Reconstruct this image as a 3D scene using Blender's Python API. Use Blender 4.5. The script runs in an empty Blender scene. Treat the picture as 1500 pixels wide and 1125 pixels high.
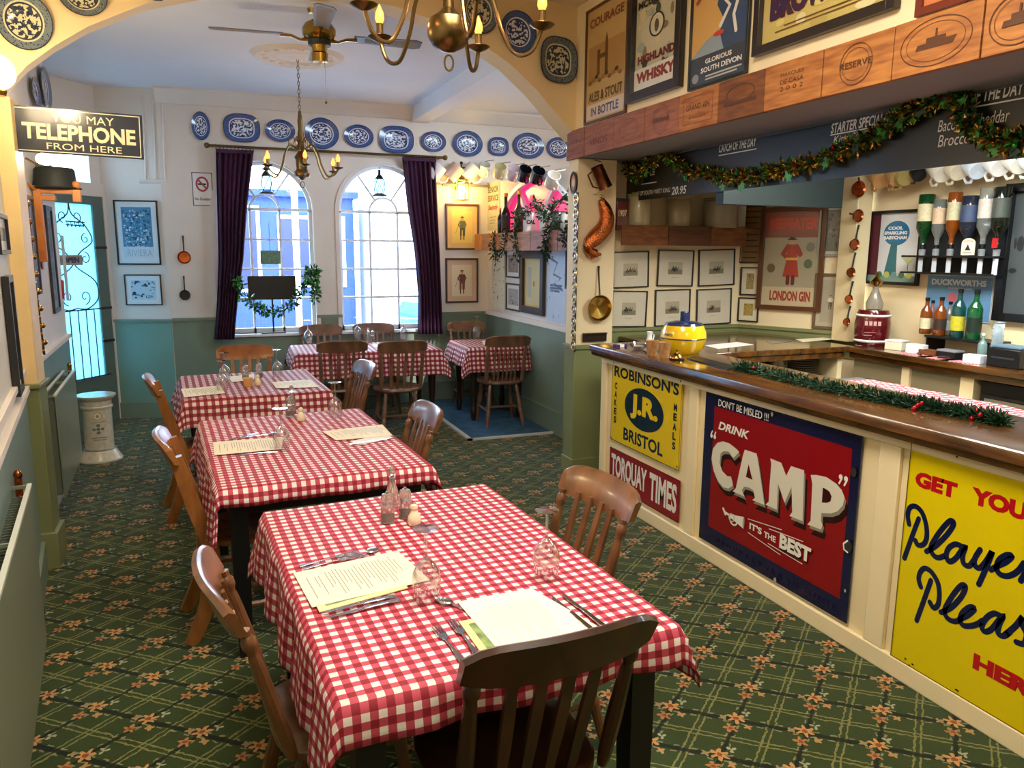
import bpy, bmesh, math, random
from mathutils import Vector, Matrix
random.seed(7)
D=bpy.data; SC=bpy.context.scene; COL=SC.collection
PI=math.pi; R=math.radians
# ---------------------------------------------------------------- camera, sky, sun, exposure
H=1.70; FPX=1120.0
def _cam_axes(yaw=21.4,pitch=9.9,roll=0.4):
    y,p,r=R(yaw),R(pitch),R(roll)
    f=Vector((math.sin(y)*math.cos(p),math.cos(y)*math.cos(p),-math.sin(p)))
    rt=Vector((math.cos(y),-math.sin(y),0)); up=rt.cross(f)
    return rt*math.cos(r)+up*math.sin(r), up*math.cos(r)-rt*math.sin(r), f
AR,AU,AF=_cam_axes()
cd=D.cameras.new('camera'); cam=D.objects.new('camera',cd); COL.objects.link(cam); SC.camera=cam
cd.sensor_width=36; cd.lens=36*FPX/1500; cd.clip_start=.02; cd.clip_end=200
cam.matrix_world=Matrix(((AR.x,AU.x,-AF.x,0),(AR.y,AU.y,-AF.y,0),(AR.z,AU.z,-AF.z,H),(0,0,0,1)))
def at(px,py,X=None,Y=None,Z=None):
    d=AR*(px-750)/FPX+AU*(562.5-py)/FPX+AF
    t=X/d.x if X is not None else Y/d.y if Y is not None else (Z-H)/d.z
    return Vector((d.x*t,d.y*t,H+d.z*t))
SC.view_settings.view_transform='Standard'; SC.view_settings.look='None'
SC.view_settings.exposure=0.85; SC.view_settings.gamma=1; SC.view_settings.use_curve_mapping=False
wd=D.worlds.new('sky'); SC.world=wd; wd.use_nodes=True
bg=wd.node_tree.nodes['Background']; bg.inputs[0].default_value=(.62,.80,1,1); bg.inputs[1].default_value=11
def lamp(name,kind,loc,power,col,size=.3,sizey=None,rot=(0,0,0)):
    l=D.lights.new(name,kind); l.energy=power; l.color=col
    if kind=='AREA':
        l.size=size
        if sizey: l.shape='RECTANGLE'; l.size_y=sizey
    elif kind=='POINT': l.shadow_soft_size=size
    elif kind=='SUN': l.angle=size
    o=D.objects.new(name,l); COL.objects.link(o); o.location=loc; o.rotation_euler=rot
    return o
lamp('sun_light','SUN',(0,0,10),3.0,(1,.97,.92),.03,rot=(R(52),0,R(12)))
for nm,x,y,z,sx,sy,rt in (('window_portal',.56,8.75,1.7,1.1,1.9,(R(-90),0,0)),('window_portal',1.79,8.75,1.7,1.1,1.9,(R(-90),0,0)),('door_portal',-1.25,8.35,1.3,.7,1.8,(R(-90),0,R(35)))):
    o=lamp(nm,'AREA',(x,y,z),1,(1,1,1),sx,sy,rt); o.data.cycles.is_portal=True
WARM=(1,.74,.43); SOFT=(1,.90,.76)
lamp('ceiling_light_front','AREA',(.9,1.9,3.33),52,SOFT,1.0,1.0)
lamp('ceiling_light_rear','AREA',(1.2,-1.2,3.3),22,SOFT,1.2,1.2)
lamp('ceiling_light_bar','AREA',(3.3,3.3,2.445),22,SOFT,.5,1.2)
lamp('ceiling_light_backbar','AREA',(3.75,2.6,2.445),26,(.86,.98,1),.2,1.2)
# ---------------------------------------------------------------- helpers
class MB:
    def __init__(s): s.v=[]; s.f=[]; s.uv=None
    def add(s,v,f,M=None):
        n=len(s.v)
        s.v+= [tuple(M@Vector(p)) for p in v] if M else [tuple(p) for p in v]
        s.f+= [tuple(i+n for i in q) for q in f]; return s
    def box(s,x0,y0,z0,x1,y1,z1,M=None):
        v=[(x,y,z) for z in (z0,z1) for y in (y0,y1) for x in (x0,x1)]
        return s.add(v,[(0,2,3,1),(4,5,7,6),(0,1,5,4),(2,6,7,3),(0,4,6,2),(1,3,7,5)],M)
    def lathe(s,prof,n=20,M=None,sx=1,sy=1):
        v=[];f=[]
        for r,z in prof:
            for k in range(n):
                a=2*PI*k/n; v.append((r*math.cos(a)*sx,r*math.sin(a)*sy,z))
        for i in range(len(prof)-1):
            for k in range(n):
                k2=(k+1)%n; f.append((i*n+k,i*n+k2,(i+1)*n+k2,(i+1)*n+k))
        if prof[0][0]>1e-5: f.append(tuple(range(n-1,-1,-1)))
        if prof[-1][0]>1e-5: f.append(tuple((len(prof)-1)*n+k for k in range(n)))
        return s.add(v,f,M)
    def open_lathe(s,prof,n=20,M=None):
        v=[];f=[]
        for r,z in prof:
            for k in range(n):
                a=2*PI*k/n; v.append((r*math.cos(a),r*math.sin(a),z))
        for i in range(len(prof)-1):
            for k in range(n):
                k2=(k+1)%n; f.append((i*n+k,i*n+k2,(i+1)*n+k2,(i+1)*n+k))
        return s.add(v,f,M)
    def tube(s,pts,r,n=8,M=None,flat=1,closed=False,side=None):
        pts=[Vector(p) for p in pts]; m=len(pts); v=[];f=[]
        rr=r if isinstance(r,(list,tuple)) else [r]*m
        u=None
        for i,p in enumerate(pts):
            if closed: t=pts[(i+1)%m]-pts[i-1]
            else: t=(pts[min(i+1,m-1)]-pts[max(i-1,0)])
            if t.length<1e-9: t=Vector((0,0,1))
            t.normalize()
            if side is not None: u=Vector(side)
            elif u is None: u=Vector((0,0,1)) if abs(t.z)<.9 else Vector((1,0,0))
            u=(u-t*u.dot(t)); 
            if u.length<1e-6: u=t.orthogonal()
            u.normalize(); w=t.cross(u)
            for k in range(n):
                a=2*PI*(k+.5)/n; c=1/math.cos(PI/n) if n==4 else 1
                v.append(tuple(p+(u*math.cos(a)+w*math.sin(a)*flat)*rr[i]*c))
        for i in range(m if closed else m-1):
            j=(i+1)%m
            for k in range(n):
                k2=(k+1)%n; f.append((i*n+k,i*n+k2,j*n+k2,j*n+k))
        if not closed: f.append(tuple(range(n-1,-1,-1))); f.append(tuple((m-1)*n+k for k in range(n)))
        return s.add(v,f,M)
    def prism(s,poly,z0,z1,M=None):
        n=len(poly); v=[(x,y,z0) for x,y in poly]+[(x,y,z1) for x,y in poly]
        f=[tuple(range(n-1,-1,-1)),tuple(range(n,2*n))]+[(k,(k+1)%n,n+(k+1)%n,n+k) for k in range(n)]
        return s.add(v,f,M)
    def ball(s,c,r,n=12,m=8,M=None):
        r=r if isinstance(r,(tuple,list)) else (r,r,r)
        v=[];f=[]
        for i in range(m+1):
            b=PI*i/m-PI/2
            for k in range(n):
                a=2*PI*k/n; v.append((c[0]+r[0]*math.cos(b)*math.cos(a),c[1]+r[1]*math.cos(b)*math.sin(a),c[2]+r[2]*math.sin(b)))
        for i in range(m):
            for k in range(n):
                k2=(k+1)%n; f.append((i*n+k,i*n+k2,(i+1)*n+k2,(i+1)*n+k))
        return s.add(v,f,M)
    def build(s,name,m,parent=None,smooth=35,bevel=0,tagkw=None):
        me=D.meshes.new(name); me.from_pydata(s.v,[],s.f); me.validate()
        if smooth: me.shade_smooth(); me.set_sharp_from_angle(angle=R(smooth))
        if s.uv:
            l=me.uv_layers.new(name='UVMap')
            for lp in me.loops: l.data[lp.index].uv=s.uv[lp.vertex_index]
        for mm in (m if isinstance(m,list) else [m]): me.materials.append(mm)
        o=D.objects.new(name,me); COL.objects.link(o)
        if parent: o.parent=parent
        if bevel:
            b=o.modifiers.new('bevel','BEVEL'); b.width=bevel; b.segments=2; b.limit_method='ANGLE'
        return o
def B(*a,**k): return MB().box(*a,**k)
def tag(o,label,cat,group=None,kind=None):
    if label: o['label']=label
    if cat: o['category']=cat
    if group: o['group']=group
    if kind: o['kind']=kind
    return o
def thing(name,label,cat,loc=(0,0,0),rz=0,group=None,M=None):
    o=D.objects.new(name,None); o.empty_display_size=.05; COL.objects.link(o)
    if M is not None: o.matrix_world=M
    else: o.location=loc; o.rotation_euler=(0,0,rz)
    return tag(o,label,cat,group)
def struct(o,label=None): o['kind']='structure'; 
def S(name,mb,m,label=None,**k):
    o=mb.build(name,m,**k); o['kind']='structure'
    o['label']=label or name.replace('_',' '); return o
CH={}
def kids(o): return [c for c in D.objects if c.parent==o]
def dup(src,loc=None,rz=None,label=None,group=None,parent=None):
    ks=[c for c in src.children]
    c=src.copy(); COL.objects.link(c)
    if parent: c.parent=parent
    if loc is not None: c.location=loc
    if rz is not None: c.rotation_euler=(0,0,rz)
    if label: c['label']=label
    if group: c['group']=group
    for k in ks: dup(k,parent=c)
    return c
def panelM(p,n,up=(0,0,1)):
    n=Vector(n).normalized(); u=Vector(up); x=u.cross(n).normalized(); u=n.cross(x)
    return Matrix(((x.x,u.x,n.x,p[0]),(x.y,u.y,n.y,p[1]),(x.z,u.z,n.z,p[2]),(0,0,0,1)))
# ---------------------------------------------------------------- materials
MATS={}
def hexc(h): 
    c=[int(h[i:i+2],16)/255 for i in (0,2,4)]
    return tuple(x/12.92 if x<=.04045 else ((x+.055)/1.055)**2.4 for x in c)
def C(c): return hexc(c) if isinstance(c,str) else tuple(c)
def mat(name,c,rough=.6,metal=0,var=0,scale=8,bump=0,coat=0,emit=0,c2=None,stretch=None,trans=0,spec=.5):
    if name in MATS: return MATS[name]
    m=D.materials.new(name); m.use_nodes=True; nt=m.node_tree; p=nt.nodes['Principled BSDF']
    c=C(c); p.inputs['Base Color'].default_value=(*c,1); p.inputs['Roughness'].default_value=rough
    p.inputs['Metallic'].default_value=metal; p.inputs['Coat Weight'].default_value=coat; p.inputs['Coat Roughness'].default_value=.12
    p.inputs['Specular IOR Level'].default_value=spec
    if emit: p.inputs['Emission Color'].default_value=(*c,1); p.inputs['Emission Strength'].default_value=emit
    if trans: p.inputs['Transmission Weight'].default_value=trans
    if var or c2 or bump:
        tc=nt.nodes.new('ShaderNodeTexCoord'); mp=nt.nodes.new('ShaderNodeMapping'); nt.links.new(tc.outputs['Object'],mp.inputs[0])
        if stretch: mp.inputs['Scale'].default_value=stretch
        nz=nt.nodes.new('ShaderNodeTexNoise'); nz.inputs['Scale'].default_value=scale; nz.inputs['Detail'].default_value=5
        nt.links.new(mp.outputs[0],nz.inputs['Vector'])
        rp=nt.nodes.new('ShaderNodeValToRGB'); nt.links.new(nz.outputs[0],rp.inputs[0])
        d=C(c2) if c2 else tuple(max(0,x*(1-var)) for x in c); e=c if c2 else tuple(min(1,x*(1+var)) for x in c)
        rp.color_ramp.elements[0].position=.33; rp.color_ramp.elements[1].position=.67
        rp.color_ramp.elements[0].color=(*d,1); rp.color_ramp.elements[1].color=(*e,1)
        nt.links.new(rp.outputs[0],p.inputs['Base Color'])
        if bump:
            b=nt.nodes.new('ShaderNodeBump'); b.inputs['Strength'].default_value=bump; b.inputs['Distance'].default_value=.01
            nt.links.new(nz.outputs[0],b.inputs['Height']); nt.links.new(b.outputs[0],p.inputs['Normal'])
    MATS[name]=m; return m
def nd(nt,op,*a):
    n=nt.nodes.new('ShaderNodeMath'); n.operation=op
    for i,x in enumerate(a):
        if isinstance(x,(int,float)): n.inputs[i].default_value=x
        else: nt.links.new(x,n.inputs[i])
    return n.outputs[0]
def mixc(nt,f,a,b):
    n=nt.nodes.new('ShaderNodeMix'); n.data_type='RGBA'
    for k,x in ((0,f),(6,a),(7,b)):
        if isinstance(x,(int,float)): n.inputs[k].default_value=x
        elif isinstance(x,tuple): n.inputs[k].default_value=(*x,1) if len(x)==3 else x
        else: nt.links.new(x,n.inputs[k])
    return n.outputs[2]
def glass(name,c=(.95,.98,1),a=.12,rough=.02):
    if name in MATS: return MATS[name]
    m=D.materials.new(name); m.use_nodes=True; nt=m.node_tree; nt.nodes.clear()
    o=nt.nodes.new('ShaderNodeOutputMaterial'); t=nt.nodes.new('ShaderNodeBsdfTransparent'); g=nt.nodes.new('ShaderNodeBsdfGlossy')
    t.inputs[0].default_value=(*c,1); g.inputs['Roughness'].default_value=rough
    lw=nt.nodes.new('ShaderNodeLayerWeight'); lw.inputs[0].default_value=.35
    f=nd(nt,'MULTIPLY_ADD',lw.outputs[1],.75,a); f=nd(nt,'MINIMUM',f,.9)
    mx=nt.nodes.new('ShaderNodeMixShader'); nt.links.new(f,mx.inputs[0]); nt.links.new(t.outputs[0],mx.inputs[1]); nt.links.new(g.outputs[0],mx.inputs[2])
    nt.links.new(mx.outputs[0],o.inputs[0]); MATS[name]=m; return m
def attr_mat(name,rough=.5,coat=0):
    m=D.materials.new(name); m.use_nodes=True; nt=m.node_tree; p=nt.nodes['Principled BSDF']
    a=nt.nodes.new('ShaderNodeAttribute'); a.attribute_name='Col'; nt.links.new(a.outputs['Color'],p.inputs['Base Color'])
    p.inputs['Roughness'].default_value=rough; p.inputs['Coat Weight'].default_value=coat; MATS[name]=m; return m
INK=attr_mat('printed_ink',.5); ENAM=attr_mat('enamel_paint',.22,.3); CHALK=attr_mat('chalk',.9); GLZ=attr_mat('glazed_print',.35,.6)
# flat artwork: coloured polygons and lettering gathered in one mesh, layer on layer
_txt={}
def text_mesh(body,bold=0,shear=0,space=1):
    k=(body,bold,shear,space)
    if k not in _txt:
        cu=D.curves.new('t','FONT'); cu.body=body; cu.offset=bold; cu.shear=shear; cu.space_character=space; cu.resolution_u=3; cu.align_x='LEFT'
        o=D.objects.new('t',cu); COL.objects.link(o); bpy.context.view_layer.update()
        me=D.meshes.new_from_object(o)
        v=[(p.co.x,p.co.y) for p in me.vertices]; f=[tuple(q.vertices) for q in me.polygons]
        D.objects.remove(o); D.meshes.remove(me)
        xs=[p[0] for p in v]; ys=[p[1] for p in v]
        _txt[k]=(v,f,min(xs),max(xs),min(ys),max(ys))
    return _txt[k]
class Art:
    def __init__(s,z=.001,dz=.0004): s.v=[];s.f=[];s.c=[];s.z=z;s.dz=dz;s.n=0
    def poly(s,pts,c,holes=None):
        c=C(c); n=len(s.v); z=s.z+s.dz*s.n; s.n+=1
        s.v+=[(x,y,z) for x,y in pts]; s.f.append(tuple(range(n,n+len(pts)))); s.c.append(c); return s
    def rect(s,x0,y0,x1,y1,c): return s.poly([(x0,y0),(x1,y0),(x1,y1),(x0,y1)],c)
    def border(s,x0,y0,x1,y1,w,c):
        s.rect(x0,y0,x1,y0+w,c); s.n-=1; s.rect(x0,y1-w,x1,y1,c); s.n-=1; s.rect(x0,y0+w,x0+w,y1-w,c); s.n-=1; s.rect(x1-w,y0+w,x1,y1-w,c); return s
    def ell(s,cx,cy,rx,ry,c,n=28,a0=0,a1=2*PI):
        return s.poly([(cx+rx*math.cos(a0+(a1-a0)*k/n),cy+ry*math.sin(a0+(a1-a0)*k/n)) for k in range(n if a1-a0>6.2 else n+1)],c)
    def ring(s,cx,cy,rx,ry,w,c,n=36):
        return s.line([(cx+rx*math.cos(2*PI*k/n),cy+ry*math.sin(2*PI*k/n)) for k in range(n+1)],w,c,cap=False)
    def line(s,pts,w,c,cap=True):
        c=C(c); z=s.z+s.dz*s.n; s.n+=1; m=len(pts); n=len(s.v)
        for i,(x,y) in enumerate(pts):
            a=pts[max(i-1,0)]; b=pts[min(i+1,m-1)]; dx,dy=b[0]-a[0],b[1]-a[1]; l=math.hypot(dx,dy) or 1
            ww=w[i] if isinstance(w,list) else w
            nx,ny=-dy/l*ww/2,dx/l*ww/2; s.v+=[(x+nx,y+ny,z),(x-nx,y-ny,z)]
        for i in range(m-1): s.f.append((n+2*i,n+2*i+1,n+2*i+3,n+2*i+2)); s.c.append(c)
        if cap:
            for (x,y) in (pts[0],pts[-1]):
                n=len(s.v); ww=w[0] if isinstance(w,list) else w
                s.v+=[(x+ww/2*math.cos(2*PI*k/12),y+ww/2*math.sin(2*PI*k/12),z+1e-5) for k in range(12)]; s.f.append(tuple(range(n,n+12))); s.c.append(c)
        return s
    def text(s,body,x0,y0,x1,y1,c,bold=0.02,shear=0,space=1,rot=0):
        v,f,a,b,d,e=text_mesh(body,bold,shear,space); c=C(c); z=s.z+s.dz*s.n; s.n+=1; n=len(s.v)
        cx,cy=(x0+x1)/2,(y0+y1)/2; cr,sr=math.cos(rot),math.sin(rot)
        for x,y in v:
            X=x0+(x-a)/(b-a)*(x1-x0)-cx; Y=y0+(y-d)/(e-d)*(y1-y0)-cy
            s.v.append((cx+X*cr-Y*sr,cy+X*sr+Y*cr,z))
        s.f+=[tuple(i+n for i in q) for q in f]; s.c+=[c]*len(f); return s
    def build(s,name,parent,m=None,M=None):
        me=D.meshes.new(name); me.from_pydata(s.v,[],s.f)
        ca=me.color_attributes.new('Col','FLOAT_COLOR','CORNER'); i=0; buf=[]
        for q,c in zip(s.f,s.c): buf+= list((*c,1))*len(q)
        ca.data.foreach_set('color',buf)
        me.materials.append(m or INK); o=D.objects.new(name,me); COL.objects.link(o); o.parent=parent
        if M is not None: o.matrix_local=M
        return o
def smoothpts(pts,k=5,closed=False):
    P=[Vector(p) for p in pts]; n=len(P); out=[]
    for i in range(n if closed else n-1):
        a=P[(i-1)%n] if closed or i>0 else P[0]; b=P[i]; c=P[(i+1)%n]; d=P[(i+2)%n] if closed or i+2<n else P[-1]
        for j in range(k):
            t=j/k; out.append(.5*((2*b)+(c-a)*t+(2*a-5*b+4*c-d)*t*t+(3*b-a-3*c+d)*t**3))
    if not closed: out.append(P[-1])
    return [tuple(p) for p in out]
CREAM=mat('cream_paint','F0DDB4',.55,var=.04,scale=3); CREAM2=mat('cream_gloss','EFDDB0',.35,var=.03,scale=4)
WALLW=mat('pale_wall_paint','E2D9CF',.6,var=.04,scale=2); OLIVE=mat('olive_green_paint','7C8256',.4,var=.05,scale=3)
SAGE=mat('sage_green_paint','788A7A',.42,var=.05,scale=3); CEIL=mat('ceiling_paint','E6EAF4',.8,var=.02,scale=2); CEILN=mat('near_ceiling_paint','E8D5B5',.8)
WHITE=mat('white_gloss','E8EEF8',.35); BLACK=mat('black_satin','101011',.4); DARKW=mat('dark_wood','2A1A14',.35,var=.3,scale=6,stretch=(8,8,1))
CHAIRW=mat('chair_wood','7E5230',.3,c2='55361F',scale=5,stretch=(3,3,1),coat=.3); CHAIRL=mat('light_chair_wood','A86E38',.3,c2='7E4A22',scale=5,stretch=(3,3,1),coat=.3)
CHAIRG=mat('worn_chair_wood','86614A',.35,c2='5F4234',scale=5,stretch=(3,3,1),coat=.25)
BARW=mat('bar_top_wood','6E451C',.16,c2='3C2610',scale=4,stretch=(6,1,6),coat=.6); PINE=mat('crate_pine','C07F3E',.55,c2='94562B',scale=5,stretch=(2,1.2,9))
PINE2=mat('crate_pine_pink','A8694B',.55,c2='8A5038',scale=5,stretch=(2,1.2,9)); PINE3=mat('crate_pine_dark','8A5226',.55,c2='5E3517',scale=5,stretch=(2,1.2,9))
BRASS=mat('brass','A8843F',.22,1); BRASSD=mat('aged_brass','75603C',.3,1); COPPER=mat('copper','B5623A',.25,1); STEEL=mat('polished_steel','C9CBD0',.18,1); IRON=mat('dark_iron','1C1D20',.5)
CURT=mat('plum_velvet','3A1236',.85,var=.25,scale=20,stretch=(1,1,.1)); PAPER=mat('menu_paper','EFE4C8',.7); PAPERW=mat('white_paper','EEEAE6',.7)
WGL=glass('window_glass',(.97,.99,1),.03); TGL=glass('table_glass',(.93,.94,.95),.2); GREENG=mat('green_bottle_glass','0F4A22',.08,trans=.35,coat=.5); DKG=mat('dark_bottle_glass','10160F',.08,coat=.5)
CLEARG=mat('clear_bottle_glass','C9CFC9',.06,trans=.8); AMBER=mat('whisky_bottle_glass','9A4E14',.08,trans=.4,coat=.5)
LEAF=mat('garland_leaf','12341C',.5,var=.4,scale=30); LEAF2=mat('holly_leaf','3C9430',.3,var=.3,scale=20); FIR=mat('fir_needles','1F4A2C',.6,var=.35,scale=30)
REDM=mat('red_bauble','B3101C',.12,.6); GOLDT=mat('gold_tinsel','C9A040',.25,.9); RED=mat('red_plastic','B01818',.3)
TIN=mat('tin_cream','E4DCC8',.35); GREYG=mat('sage_gloss','7C8670',.3)
FLAME=mat('bulb_glow',(1,.20,.03),.5,emit=3); GLOBE=mat('globe_glow',(1,.80,.50),.5,emit=12); LANT=mat('lantern_glow',(1,.72,.22),.5,emit=16)
# carpet
def carpet():
    m=D.materials.new('patterned_carpet'); m.use_nodes=True; nt=m.node_tree; p=nt.nodes['Principled BSDF']; p.inputs['Roughness'].default_value=.95; p.inputs['Specular IOR Level'].default_value=.15; p.inputs['Sheen Weight'].default_value=.2; p.inputs['Sheen Roughness'].default_value=.45; p.inputs['Sheen Tint'].default_value=(.8,.9,.9,1)
    tc=nt.nodes.new('ShaderNodeTexCoord'); dn=nt.nodes.new('ShaderNodeTexNoise'); dn.inputs['Scale'].default_value=45; nt.links.new(tc.outputs['Object'],dn.inputs['Vector'])
    sp=nt.nodes.new('ShaderNodeSeparateXYZ'); nt.links.new(tc.outputs['Object'],sp.inputs[0]); spn=nt.nodes.new('ShaderNodeSeparateColor'); nt.links.new(dn.outputs['Color'],spn.inputs[0])
    x=nd(nt,'ADD',sp.outputs[0],.493); y=nd(nt,'SUBTRACT',sp.outputs[1],3.302)
    x=nd(nt,'ADD',x,nd(nt,'MULTIPLY',nd(nt,'SUBTRACT',spn.outputs[0],.5),.018)); y=nd(nt,'ADD',y,nd(nt,'MULTIPLY',nd(nt,'SUBTRACT',spn.outputs[1],.5),.018))
    a=nd(nt,'DIVIDE',x,.368); b=nd(nt,'DIVIDE',y,.305); u=nd(nt,'SUBTRACT',a,b); v=nd(nt,'ADD',a,b)
    def cell(s): return nd(nt,'SUBTRACT',nd(nt,'FRACT',nd(nt,'ADD',s,.5)),.5)   # -.5...5, 0 on the dark lines
    cu,cv=cell(u),cell(v); au,av=nd(nt,'ABSOLUTE',cu),nd(nt,'ABSOLUTE',cv)
    def near(s,w): return nd(nt,'LESS_THAN',s,w)
    dark=nd(nt,'MAXIMUM',near(au,.028),near(av,.045))
    hu=nd(nt,'ABSOLUTE',nd(nt,'SUBTRACT',nd(nt,'SUBTRACT',.5,au),.045)); hv=nd(nt,'ABSOLUTE',nd(nt,'SUBTRACT',nd(nt,'SUBTRACT',.5,av),.045))
    light=nd(nt,'MAXIMUM',near(hu,.014),near(hv,.014))
    def flower(ox,oy,r,k,petals):
        # metric offset from the lattice node
        mx=nd(nt,'SUBTRACT',nd(nt,'MULTIPLY',nd(nt,'ADD',cu,cv),.184),ox); my=nd(nt,'SUBTRACT',nd(nt,'MULTIPLY',nd(nt,'SUBTRACT',cv,cu),.1525),oy)
        rr=nd(nt,'SQRT',nd(nt,'ADD',nd(nt,'MULTIPLY',mx,mx),nd(nt,'MULTIPLY',my,my))); an=nd(nt,'ARCTAN2',my,mx)
        lim=nd(nt,'MULTIPLY_ADD',nd(nt,'COSINE',nd(nt,'MULTIPLY',an,petals)),r*k,r*(1-k)); return near(nd(nt,'SUBTRACT',rr,lim),0),near(rr,r*.3)
    f1,c1=flower(.006,.012,.036,.3,6); f2,c2=flower(-.05,-.03,.028,.3,5); f3,c3=flower(.012,-.048,.018,.25,4); f4,c4=flower(-.035,.035,.018,.25,4); f5,_=flower(.06,.02,.02,.45,3)
    n2=nt.nodes.new('ShaderNodeTexNoise'); n2.inputs['Scale'].default_value=6; nt.links.new(tc.outputs['Object'],n2.inputs['Vector'])
    n3=nt.nodes.new('ShaderNodeTexNoise'); n3.inputs['Scale'].default_value=220; nt.links.new(tc.outputs['Object'],n3.inputs['Vector'])
    base=mixc(nt,n2.outputs[0],hexc('2F3E1C'),hexc('3C4A20')); col=mixc(nt,nd(nt,'MULTIPLY',light,.8),base,hexc('8C8A52')); col=mixc(nt,nd(nt,'MULTIPLY',dark,.9),col,hexc('141A10'))
    # small cream scrolls beside the dark lines
    sc_=nd(nt,'MULTIPLY',near(nd(nt,'ABSOLUTE',nd(nt,'SUBTRACT',av,.075)),.014),nd(nt,'GREATER_THAN',nd(nt,'SINE',nd(nt,'MULTIPLY',u,25)),.35))
    sc2=nd(nt,'MULTIPLY',near(nd(nt,'ABSOLUTE',nd(nt,'SUBTRACT',au,.06)),.012),nd(nt,'GREATER_THAN',nd(nt,'SINE',nd(nt,'MULTIPLY',v,25)),.45))
    col=mixc(nt,nd(nt,'MULTIPLY',nd(nt,'MAXIMUM',sc_,sc2),.7),col,hexc('9C9C78'))
    col=mixc(nt,f5,col,hexc('A9A888'))
    for f,c in ((f4,'A08A5E'),(f3,'B89058'),(f2,'B07E4C'),(f1,'C8965C')): col=mixc(nt,f,col,hexc(c))
    for c in (c1,c2): col=mixc(nt,nd(nt,'MULTIPLY',c,.9),col,hexc('8E3F1E'))
    col=mixc(nt,nd(nt,'MULTIPLY',n3.outputs[0],.35),col,hexc('101208'))
    nt.links.new(col,p.inputs['Base Color'])
    bu=nt.nodes.new('ShaderNodeBump'); bu.inputs['Strength'].default_value=.3; bu.inputs['Distance'].default_value=.004; nt.links.new(n3.outputs[0],bu.inputs['Height']); nt.links.new(bu.outputs[0],p.inputs['Normal'])
    return m
CARPET=carpet()
def gingham(name,per,dk,md,lt):
    m=D.materials.new(name); m.use_nodes=True; nt=m.node_tree; p=nt.nodes['Principled BSDF']; p.inputs['Roughness'].default_value=.7
    tc=nt.nodes.new('ShaderNodeTexCoord'); sp=nt.nodes.new('ShaderNodeSeparateXYZ'); nt.links.new(tc.outputs['UV'],sp.inputs[0])
    g=lambda s: nd(nt,'GREATER_THAN',nd(nt,'FRACT',nd(nt,'DIVIDE',s,per)),.5)
    a,b=g(sp.outputs[0]),g(sp.outputs[1])
    col=mixc(nt,a,C(lt),C(md)); c2=mixc(nt,a,C(md),C(dk)); col=mixc(nt,b,col,c2)
    nz=nt.nodes.new('ShaderNodeTexNoise'); nz.inputs['Scale'].default_value=500; nt.links.new(tc.outputs['UV'],nz.inputs['Vector'])
    col=mixc(nt,nd(nt,'MULTIPLY',nz.outputs[0],.12),col,(.3,.05,.08)); nt.links.new(col,p.inputs['Base Color'])
    w=nt.nodes.new('ShaderNodeTexNoise'); w.inputs['Scale'].default_value=14; nt.links.new(tc.outputs['UV'],w.inputs['Vector'])
    bu=nt.nodes.new('ShaderNodeBump'); bu.inputs['Strength'].default_value=.25; bu.inputs['Distance'].default_value=.006; nt.links.new(w.outputs[0],bu.inputs['Height']); nt.links.new(bu.outputs[0],p.inputs['Normal'])
    return m
GING=gingham('red_gingham',.038,'8C0820','C2485C','F2E9E0'); GING2=gingham('dark_red_gingham',.045,'700818','A83C4C','EDE0D6')
def china(name,navy,mid,pale):
    m=D.materials.new(name); m.use_nodes=True; nt=m.node_tree; p=nt.nodes['Principled BSDF']; p.inputs['Roughness'].default_value=.15; p.inputs['Coat Weight'].default_value=.5
    tc=nt.nodes.new('ShaderNodeTexCoord'); mp=nt.nodes.new('ShaderNodeVectorMath'); mp.operation='SUBTRACT'; mp.inputs[1].default_value=(.5,.5,0); nt.links.new(tc.outputs['UV'],mp.inputs[0])
    ln=nt.nodes.new('ShaderNodeVectorMath'); ln.operation='LENGTH'; nt.links.new(mp.outputs[0],ln.inputs[0]); r=nd(nt,'MULTIPLY',ln.outputs['Value'],2)
    oi=nt.nodes.new('ShaderNodeObjectInfo'); vm=nt.nodes.new('ShaderNodeVectorMath'); vm.operation='ADD'; nt.links.new(tc.outputs['UV'],vm.inputs[0]); nt.links.new(oi.outputs['Location'],vm.inputs[1])
    nz=nt.nodes.new('ShaderNodeTexNoise'); nz.inputs['Scale'].default_value=15; nz.inputs['Detail'].default_value=4; nt.links.new(vm.outputs[0],nz.inputs['Vector'])
    vo=nt.nodes.new('ShaderNodeTexVoronoi'); vo.inputs['Scale'].default_value=26; nt.links.new(vm.outputs[0],vo.inputs['Vector'])
    scene=mixc(nt,nd(nt,'GREATER_THAN',nz.outputs[0],.5),C(navy),C(pale)); rim=mixc(nt,nd(nt,'LESS_THAN',vo.outputs['Distance'],.33),C(mid),C(navy))
    lt=lambda v: nd(nt,'LESS_THAN',r,v)
    col=mixc(nt,lt(.95),C(navy),rim); col=mixc(nt,lt(.70),col,C(pale)); col=mixc(nt,lt(.64),col,C(navy)); col=mixc(nt,lt(.58),col,scene)
    nt.links.new(col,p.inputs['Base Color']); return m
CHB=china('blue_willow_china','1E3468','3E5A94','D2DCEE'); CHK=china('dark_transfer_china','2A3346','66727A','C8C4A4')
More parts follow.
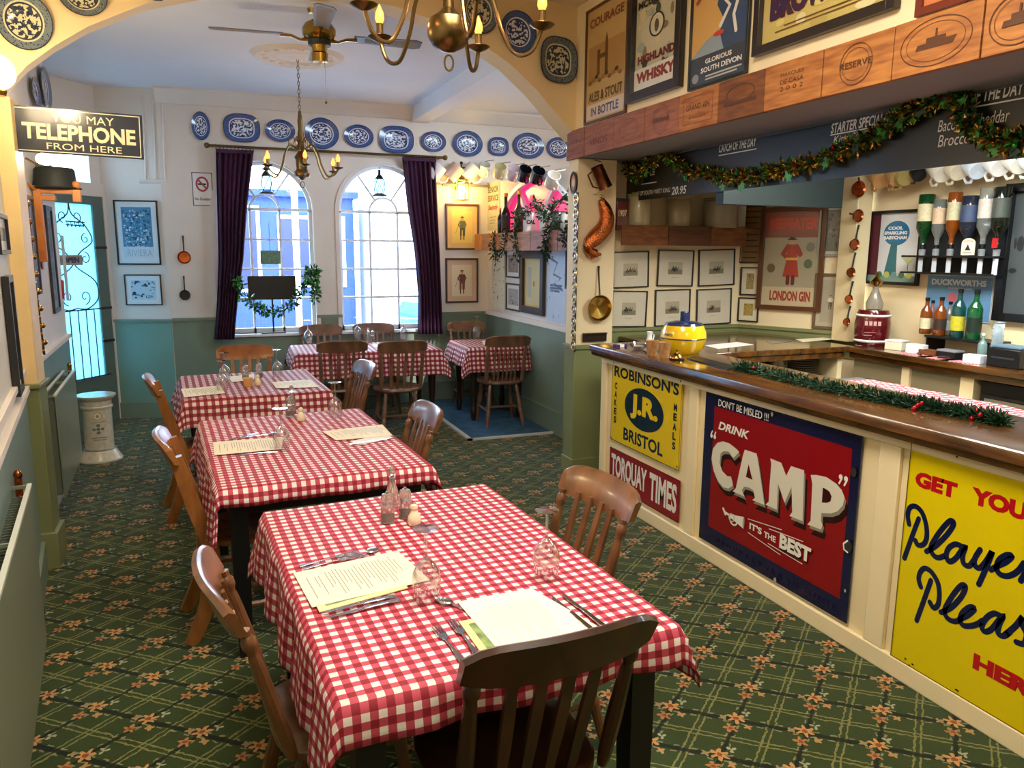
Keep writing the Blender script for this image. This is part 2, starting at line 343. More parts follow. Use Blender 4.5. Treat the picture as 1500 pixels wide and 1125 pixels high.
# ---------------------------------------------------------------- room shell
YB=8.36; CZ=3.2; NZ=3.4; PX=2.97
S('floor',B(-2.4,-3.4,-.1,5.2,9.0,0),CARPET,'green carpet patterned with flowers and trellis lines')
S('trim_1',B(PX-.85,6.44,0,PX,YB,.012),mat('blue_carpet','2F5878',.95,var=.25,scale=9),'worn blue carpet in the alcove')
S('trim_2',MB().box(2.085,6.40,0,2.13,7.9,.018).box(2.085,6.40,0,PX,6.432,.018),mat('threshold_white','D8DCE0',.4,.2),'white edging strip round the blue carpet')
S('ceiling',MB().prism([(-2.4,4.33),(2.56,5.35),(5.2,5.35),(5.2,8.9),(-2.4,8.9)],CZ,CZ+.1),CEIL,'pale ceiling of the far dining room')
S('ceiling_near',B(-2.4,-3.4,NZ,2.6,5.3,NZ+.1),CEILN,'near ceiling')
WIN=[(.555,.475),(1.79,.49)]; SZ=.83; SP=2.1; TH=.22
def back_wall():
    mb=MB(); xs=[-.40]
    def col(x0,x1,z0,z1): mb.box(x0,YB,z0,x1,YB+TH,z1)
    x=-.40
    for cx,hw in WIN:
        col(x,cx-hw,0,CZ); col(cx-hw,cx+hw,0,SZ); n=16
        for k in range(n):
            a0,a1=PI-PI*k/n,PI-PI*(k+1)/n
            p=[(cx+hw*math.cos(a),SP+hw*math.sin(a)) for a in (a0,a1)]
            v=[(p[0][0],YB,p[0][1]),(p[1][0],YB,p[1][1]),(p[1][0],YB,CZ),(p[0][0],YB,CZ)]; v+= [(a,b+TH,c) for a,b,c in v]
            mb.add(v,[(0,1,2,3),(7,6,5,4),(4,5,1,0)])
        x=cx+hw
    col(x,4.2,0,CZ); return mb
S('wall_back',back_wall(),WALLW,'pale window wall with two arched openings',smooth=0)
dd=MB()
for x0,x1,z in ((-.38,WIN[0][0]-.475,.98),(.08,1.03,.80),(1.03,1.30,.98),(1.30,2.28,.80),(2.28,PX,1.0)): dd.box(x0,YB-.015,0,x1,YB,z)
S('trim_3',dd,SAGE,'green dado panelling below the windows')
S('baseboard_back',MB().box(-.38,YB-.035,0,PX,YB-.015,.2).box(-.38,YB-.045,.2,PX,YB-.015,.225),SAGE,'green skirting under the windows')
dr=MB()
for x0,x1 in ((-.38,.08),(1.03,1.30),(2.28,PX)): dr.box(x0,YB-.035,.98,x1,YB,1.01)
S('trim_4',dr,SAGE,'dado rail on the window wall')
S('trim_5',MB().prism([(YB,CZ),(YB,3.07),(YB-.03,3.07),(YB-.05,3.1),(YB-.12,CZ-.02),(YB-.12,CZ)],-.4,4.2,Matrix(((0,0,1,0),(1,0,0,0),(0,1,0,0),(0,0,0,1)))),WALLW,'cornice over the row of platters')
# framed beam on the ceiling
S('trim_6',MB().box(2.1,5.36,CZ-.15,2.28,YB,CZ),CEIL,'boxed ceiling beam running from the window wall')
# windows
def window(i,cx,hw):
    o=S('window_%d'%i,MB(),WHITE,'arched sash window %s'%('beside the left curtain' if i==1 else 'beside the right curtain'))
    f=MB(); y0,y1=YB+.07,YB+.12; w=.035
    f.box(cx-hw,y0,SZ,cx-hw+w,y1,SP); f.box(cx+hw-w,y0,SZ,cx+hw,y1,SP); f.box(cx-hw,y0,SZ,cx+hw,y1,SZ+.05)
    f.tube([(cx+(hw-w/2)*math.cos(PI*k/24),(y0+y1)/2,SP+(hw-w/2)*math.sin(PI*k/24)) for k in range(25)],w/2,4,side=(0,1,0))
    f.box(cx-hw,y0,SP-.015,cx+hw,y1,SP+.015); fo=f.build('window_frame',WHITE,o)
    g=(2*hw-2*w)/3; rows=4; rh=(SP-SZ-.05)/rows
    for k in (1,2): B(cx-hw+w+g*k-.011,y0,SZ,cx-hw+w+g*k+.011,y1,SP).build('glazing_bar',WHITE,o)
    for k in range(1,rows): B(cx-hw+w,y0+.005,SZ+.05+rh*k-.011,cx+hw-w,y1-.005,SZ+.05+rh*k+.011).build('glazing_bar',WHITE,o)
    rs=g/2
    MB().tube([(cx+rs*math.cos(PI*k/14),y0+.025,SP+rs*math.sin(PI*k/14)) for k in range(15)],.012,4,side=(0,1,0)).build('glazing_bar',WHITE,o)
    for a in (R(55),R(125)): MB().tube([(cx+rs*math.cos(a),y0+.025,SP+rs*math.sin(a)),(cx+(hw-w)*math.cos(a),y0+.025,SP+(hw-w)*math.sin(a))],.010,4,side=(0,1,0)).build('glazing_bar',WHITE,o)
    for c in range(3):
        for r in range(rows): B(cx-hw+w+g*c,y0+.024,SZ+.05+rh*r,cx-hw+w+g*(c+1),y0+.028,SZ+.05+rh*(r+1)).build('pane',WGL,o)
    T=Matrix(((1,0,0,cx),(0,0,1,y0+.024),(0,1,0,SP),(0,0,0,1)))
    MB().prism([(rs*math.cos(PI*k/12),rs*math.sin(PI*k/12)) for k in range(13)],0,.004,T).build('pane',WGL,o)
    for a0,a1 in ((0,55),(55,125),(125,180)):
        P=[(math.cos(R(a0+(a1-a0)*k/8)),math.sin(R(a0+(a1-a0)*k/8))) for k in range(9)]
        MB().prism([(x*(hw-w),z*(hw-w)) for x,z in P]+[(x*rs,z*rs) for x,z in P[::-1]],0,.004,T).build('pane',WGL,o)
    B(cx-hw-.03,YB-.05,SZ-.03,cx+hw+.03,YB+.1,SZ).build('window_sill',WHITE,o,bevel=.004)
    a=MB().tube([(cx+(hw+.025)*math.cos(PI*k/24),YB-.003,SP+(hw+.025)*math.sin(PI*k/24)) for k in range(25)],.018,4,side=(0,1,0))
    a.box(cx-hw-.043,YB-.02,SZ,cx-hw-.007,YB+.01,SP).box(cx+hw+.007,YB-.02,SZ,cx+hw+.043,YB+.01,SP).build('architrave',WALLW,o)
for i,(cx,hw) in enumerate(WIN): window(i+1,cx,hw)
def wallseg(mb,p,q,z0,z1,th):   # inner face on p-q, thickness to the left of p->q
    d=Vector((q[0]-p[0],q[1]-p[1])).normalized(); n=Vector((-d.y,d.x))*th
    v=[(*p,z0),(*q,z0),(q[0]+n.x,q[1]+n.y,z0),(p[0]+n.x,p[1]+n.y,z0)]; v+=[(a,b,c+z1-z0) for a,b,c in v]
    return mb.add(v,[(3,2,1,0),(4,5,6,7),(0,1,5,4),(1,2,6,5),(2,3,7,6),(3,0,4,7)])
# wall with the posters, beside the door
P0=(-.385,8.37); P1=(-.93,8.52)
S('wall_poster',wallseg(MB(),P0,(-1.16,8.583),0,CZ,-.15),WALLW,'pale panelled wall with two framed pictures',smooth=0)
S('trim_7',wallseg(MB(),P0,P1,0,.97,.015),mat('teal_green_paint','78A092',.4,var=.05,scale=3),'light green dado under the framed poster')
S('trim_8',wallseg(wallseg(MB(),P0,P1,.97,1.0,.03),P0,P1,0,.16,.03),SAGE,'dado rail and skirting beside the door')
pn=Vector((P1[0]-P0[0],P1[1]-P0[1],0)).normalized(); pnn=Vector((pn.y,-pn.x,0)); 
if pnn.y>0: pnn=-pnn
def on_poster(px,py,off=.0):   # point on the poster wall seen at that place of the photograph
    d=AR*(px-750)/FPX+AU*(562.5-py)/FPX+AF; o=Vector((0,0,H)); w=Vector((*P0,0))
    t=(w-o).dot(pnn)/d.dot(pnn); return o+d*t+pnn*off
mo=MB()
for x in (208,222,236): mo.tube([on_poster(x,136+x*.02,.0),on_poster(x+6,262,.0)],.012,6)
mo.tube([on_poster(205,266),on_poster(246,266)],.02,6)
S('trim_9',mo,WALLW,'vertical mouldings high on the wall by the door')
# entrance door, standing at an angle, with glass and scrolled iron grille
D0=Vector((-1.46,7.80,0)); D1=Vector((-.95,8.50,0)); dv=(D1-D0).normalized(); dn=Vector((dv.y,-dv.x,0))
W=(D1-D0).length
DM=Matrix(((dv.x,0,dn.x,D0.x),(dv.y,0,dn.y,D0.y),(0,1,0,0),(0,0,0,1)))
DG=mat('door_green','5F7268',.4,var=.05,scale=4)
dr=S('door_1',MB(),DG,'green entrance door with a tall glass pane behind scrolled iron')
gx0,gx1,gz0,gz1=.16,W-.13,.46,2.1
f=MB(); f.box(0,0,-.02,gx0,2.18,.02,DM).box(gx1,0,-.02,W,2.18,.02,DM).box(gx0,0,-.02,gx1,gz0,.02,DM).box(gx0,gz1,-.02,gx1,2.18,.02,DM); f.build('door_frame',DG,dr)
FG=D.materials.new('frosted_door_glass'); FG.use_nodes=True; nt_=FG.node_tree; nt_.nodes.clear(); o_=nt_.nodes.new('ShaderNodeOutputMaterial'); tl_=nt_.nodes.new('ShaderNodeBsdfTranslucent'); tl_.inputs[0].default_value=(.30,.52,.60,1); tp_=nt_.nodes.new('ShaderNodeBsdfTransparent'); tp_.inputs[0].default_value=(.2,.5,.62,1); mx_=nt_.nodes.new('ShaderNodeMixShader'); mx_.inputs[0].default_value=.3; nt_.links.new(tl_.outputs[0],mx_.inputs[1]); nt_.links.new(tp_.outputs[0],mx_.inputs[2]); nt_.links.new(mx_.outputs[0],o_.inputs[0]); glass('door_glass',(.80,.93,1),.05)
B(gx0,gz0,-.004,gx1,gz1,.004,DM).build('pane',FG,dr)
B(gx0+.1,.12,.02,gx1-.1,.38,.03,DM).build('door_panel',DG,dr,bevel=.004)
ir=MB(); mid=(gx0+gx1)/2; gw=gx1-gx0
def V3(x,z,y=.03): return DM@Vector((x,z,y))
for k in range(1,6): ir.tube([V3(gx0+gw*k/6,gz0),V3(gx0+gw*k/6,1.12)],.006,6)
ir.tube([V3(gx0-.02,1.12),V3(gx1+.05,1.12)],.007,6); ir.tube([V3(gx0-.02,gz0+.01),V3(gx1+.05,gz0+.01)],.007,6)
def spiral(cx,cz,r,a0,turn,sg): return [V3(cx+sg*r*(1-t/22*.8)*math.cos(a0+turn*t/22),cz+r*(1-t/22*.8)*math.sin(a0+turn*t/22)) for t in range(23)]
for sg in (-1,1):
    ir.tube([V3(mid+sg*x*gw,z) for x,z in [(p[0],p[1]) for p in smoothpts([(0,1.14,0),(.22,1.13,0),(.45,1.22,0),(.42,1.38,0),(.10,1.50,0),(.02,1.56,0),(.16,1.66,0),(.42,1.76,0),(.30,1.9,0),(.05,2.0,0),(0,2.1,0)],4)]],.006,6)
    ir.tube(spiral(mid+sg*.10,1.24,.07,-PI/2,7,sg),.005,6); ir.tube(spiral(mid+sg*.14,1.60,.06,PI/2,-7,sg),.005,6)
    ir.tube(spiral(mid+sg*.16,1.78,.05,PI/2,7,sg),.005,6); ir.tube(spiral(mid+sg*.08,1.98,.055,-PI/2,7,sg),.005,6)
ir.build('iron_grille',IRON,dr)
for z in (.8,1.12,1.7): B(W-.14,z-.012,.02,W+.0,z+.012,.035,DM).build('hinge_strap',IRON,dr)
# frame, transom light and the wall over the door
tr=MB(); tr.box(-.1,2.18,-.12,W+.03,2.3,.03,DM).box(-.1,2.3,-.1,.12,3.25,.0,DM).box(W-.1,2.3,-.1,W+.2,3.25,.0,DM).box(.12,2.62,-.1,W-.1,3.25,.0,DM).box(W,0,-.1,W+.06,2.2,.03,DM)
S('door_2',tr,WALLW,'cream frame and transom over the entrance door')
t_=B(.12,2.3,-.06,W-.1,2.62,-.055,DM).build('pane',glass('door_glass'),D.objects['door_2'])
# left walls
LN=[(-.93,4.52),(-.335,0),(-.335,-3.2)]
def lw(px_,z0,z1,th,off=0): pass
nl=MB(); wallseg(nl,LN[1],LN[0],0,NZ,.15); wallseg(nl,LN[2],LN[1],0,NZ,.15)
S('wall_left_near',nl,mat('left_wall_paint','D6D4C4',.55,var=.03,scale=3),'cream wall along the left edge',smooth=0)
q=MB(); wallseg(q,LN[1],LN[0],0,.97,-.012); wallseg(q,LN[2],LN[1],0,.97,-.012); S('trim_10',q,mat('grey_blue_green','7F968C',.4,var=.04,scale=3),'blue green dado of the near left wall')
q=MB(); wallseg(q,LN[1],LN[0],.97,1.0,-.03); wallseg(q,LN[1],LN[0],1.06,1.085,-.022); wallseg(q,LN[2],LN[1],.97,1.0,-.03); S('trim_11',q,WALLW,'pale dado rails of the near left wall')
q=MB(); wallseg(q,LN[1],LN[0],0,.16,-.03); S('baseboard_left',q,SAGE,'skirting of the near left wall')
LF=[(-1.02,4.68),(-1.115,7.10),(-1.60,7.16),(-1.60,7.8)]
q=MB(); wallseg(q,LF[0],LF[1],0,CZ,.15); wallseg(q,LF[1],LF[2],0,CZ,.12); wallseg(q,LF[2],LF[3],0,CZ,.12)
q.box(-1.75,7.7,0,-1.47,7.85,CZ)
S('wall_left_far',q,WALLW,'pale far left wall by the entrance',smooth=0)
q=MB(); wallseg(q,LF[0],LF[1],0,.98,-.012); S('trim_12',q,SAGE,'green dado of the far left wall')
q=MB(); wallseg(q,LF[0],LF[1],.98,1.01,-.03); wallseg(q,LF[0],LF[1],0,.17,-.03); S('trim_13',q,WALLW,'dado rail of the far left wall')
# left pilaster carrying the arch
S('trim_14',MB().box(-1.05,4.52,1.0,-.86,4.70,2.42),mat('pilaster_cream','EACE94',.5,var=.03),'cream pilaster under the arch',bevel=.006)
S('trim_15',MB().box(-1.05,4.515,0,-.858,4.705,.98).box(-1.05,4.50,.98,-.845,4.72,1.005).box(-1.05,4.495,0,-.838,4.725,.2),OLIVE,'green foot of the left pilaster',bevel=.004)
ARP=[(-1.05,2.38),(-.90,2.40),(-.856,2.48),(-.778,2.577),(-.65,2.69),(-.503,2.80),(-.225,2.958),(.1,3.08),(.45,3.15),(.8,3.18),(1.15,3.17),(1.45,3.13),(1.7,3.067),(1.98,2.946),(2.2,2.80),(2.40,2.633),(2.486,2.565),(2.56,2.50)]
def archY(x): return 4.52+(x+.93)/3.45*.71
am=MB(); n=len(ARP); th=.17
for x,z in ARP:
    y=archY(x); am.v+=[(x,y,z),(x,y,NZ+.02),(x-.03,y+th,z),(x-.03,y+th,NZ+.02)]
for i in range(n-1):
    a=4*i; am.f+=[(a,a+4,a+5,a+1),(a+2,a+3,a+7,a+6),(a,a+2,a+6,a+4)]
S('wall_arch',am,mat('arch_cream','ECD2A0',.55,var=.03,scale=2),'cream arch hung with patterned plates',smooth=50)
# partition with pink lunette
S('wall_right_far',MB().box(PX,5.41,0,PX+.1,YB,1.0).box(PX,5.41,1.0,PX+.1,6.1,2.43).box(PX,7.95,1.0,PX+.1,YB,2.43).box(PX,6.1,1.0,PX+.1,7.95,1.86).box(4.1,5.4,0,4.2,YB,CZ),WALLW,'cream alcove wall with pictures',smooth=0)
LY,LZ,LR=7.02,1.88,.50
lu=MB(); n=20
for k in range(n):
    a0,a1=PI*k/n,PI*(k+1)/n; p=[(LY+.92*math.cos(a),LZ+LR*math.sin(a)) for a in (a0,a1)]
    v=[(PX,p[0][0],p[0][1]),(PX,p[1][0],p[1][1]),(PX,p[1][0],2.43),(PX,p[0][0],2.43)]; v+=[(a+.1,b,c) for a,b,c in v]
    lu.add(v,[(0,1,2,3),(7,6,5,4),(4,5,1,0)])
S('wall_alcove_head',lu,WALLW,'wall over the pink fanlight',smooth=0)
w3=S('window_3',MB(),WHITE,'half round pink fanlight above the alcove shelf')
MB().tube([(PX-.0,LY+.92*math.cos(PI*k/24),LZ+LR*math.sin(PI*k/24)) for k in range(25)],.022,4,side=(1,0,0)).build('window_frame',WHITE,w3)
PINK=D.materials.new('pink_lit_pane'); PINK.use_nodes=True; pp=PINK.node_tree.nodes['Principled BSDF']; pp.inputs['Base Color'].default_value=(*hexc('E02A6E'),1); pp.inputs['Emission Color'].default_value=(*hexc('E8286E'),1); pp.inputs['Emission Strength'].default_value=.55; pp.inputs['Roughness'].default_value=.3
T=Matrix(((0,0,1,PX+.04),(1,0,0,LY),(0,1,0,LZ),(0,0,0,1)))
for a0,a1 in ((0,60),(60,120),(120,180)):
    P=[(.92*math.cos(R(a0+(a1-a0)*k/8)),LR*math.sin(R(a0+(a1-a0)*k/8))) for k in range(9)]
    MB().prism(P+[(x*.3,z*.3) for x,z in P[::-1]],0,.006,T).build('pane',PINK,w3)
MB().prism([(.276*math.cos(PI*k/12),.15*math.sin(PI*k/12)) for k in range(13)],0,.006,T).build('pane',PINK,w3)
for a in (60,120): MB().tube([(PX+.02,LY+.25*math.cos(R(a)),LZ+.13*math.sin(R(a))),(PX+.02,LY+.9*math.cos(R(a)),LZ+.48*math.sin(R(a)))],.02,4).build('glazing_bar',WHITE,w3)
S('trim_16',MB().box(PX-.015,5.31,0,PX,YB,.98),SAGE,'green dado of the alcove wall')
S('trim_17',MB().box(PX-.04,5.31,.98,PX,YB,1.015).box(PX-.03,5.31,1.015,PX,YB,1.03),WALLW,'dado rail of the alcove wall')
S('baseboard_right',MB().box(PX-.04,5.31,0,PX-.015,YB,.2).box(PX-.05,5.31,.2,PX-.015,YB,.22),SAGE,'alcove skirting')
# pillar between alcove and bar
S('trim_18',MB().box(2.52,5.15,1.0,2.84,5.31,2.36),CREAM,'cream pillar at the end of the bar',bevel=.005)
S('trim_19',MB().box(2.515,5.14,0,2.85,5.315,.97).box(2.50,5.125,.97,2.86,5.325,1.0).box(2.505,5.13,0,2.855,5.32,.12),OLIVE,'green foot of the pillar',bevel=.004)
# bar side: over-bar wall, soffit, back walls
S('wall_over_bar',MB().box(2.53,-3.2,2.50,2.65,5.36,NZ),CREAM,'cream wall over the bar hung with framed posters',smooth=0)
S('trim_20',MB().box(2.54,-3.2,2.365,3.03,5.40,2.45),mat('grey_soffit','96969A',.5),'grey soffit behind the crate boards')
S('ceiling_bar',B(3.02,-3.2,2.45,5.0,5.5,2.5),mat('bar_ceiling','8A8378',.8),'low ceiling over the bar')
S('wall_bar_back',MB().box(2.84,5.30,0,4.40,5.4,2.45),CREAM,'cream wall with six hunting prints',smooth=0)
A_=(4.017,5.5); B_=(4.56,4.45)
S('wall_bar_angled',wallseg(MB(),B_,A_,0,2.45,-.1),CREAM,'angled cream wall behind the bar',smooth=0)
S('wall_right',MB().box(4.66,-3.2,0,4.8,4.62,2.45),CREAM,'cream wall behind the optics',smooth=0)
S('trim_21',MB().box(4.42,4.40,1.04,4.56,4.56,2.45),CREAM2,'cream pilaster with hanging copper pans',bevel=.005)
q=MB().box(2.84,5.285,.9,4.12,5.30,1.08).box(2.84,5.27,1.08,4.12,5.30,1.105); wallseg(q,B_,A_,.9,1.08,.015); wallseg(q,B_,A_,1.08,1.105,.03)
S('trim_22',q,OLIVE,'olive dado behind the return counter')
S('wall_rear',B(-.5,-3.35,0,5,-3.2,NZ),CREAM,'cream wall behind the viewer',smooth=0)
S('trim_23',B(3.05,4.14,2.0,4.02,4.22,2.45),mat('dark_teal_paint','1C2A2C',.35),'dark teal bulkhead across the bar')
# ---------------------------------------------------------------- street outside the windows
S('trim_24',B(-30,8.7,-.35,30,40,-.2),mat('street_tarmac','8E9096',.9,var=.1,scale=2),'street outside')
def facade(name,label,x0,x1,y,h,m,cols,z0,wm):
    b=thing(name,label,'building',(0,0,-.2)); 
    B(x0,y,0,x1,y+3,h+.2).build('wall',m,b); B(x0-.1,y-.15,h+.2,x1+.1,y+3,h+.35).build('parapet',m,b)
    for (cx,zz,w,hh) in cols:
        f=B(cx-w/2-.08,y-.05,zz,cx+w/2+.08,y,zz+hh+.08).build('window',WHITE,b); B(cx-w/2,y-.06,zz+.08,cx+w/2,y-.05,zz+hh).build('pane',wm,f)
    return b
BLU=mat('blue_grey_render','1E3672',.8,var=.1,scale=1); WHR=mat('white_render','F4F6F8',.8)
DGW=mat('street_window_dark','1C2448',.3)
facade('street_building','low blue grey building across the street seen through the left window',-9,3.3,19,2.9,BLU,[(-1.2,1.0,1.6,1.6),(.6,.9,.9,1.9),(2.3,1.0,1.4,1.6)],0,DGW)
facade('street_building','bright white building filling the right window',3.6,7.0,17,6.5,WHR,[(4.6,.9,.8,1.0)],0,mat('lilac_panel','7C86D0',.5))
facade('street_building','pale blue shopfront at the far right of the right window',7.15,14,17,4.6,mat('sky_blue_shop','7FB4DC',.7,var=.2,scale=2),[(7.9,1.2,.6,1.0),(9.2,1.2,1.2,1.8),(8.2,3.2,.7,.9)],0,mat('shop_pane','C8E4F4',.2))
o=MB().tube([(1.15,11.3,-.2),(1.15,11.3,2.62)],.045,12).build('pole',WHITE); tag(o,'white street pole standing outside the left window','pole')
o=MB().box(3.0,12.6,-.2,7.4,12.8,.55).build('garden_wall',mat('low_blue_wall','4A78B4',.8,var=.15,scale=6)); tag(o,'low blue wall outside across the foot of the right window','wall')
car=thing('car','blue car parked outside beyond the right window','car',(5.5,14.3,-.2),R(8))
body=[(-2,.35),(-2.05,.7),(-1.9,.95),(-1.1,1.02),(-.7,1.42),(.7,1.45),(1.3,1.02),(2,.9),(2.1,.6),(2.0,.35)]
MB().prism(body,-.85,.85,Matrix(((1,0,0,0),(0,0,1,0),(0,1,0,0),(0,0,0,1)))).build('body',mat('car_blue','3F80C0',.2,.2),car,bevel=.05)
MB().prism([(-1.05,1.02),(-.68,1.36),(.66,1.39),(1.15,1.02)],-.87,.87,Matrix(((1,0,0,0),(0,0,1,0),(0,1,0,0),(0,0,0,1)))).build('glass',DGW,car)
for x in (-1.3,1.35):
    for y in (-.8,.8): MB().lathe([(.33,-.1),(.33,.1)],20,Matrix.Translation((x,y,.33))@Matrix.Rotation(PI/2,4,'X')).build('wheel',BLACK,car)
# passer-by: one skinned figure
def person(x,y,z):
    me=D.meshes.new('person'); P=[(0,0,.95),(0,0,1.2),(0,0,1.42),(0,0,1.52),(0,-.02,1.66),(.19,0,1.4),(.24,0,1.12),(.2,-.14,.92),(-.19,0,1.4),(-.24,0,1.12),(-.2,-.14,.92),(.1,0,.9),(.11,-.03,.5),(.11,.02,.06),(.11,-.1,.03),(-.1,0,.9),(-.11,.04,.5),(-.11,.1,.06),(-.11,-.02,.03)]
    E_=[(0,1),(1,2),(2,3),(3,4),(2,5),(5,6),(6,7),(2,8),(8,9),(9,10),(0,11),(11,12),(12,13),(13,14),(0,15),(15,16),(16,17),(17,18)]
    rr=[.15,.15,.14,.055,.1,.065,.05,.035,.065,.05,.035,.09,.065,.045,.04,.09,.065,.045,.04]
    bm=bmesh.new(); sl=bm.verts.layers.skin.verify(); vs=[bm.verts.new(p) for p in P]
    for i,j in E_: bm.edges.new((vs[i],vs[j]))
    for q_,r_ in zip(vs,rr): q_[sl].radius=(r_,r_*.85); q_[sl].use_root=False
    vs[0][sl].use_root=True; bm.to_mesh(me); bm.free()
    o=D.objects.new('person',me); COL.objects.link(o); o.location=(x,y,z); o.modifiers.new('s','SKIN'); o.modifiers.new('u','SUBSURF').levels=2
    me.materials.append(mat('dark_coat','22304A',.8)); tag(o,'person in a dark jacket standing outside beyond the right window','person')
    MB().ball((0,-.05,1.655),(.092,.075,.115)).build('face',mat('skin','D0A088',.6),o); MB().ball((0,.0,1.70),(.1,.1,.1)).build('hair',mat('hair_dark','2A2422',.8),o)
    return o
person(3.45,12.2,-.2)
# ---------------------------------------------------------------- the bar
XB=2.505
bar=thing('bar_counter','cream panelled bar front with enamel signs and a varnished wooden top','bar',(XB,2,0))
def bp(mb,name,m,**k):
    o=mb.build(name,m,bar,**k); o.location=(-XB,-2,0); return o
bp(B(XB+.012,-1.6,0,2.93,4.66,.97),'body',CREAM2)
fr=[(-1.6,-1.5),(-.05,.05),(2.165,2.265),(3.525,3.61),(4.60,4.67),(.95,1.03)]
for y0,y1 in fr[:]: 
    if y0!=.95: bp(B(XB-.008,y0,.085,XB+.012,y1,.945),'stile',CREAM2,bevel=.004)
bp(B(XB-.012,-1.6,0,XB+.012,4.672,.085),'bottom_rail',CREAM2,bevel=.006)
bp(B(XB-.008,-1.6,.945,XB+.012,4.672,.985),'top_rail',CREAM2,bevel=.004)
bp(MB().prism([(2.425,1.045),(2.43,1.06),(2.445,1.065),(2.96,1.065),(2.96,1.03),(2.48,1.03),(2.475,1.005),(2.46,.99),(2.445,.99),(2.44,1.01),(2.425,1.02)],-1.6,4.72,Matrix(((1,0,0,0),(0,0,1,0),(0,1,0,0),(0,0,0,1)))),'counter_top',BARW,smooth=25)
bp(B(2.47,-1.6,.985,2.6,4.70,1.03),'moulding',BARW)
# inner work counter
wc=thing('work_counter','low steel work surface behind the bar top','counter',(3.2,1.6,0))
o=B(2.97,-1.6,.97,3.42,3.3,1.0).build('worktop',mat('grey_worktop','5C6064',.3),wc); o.location=(-3.2,-1.6,0)
o=B(2.97,-1.6,0,3.38,3.3,.97).build('carcass',DARKW,wc); o.location=(-3.2,-1.6,0)
# return counter
rc=thing('return_counter','wooden return counter in front of the hunting prints','counter',(3.6,4.8,0))
def rp(mb,name,m,par=None,**k):
    o=mb.build(name,m,rc,**k); o.location=(-3.6,-4.8,0); return o
rp(MB().prism([(2.965,4.16),(4.25,4.16),(4.25,4.98),(4.12,5.27),(2.965,5.27)],1.005,1.045),'counter_top',BARW,bevel=.006); rp(MB().box(2.97,4.17,.965,4.18,4.24,1.005),'moulding',BARW,bevel=.004)
rp(B(2.97,5.2,.0,4.12,5.27,1.0),'back_panel',DARKW); rp(B(2.97,4.2,0,3.0,5.3,1.0),'side_panel',DARKW); rp(B(4.15,4.2,0,4.19,5.0,1.0),'side_panel',CREAM2)
rp(B(3.0,4.22,.78,4.15,5.2,.80),'shelf',DARKW)
# right counter
r2=thing('back_bar_counter','wooden back bar counter under the optics','counter',(4.4,2,0))
def qp(mb,name,m,**k):
    o=mb.build(name,m,r2,**k); o.location=(-4.4,-2,0); return o
qp(B(4.19,-1.6,1.005,4.655,4.16,1.045),'counter_top',BARW,bevel=.006); qp(B(4.21,-1.6,.965,4.25,4.16,1.005),'moulding',BARW,bevel=.004)
for y0,y1 in ((3.72,4.15),(3.3,3.66)): qp(B(4.25,y0,.1,4.6,y1,.965),'cabinet_panel',mat('shaded_board','8E8468',.6),bevel=.004)  # shade below the counter is painted into the panels as a darker taupe
qp(B(4.23,3.66,.0,4.6,3.72,.965),'stile',CREAM2); qp(B(4.23,3.2,0,4.6,3.29,.965),'stile',CREAM2)
fg=thing('fridge','black glass fronted bottle fridge under the back bar','fridge',(4.42,2.6,0))
o=B(4.27,2.0,.08,4.62,3.18,.95).build('cabinet',BLACK,fg); o.location=(-4.42,-2.6,0)
for y0,y1 in ((2.03,2.58),(2.62,3.15)):
    d_=B(4.245,y0,.1,4.27,y1,.88).build('door',mat('fridge_black','0C0D0F',.15,coat=.5),fg,bevel=.004); d_.location=(-4.42,-2.6,0)
    B(4.225,y0+.03,.84,4.245,y1-.03,.86).build('handle',STEEL,d_)
    B(4.243,y0+.06,.16,4.2445,y1-.06,.80).build('pane',mat('fridge_glass','2A3238',.05,coat=.6),d_)
# crockery under the return counter
for i,(x,n_) in enumerate(((4.02,9),)):
    for k in range(n_):
        z=.80+k*.0165
        if k==0: src=MB().lathe([(.045,0),(.06,.004),(.115,.015),(.118,.018),(.06,.010),(0,.008)],24).build('plate',mat('stoneware','C8C0B0',.3)); tag(src,'stone coloured dinner plate at the bottom of the stack under the return counter','plate',group='plates stacked under the return counter'); src.location=(x,4.42,z)
        else: c=src.copy(); COL.objects.link(c); c.location=(x,4.42,z); c['label']='stone coloured dinner plate on top of the stack under the return counter' if k==n_-1 else 'stone coloured dinner plate inside the stack under the return counter'
jug=thing('jug','cream jug beside the stacked plates under the counter','jug',(3.80,4.42,.80)); MB().lathe([(.05,0),(.07,.05),(.065,.12),(.05,.16),(.055,.19),(.05,.19),(.045,.16),(.06,.12),(.06,.02),(0,.01)],20).build('body',TIN,jug); jug.scale=(.85,.85,.8)
MB().tube([(.05+.0,0,.15),(.1,0,.14),(.1,0,.07),(.065,0,.05)],.008,6).build('handle',TIN,jug)
for i,(x,lab) in enumerate(((3.3,'dark wooden box on the shelf under the return counter'),(3.55,'brown wicker tray on the shelf under the return counter'))):
    b_=thing('storage_box',lab,'box',(x,4.45,.80)); B(-.1,-.1,0,.1,.1,.09 if i else .14).build('body',PINE3,b_,bevel=.004); B(-.105,-.105,.09 if i else .14,.105,.105,.105 if i else .155).build('lid',DARKW if i==0 else PINE2,b_)
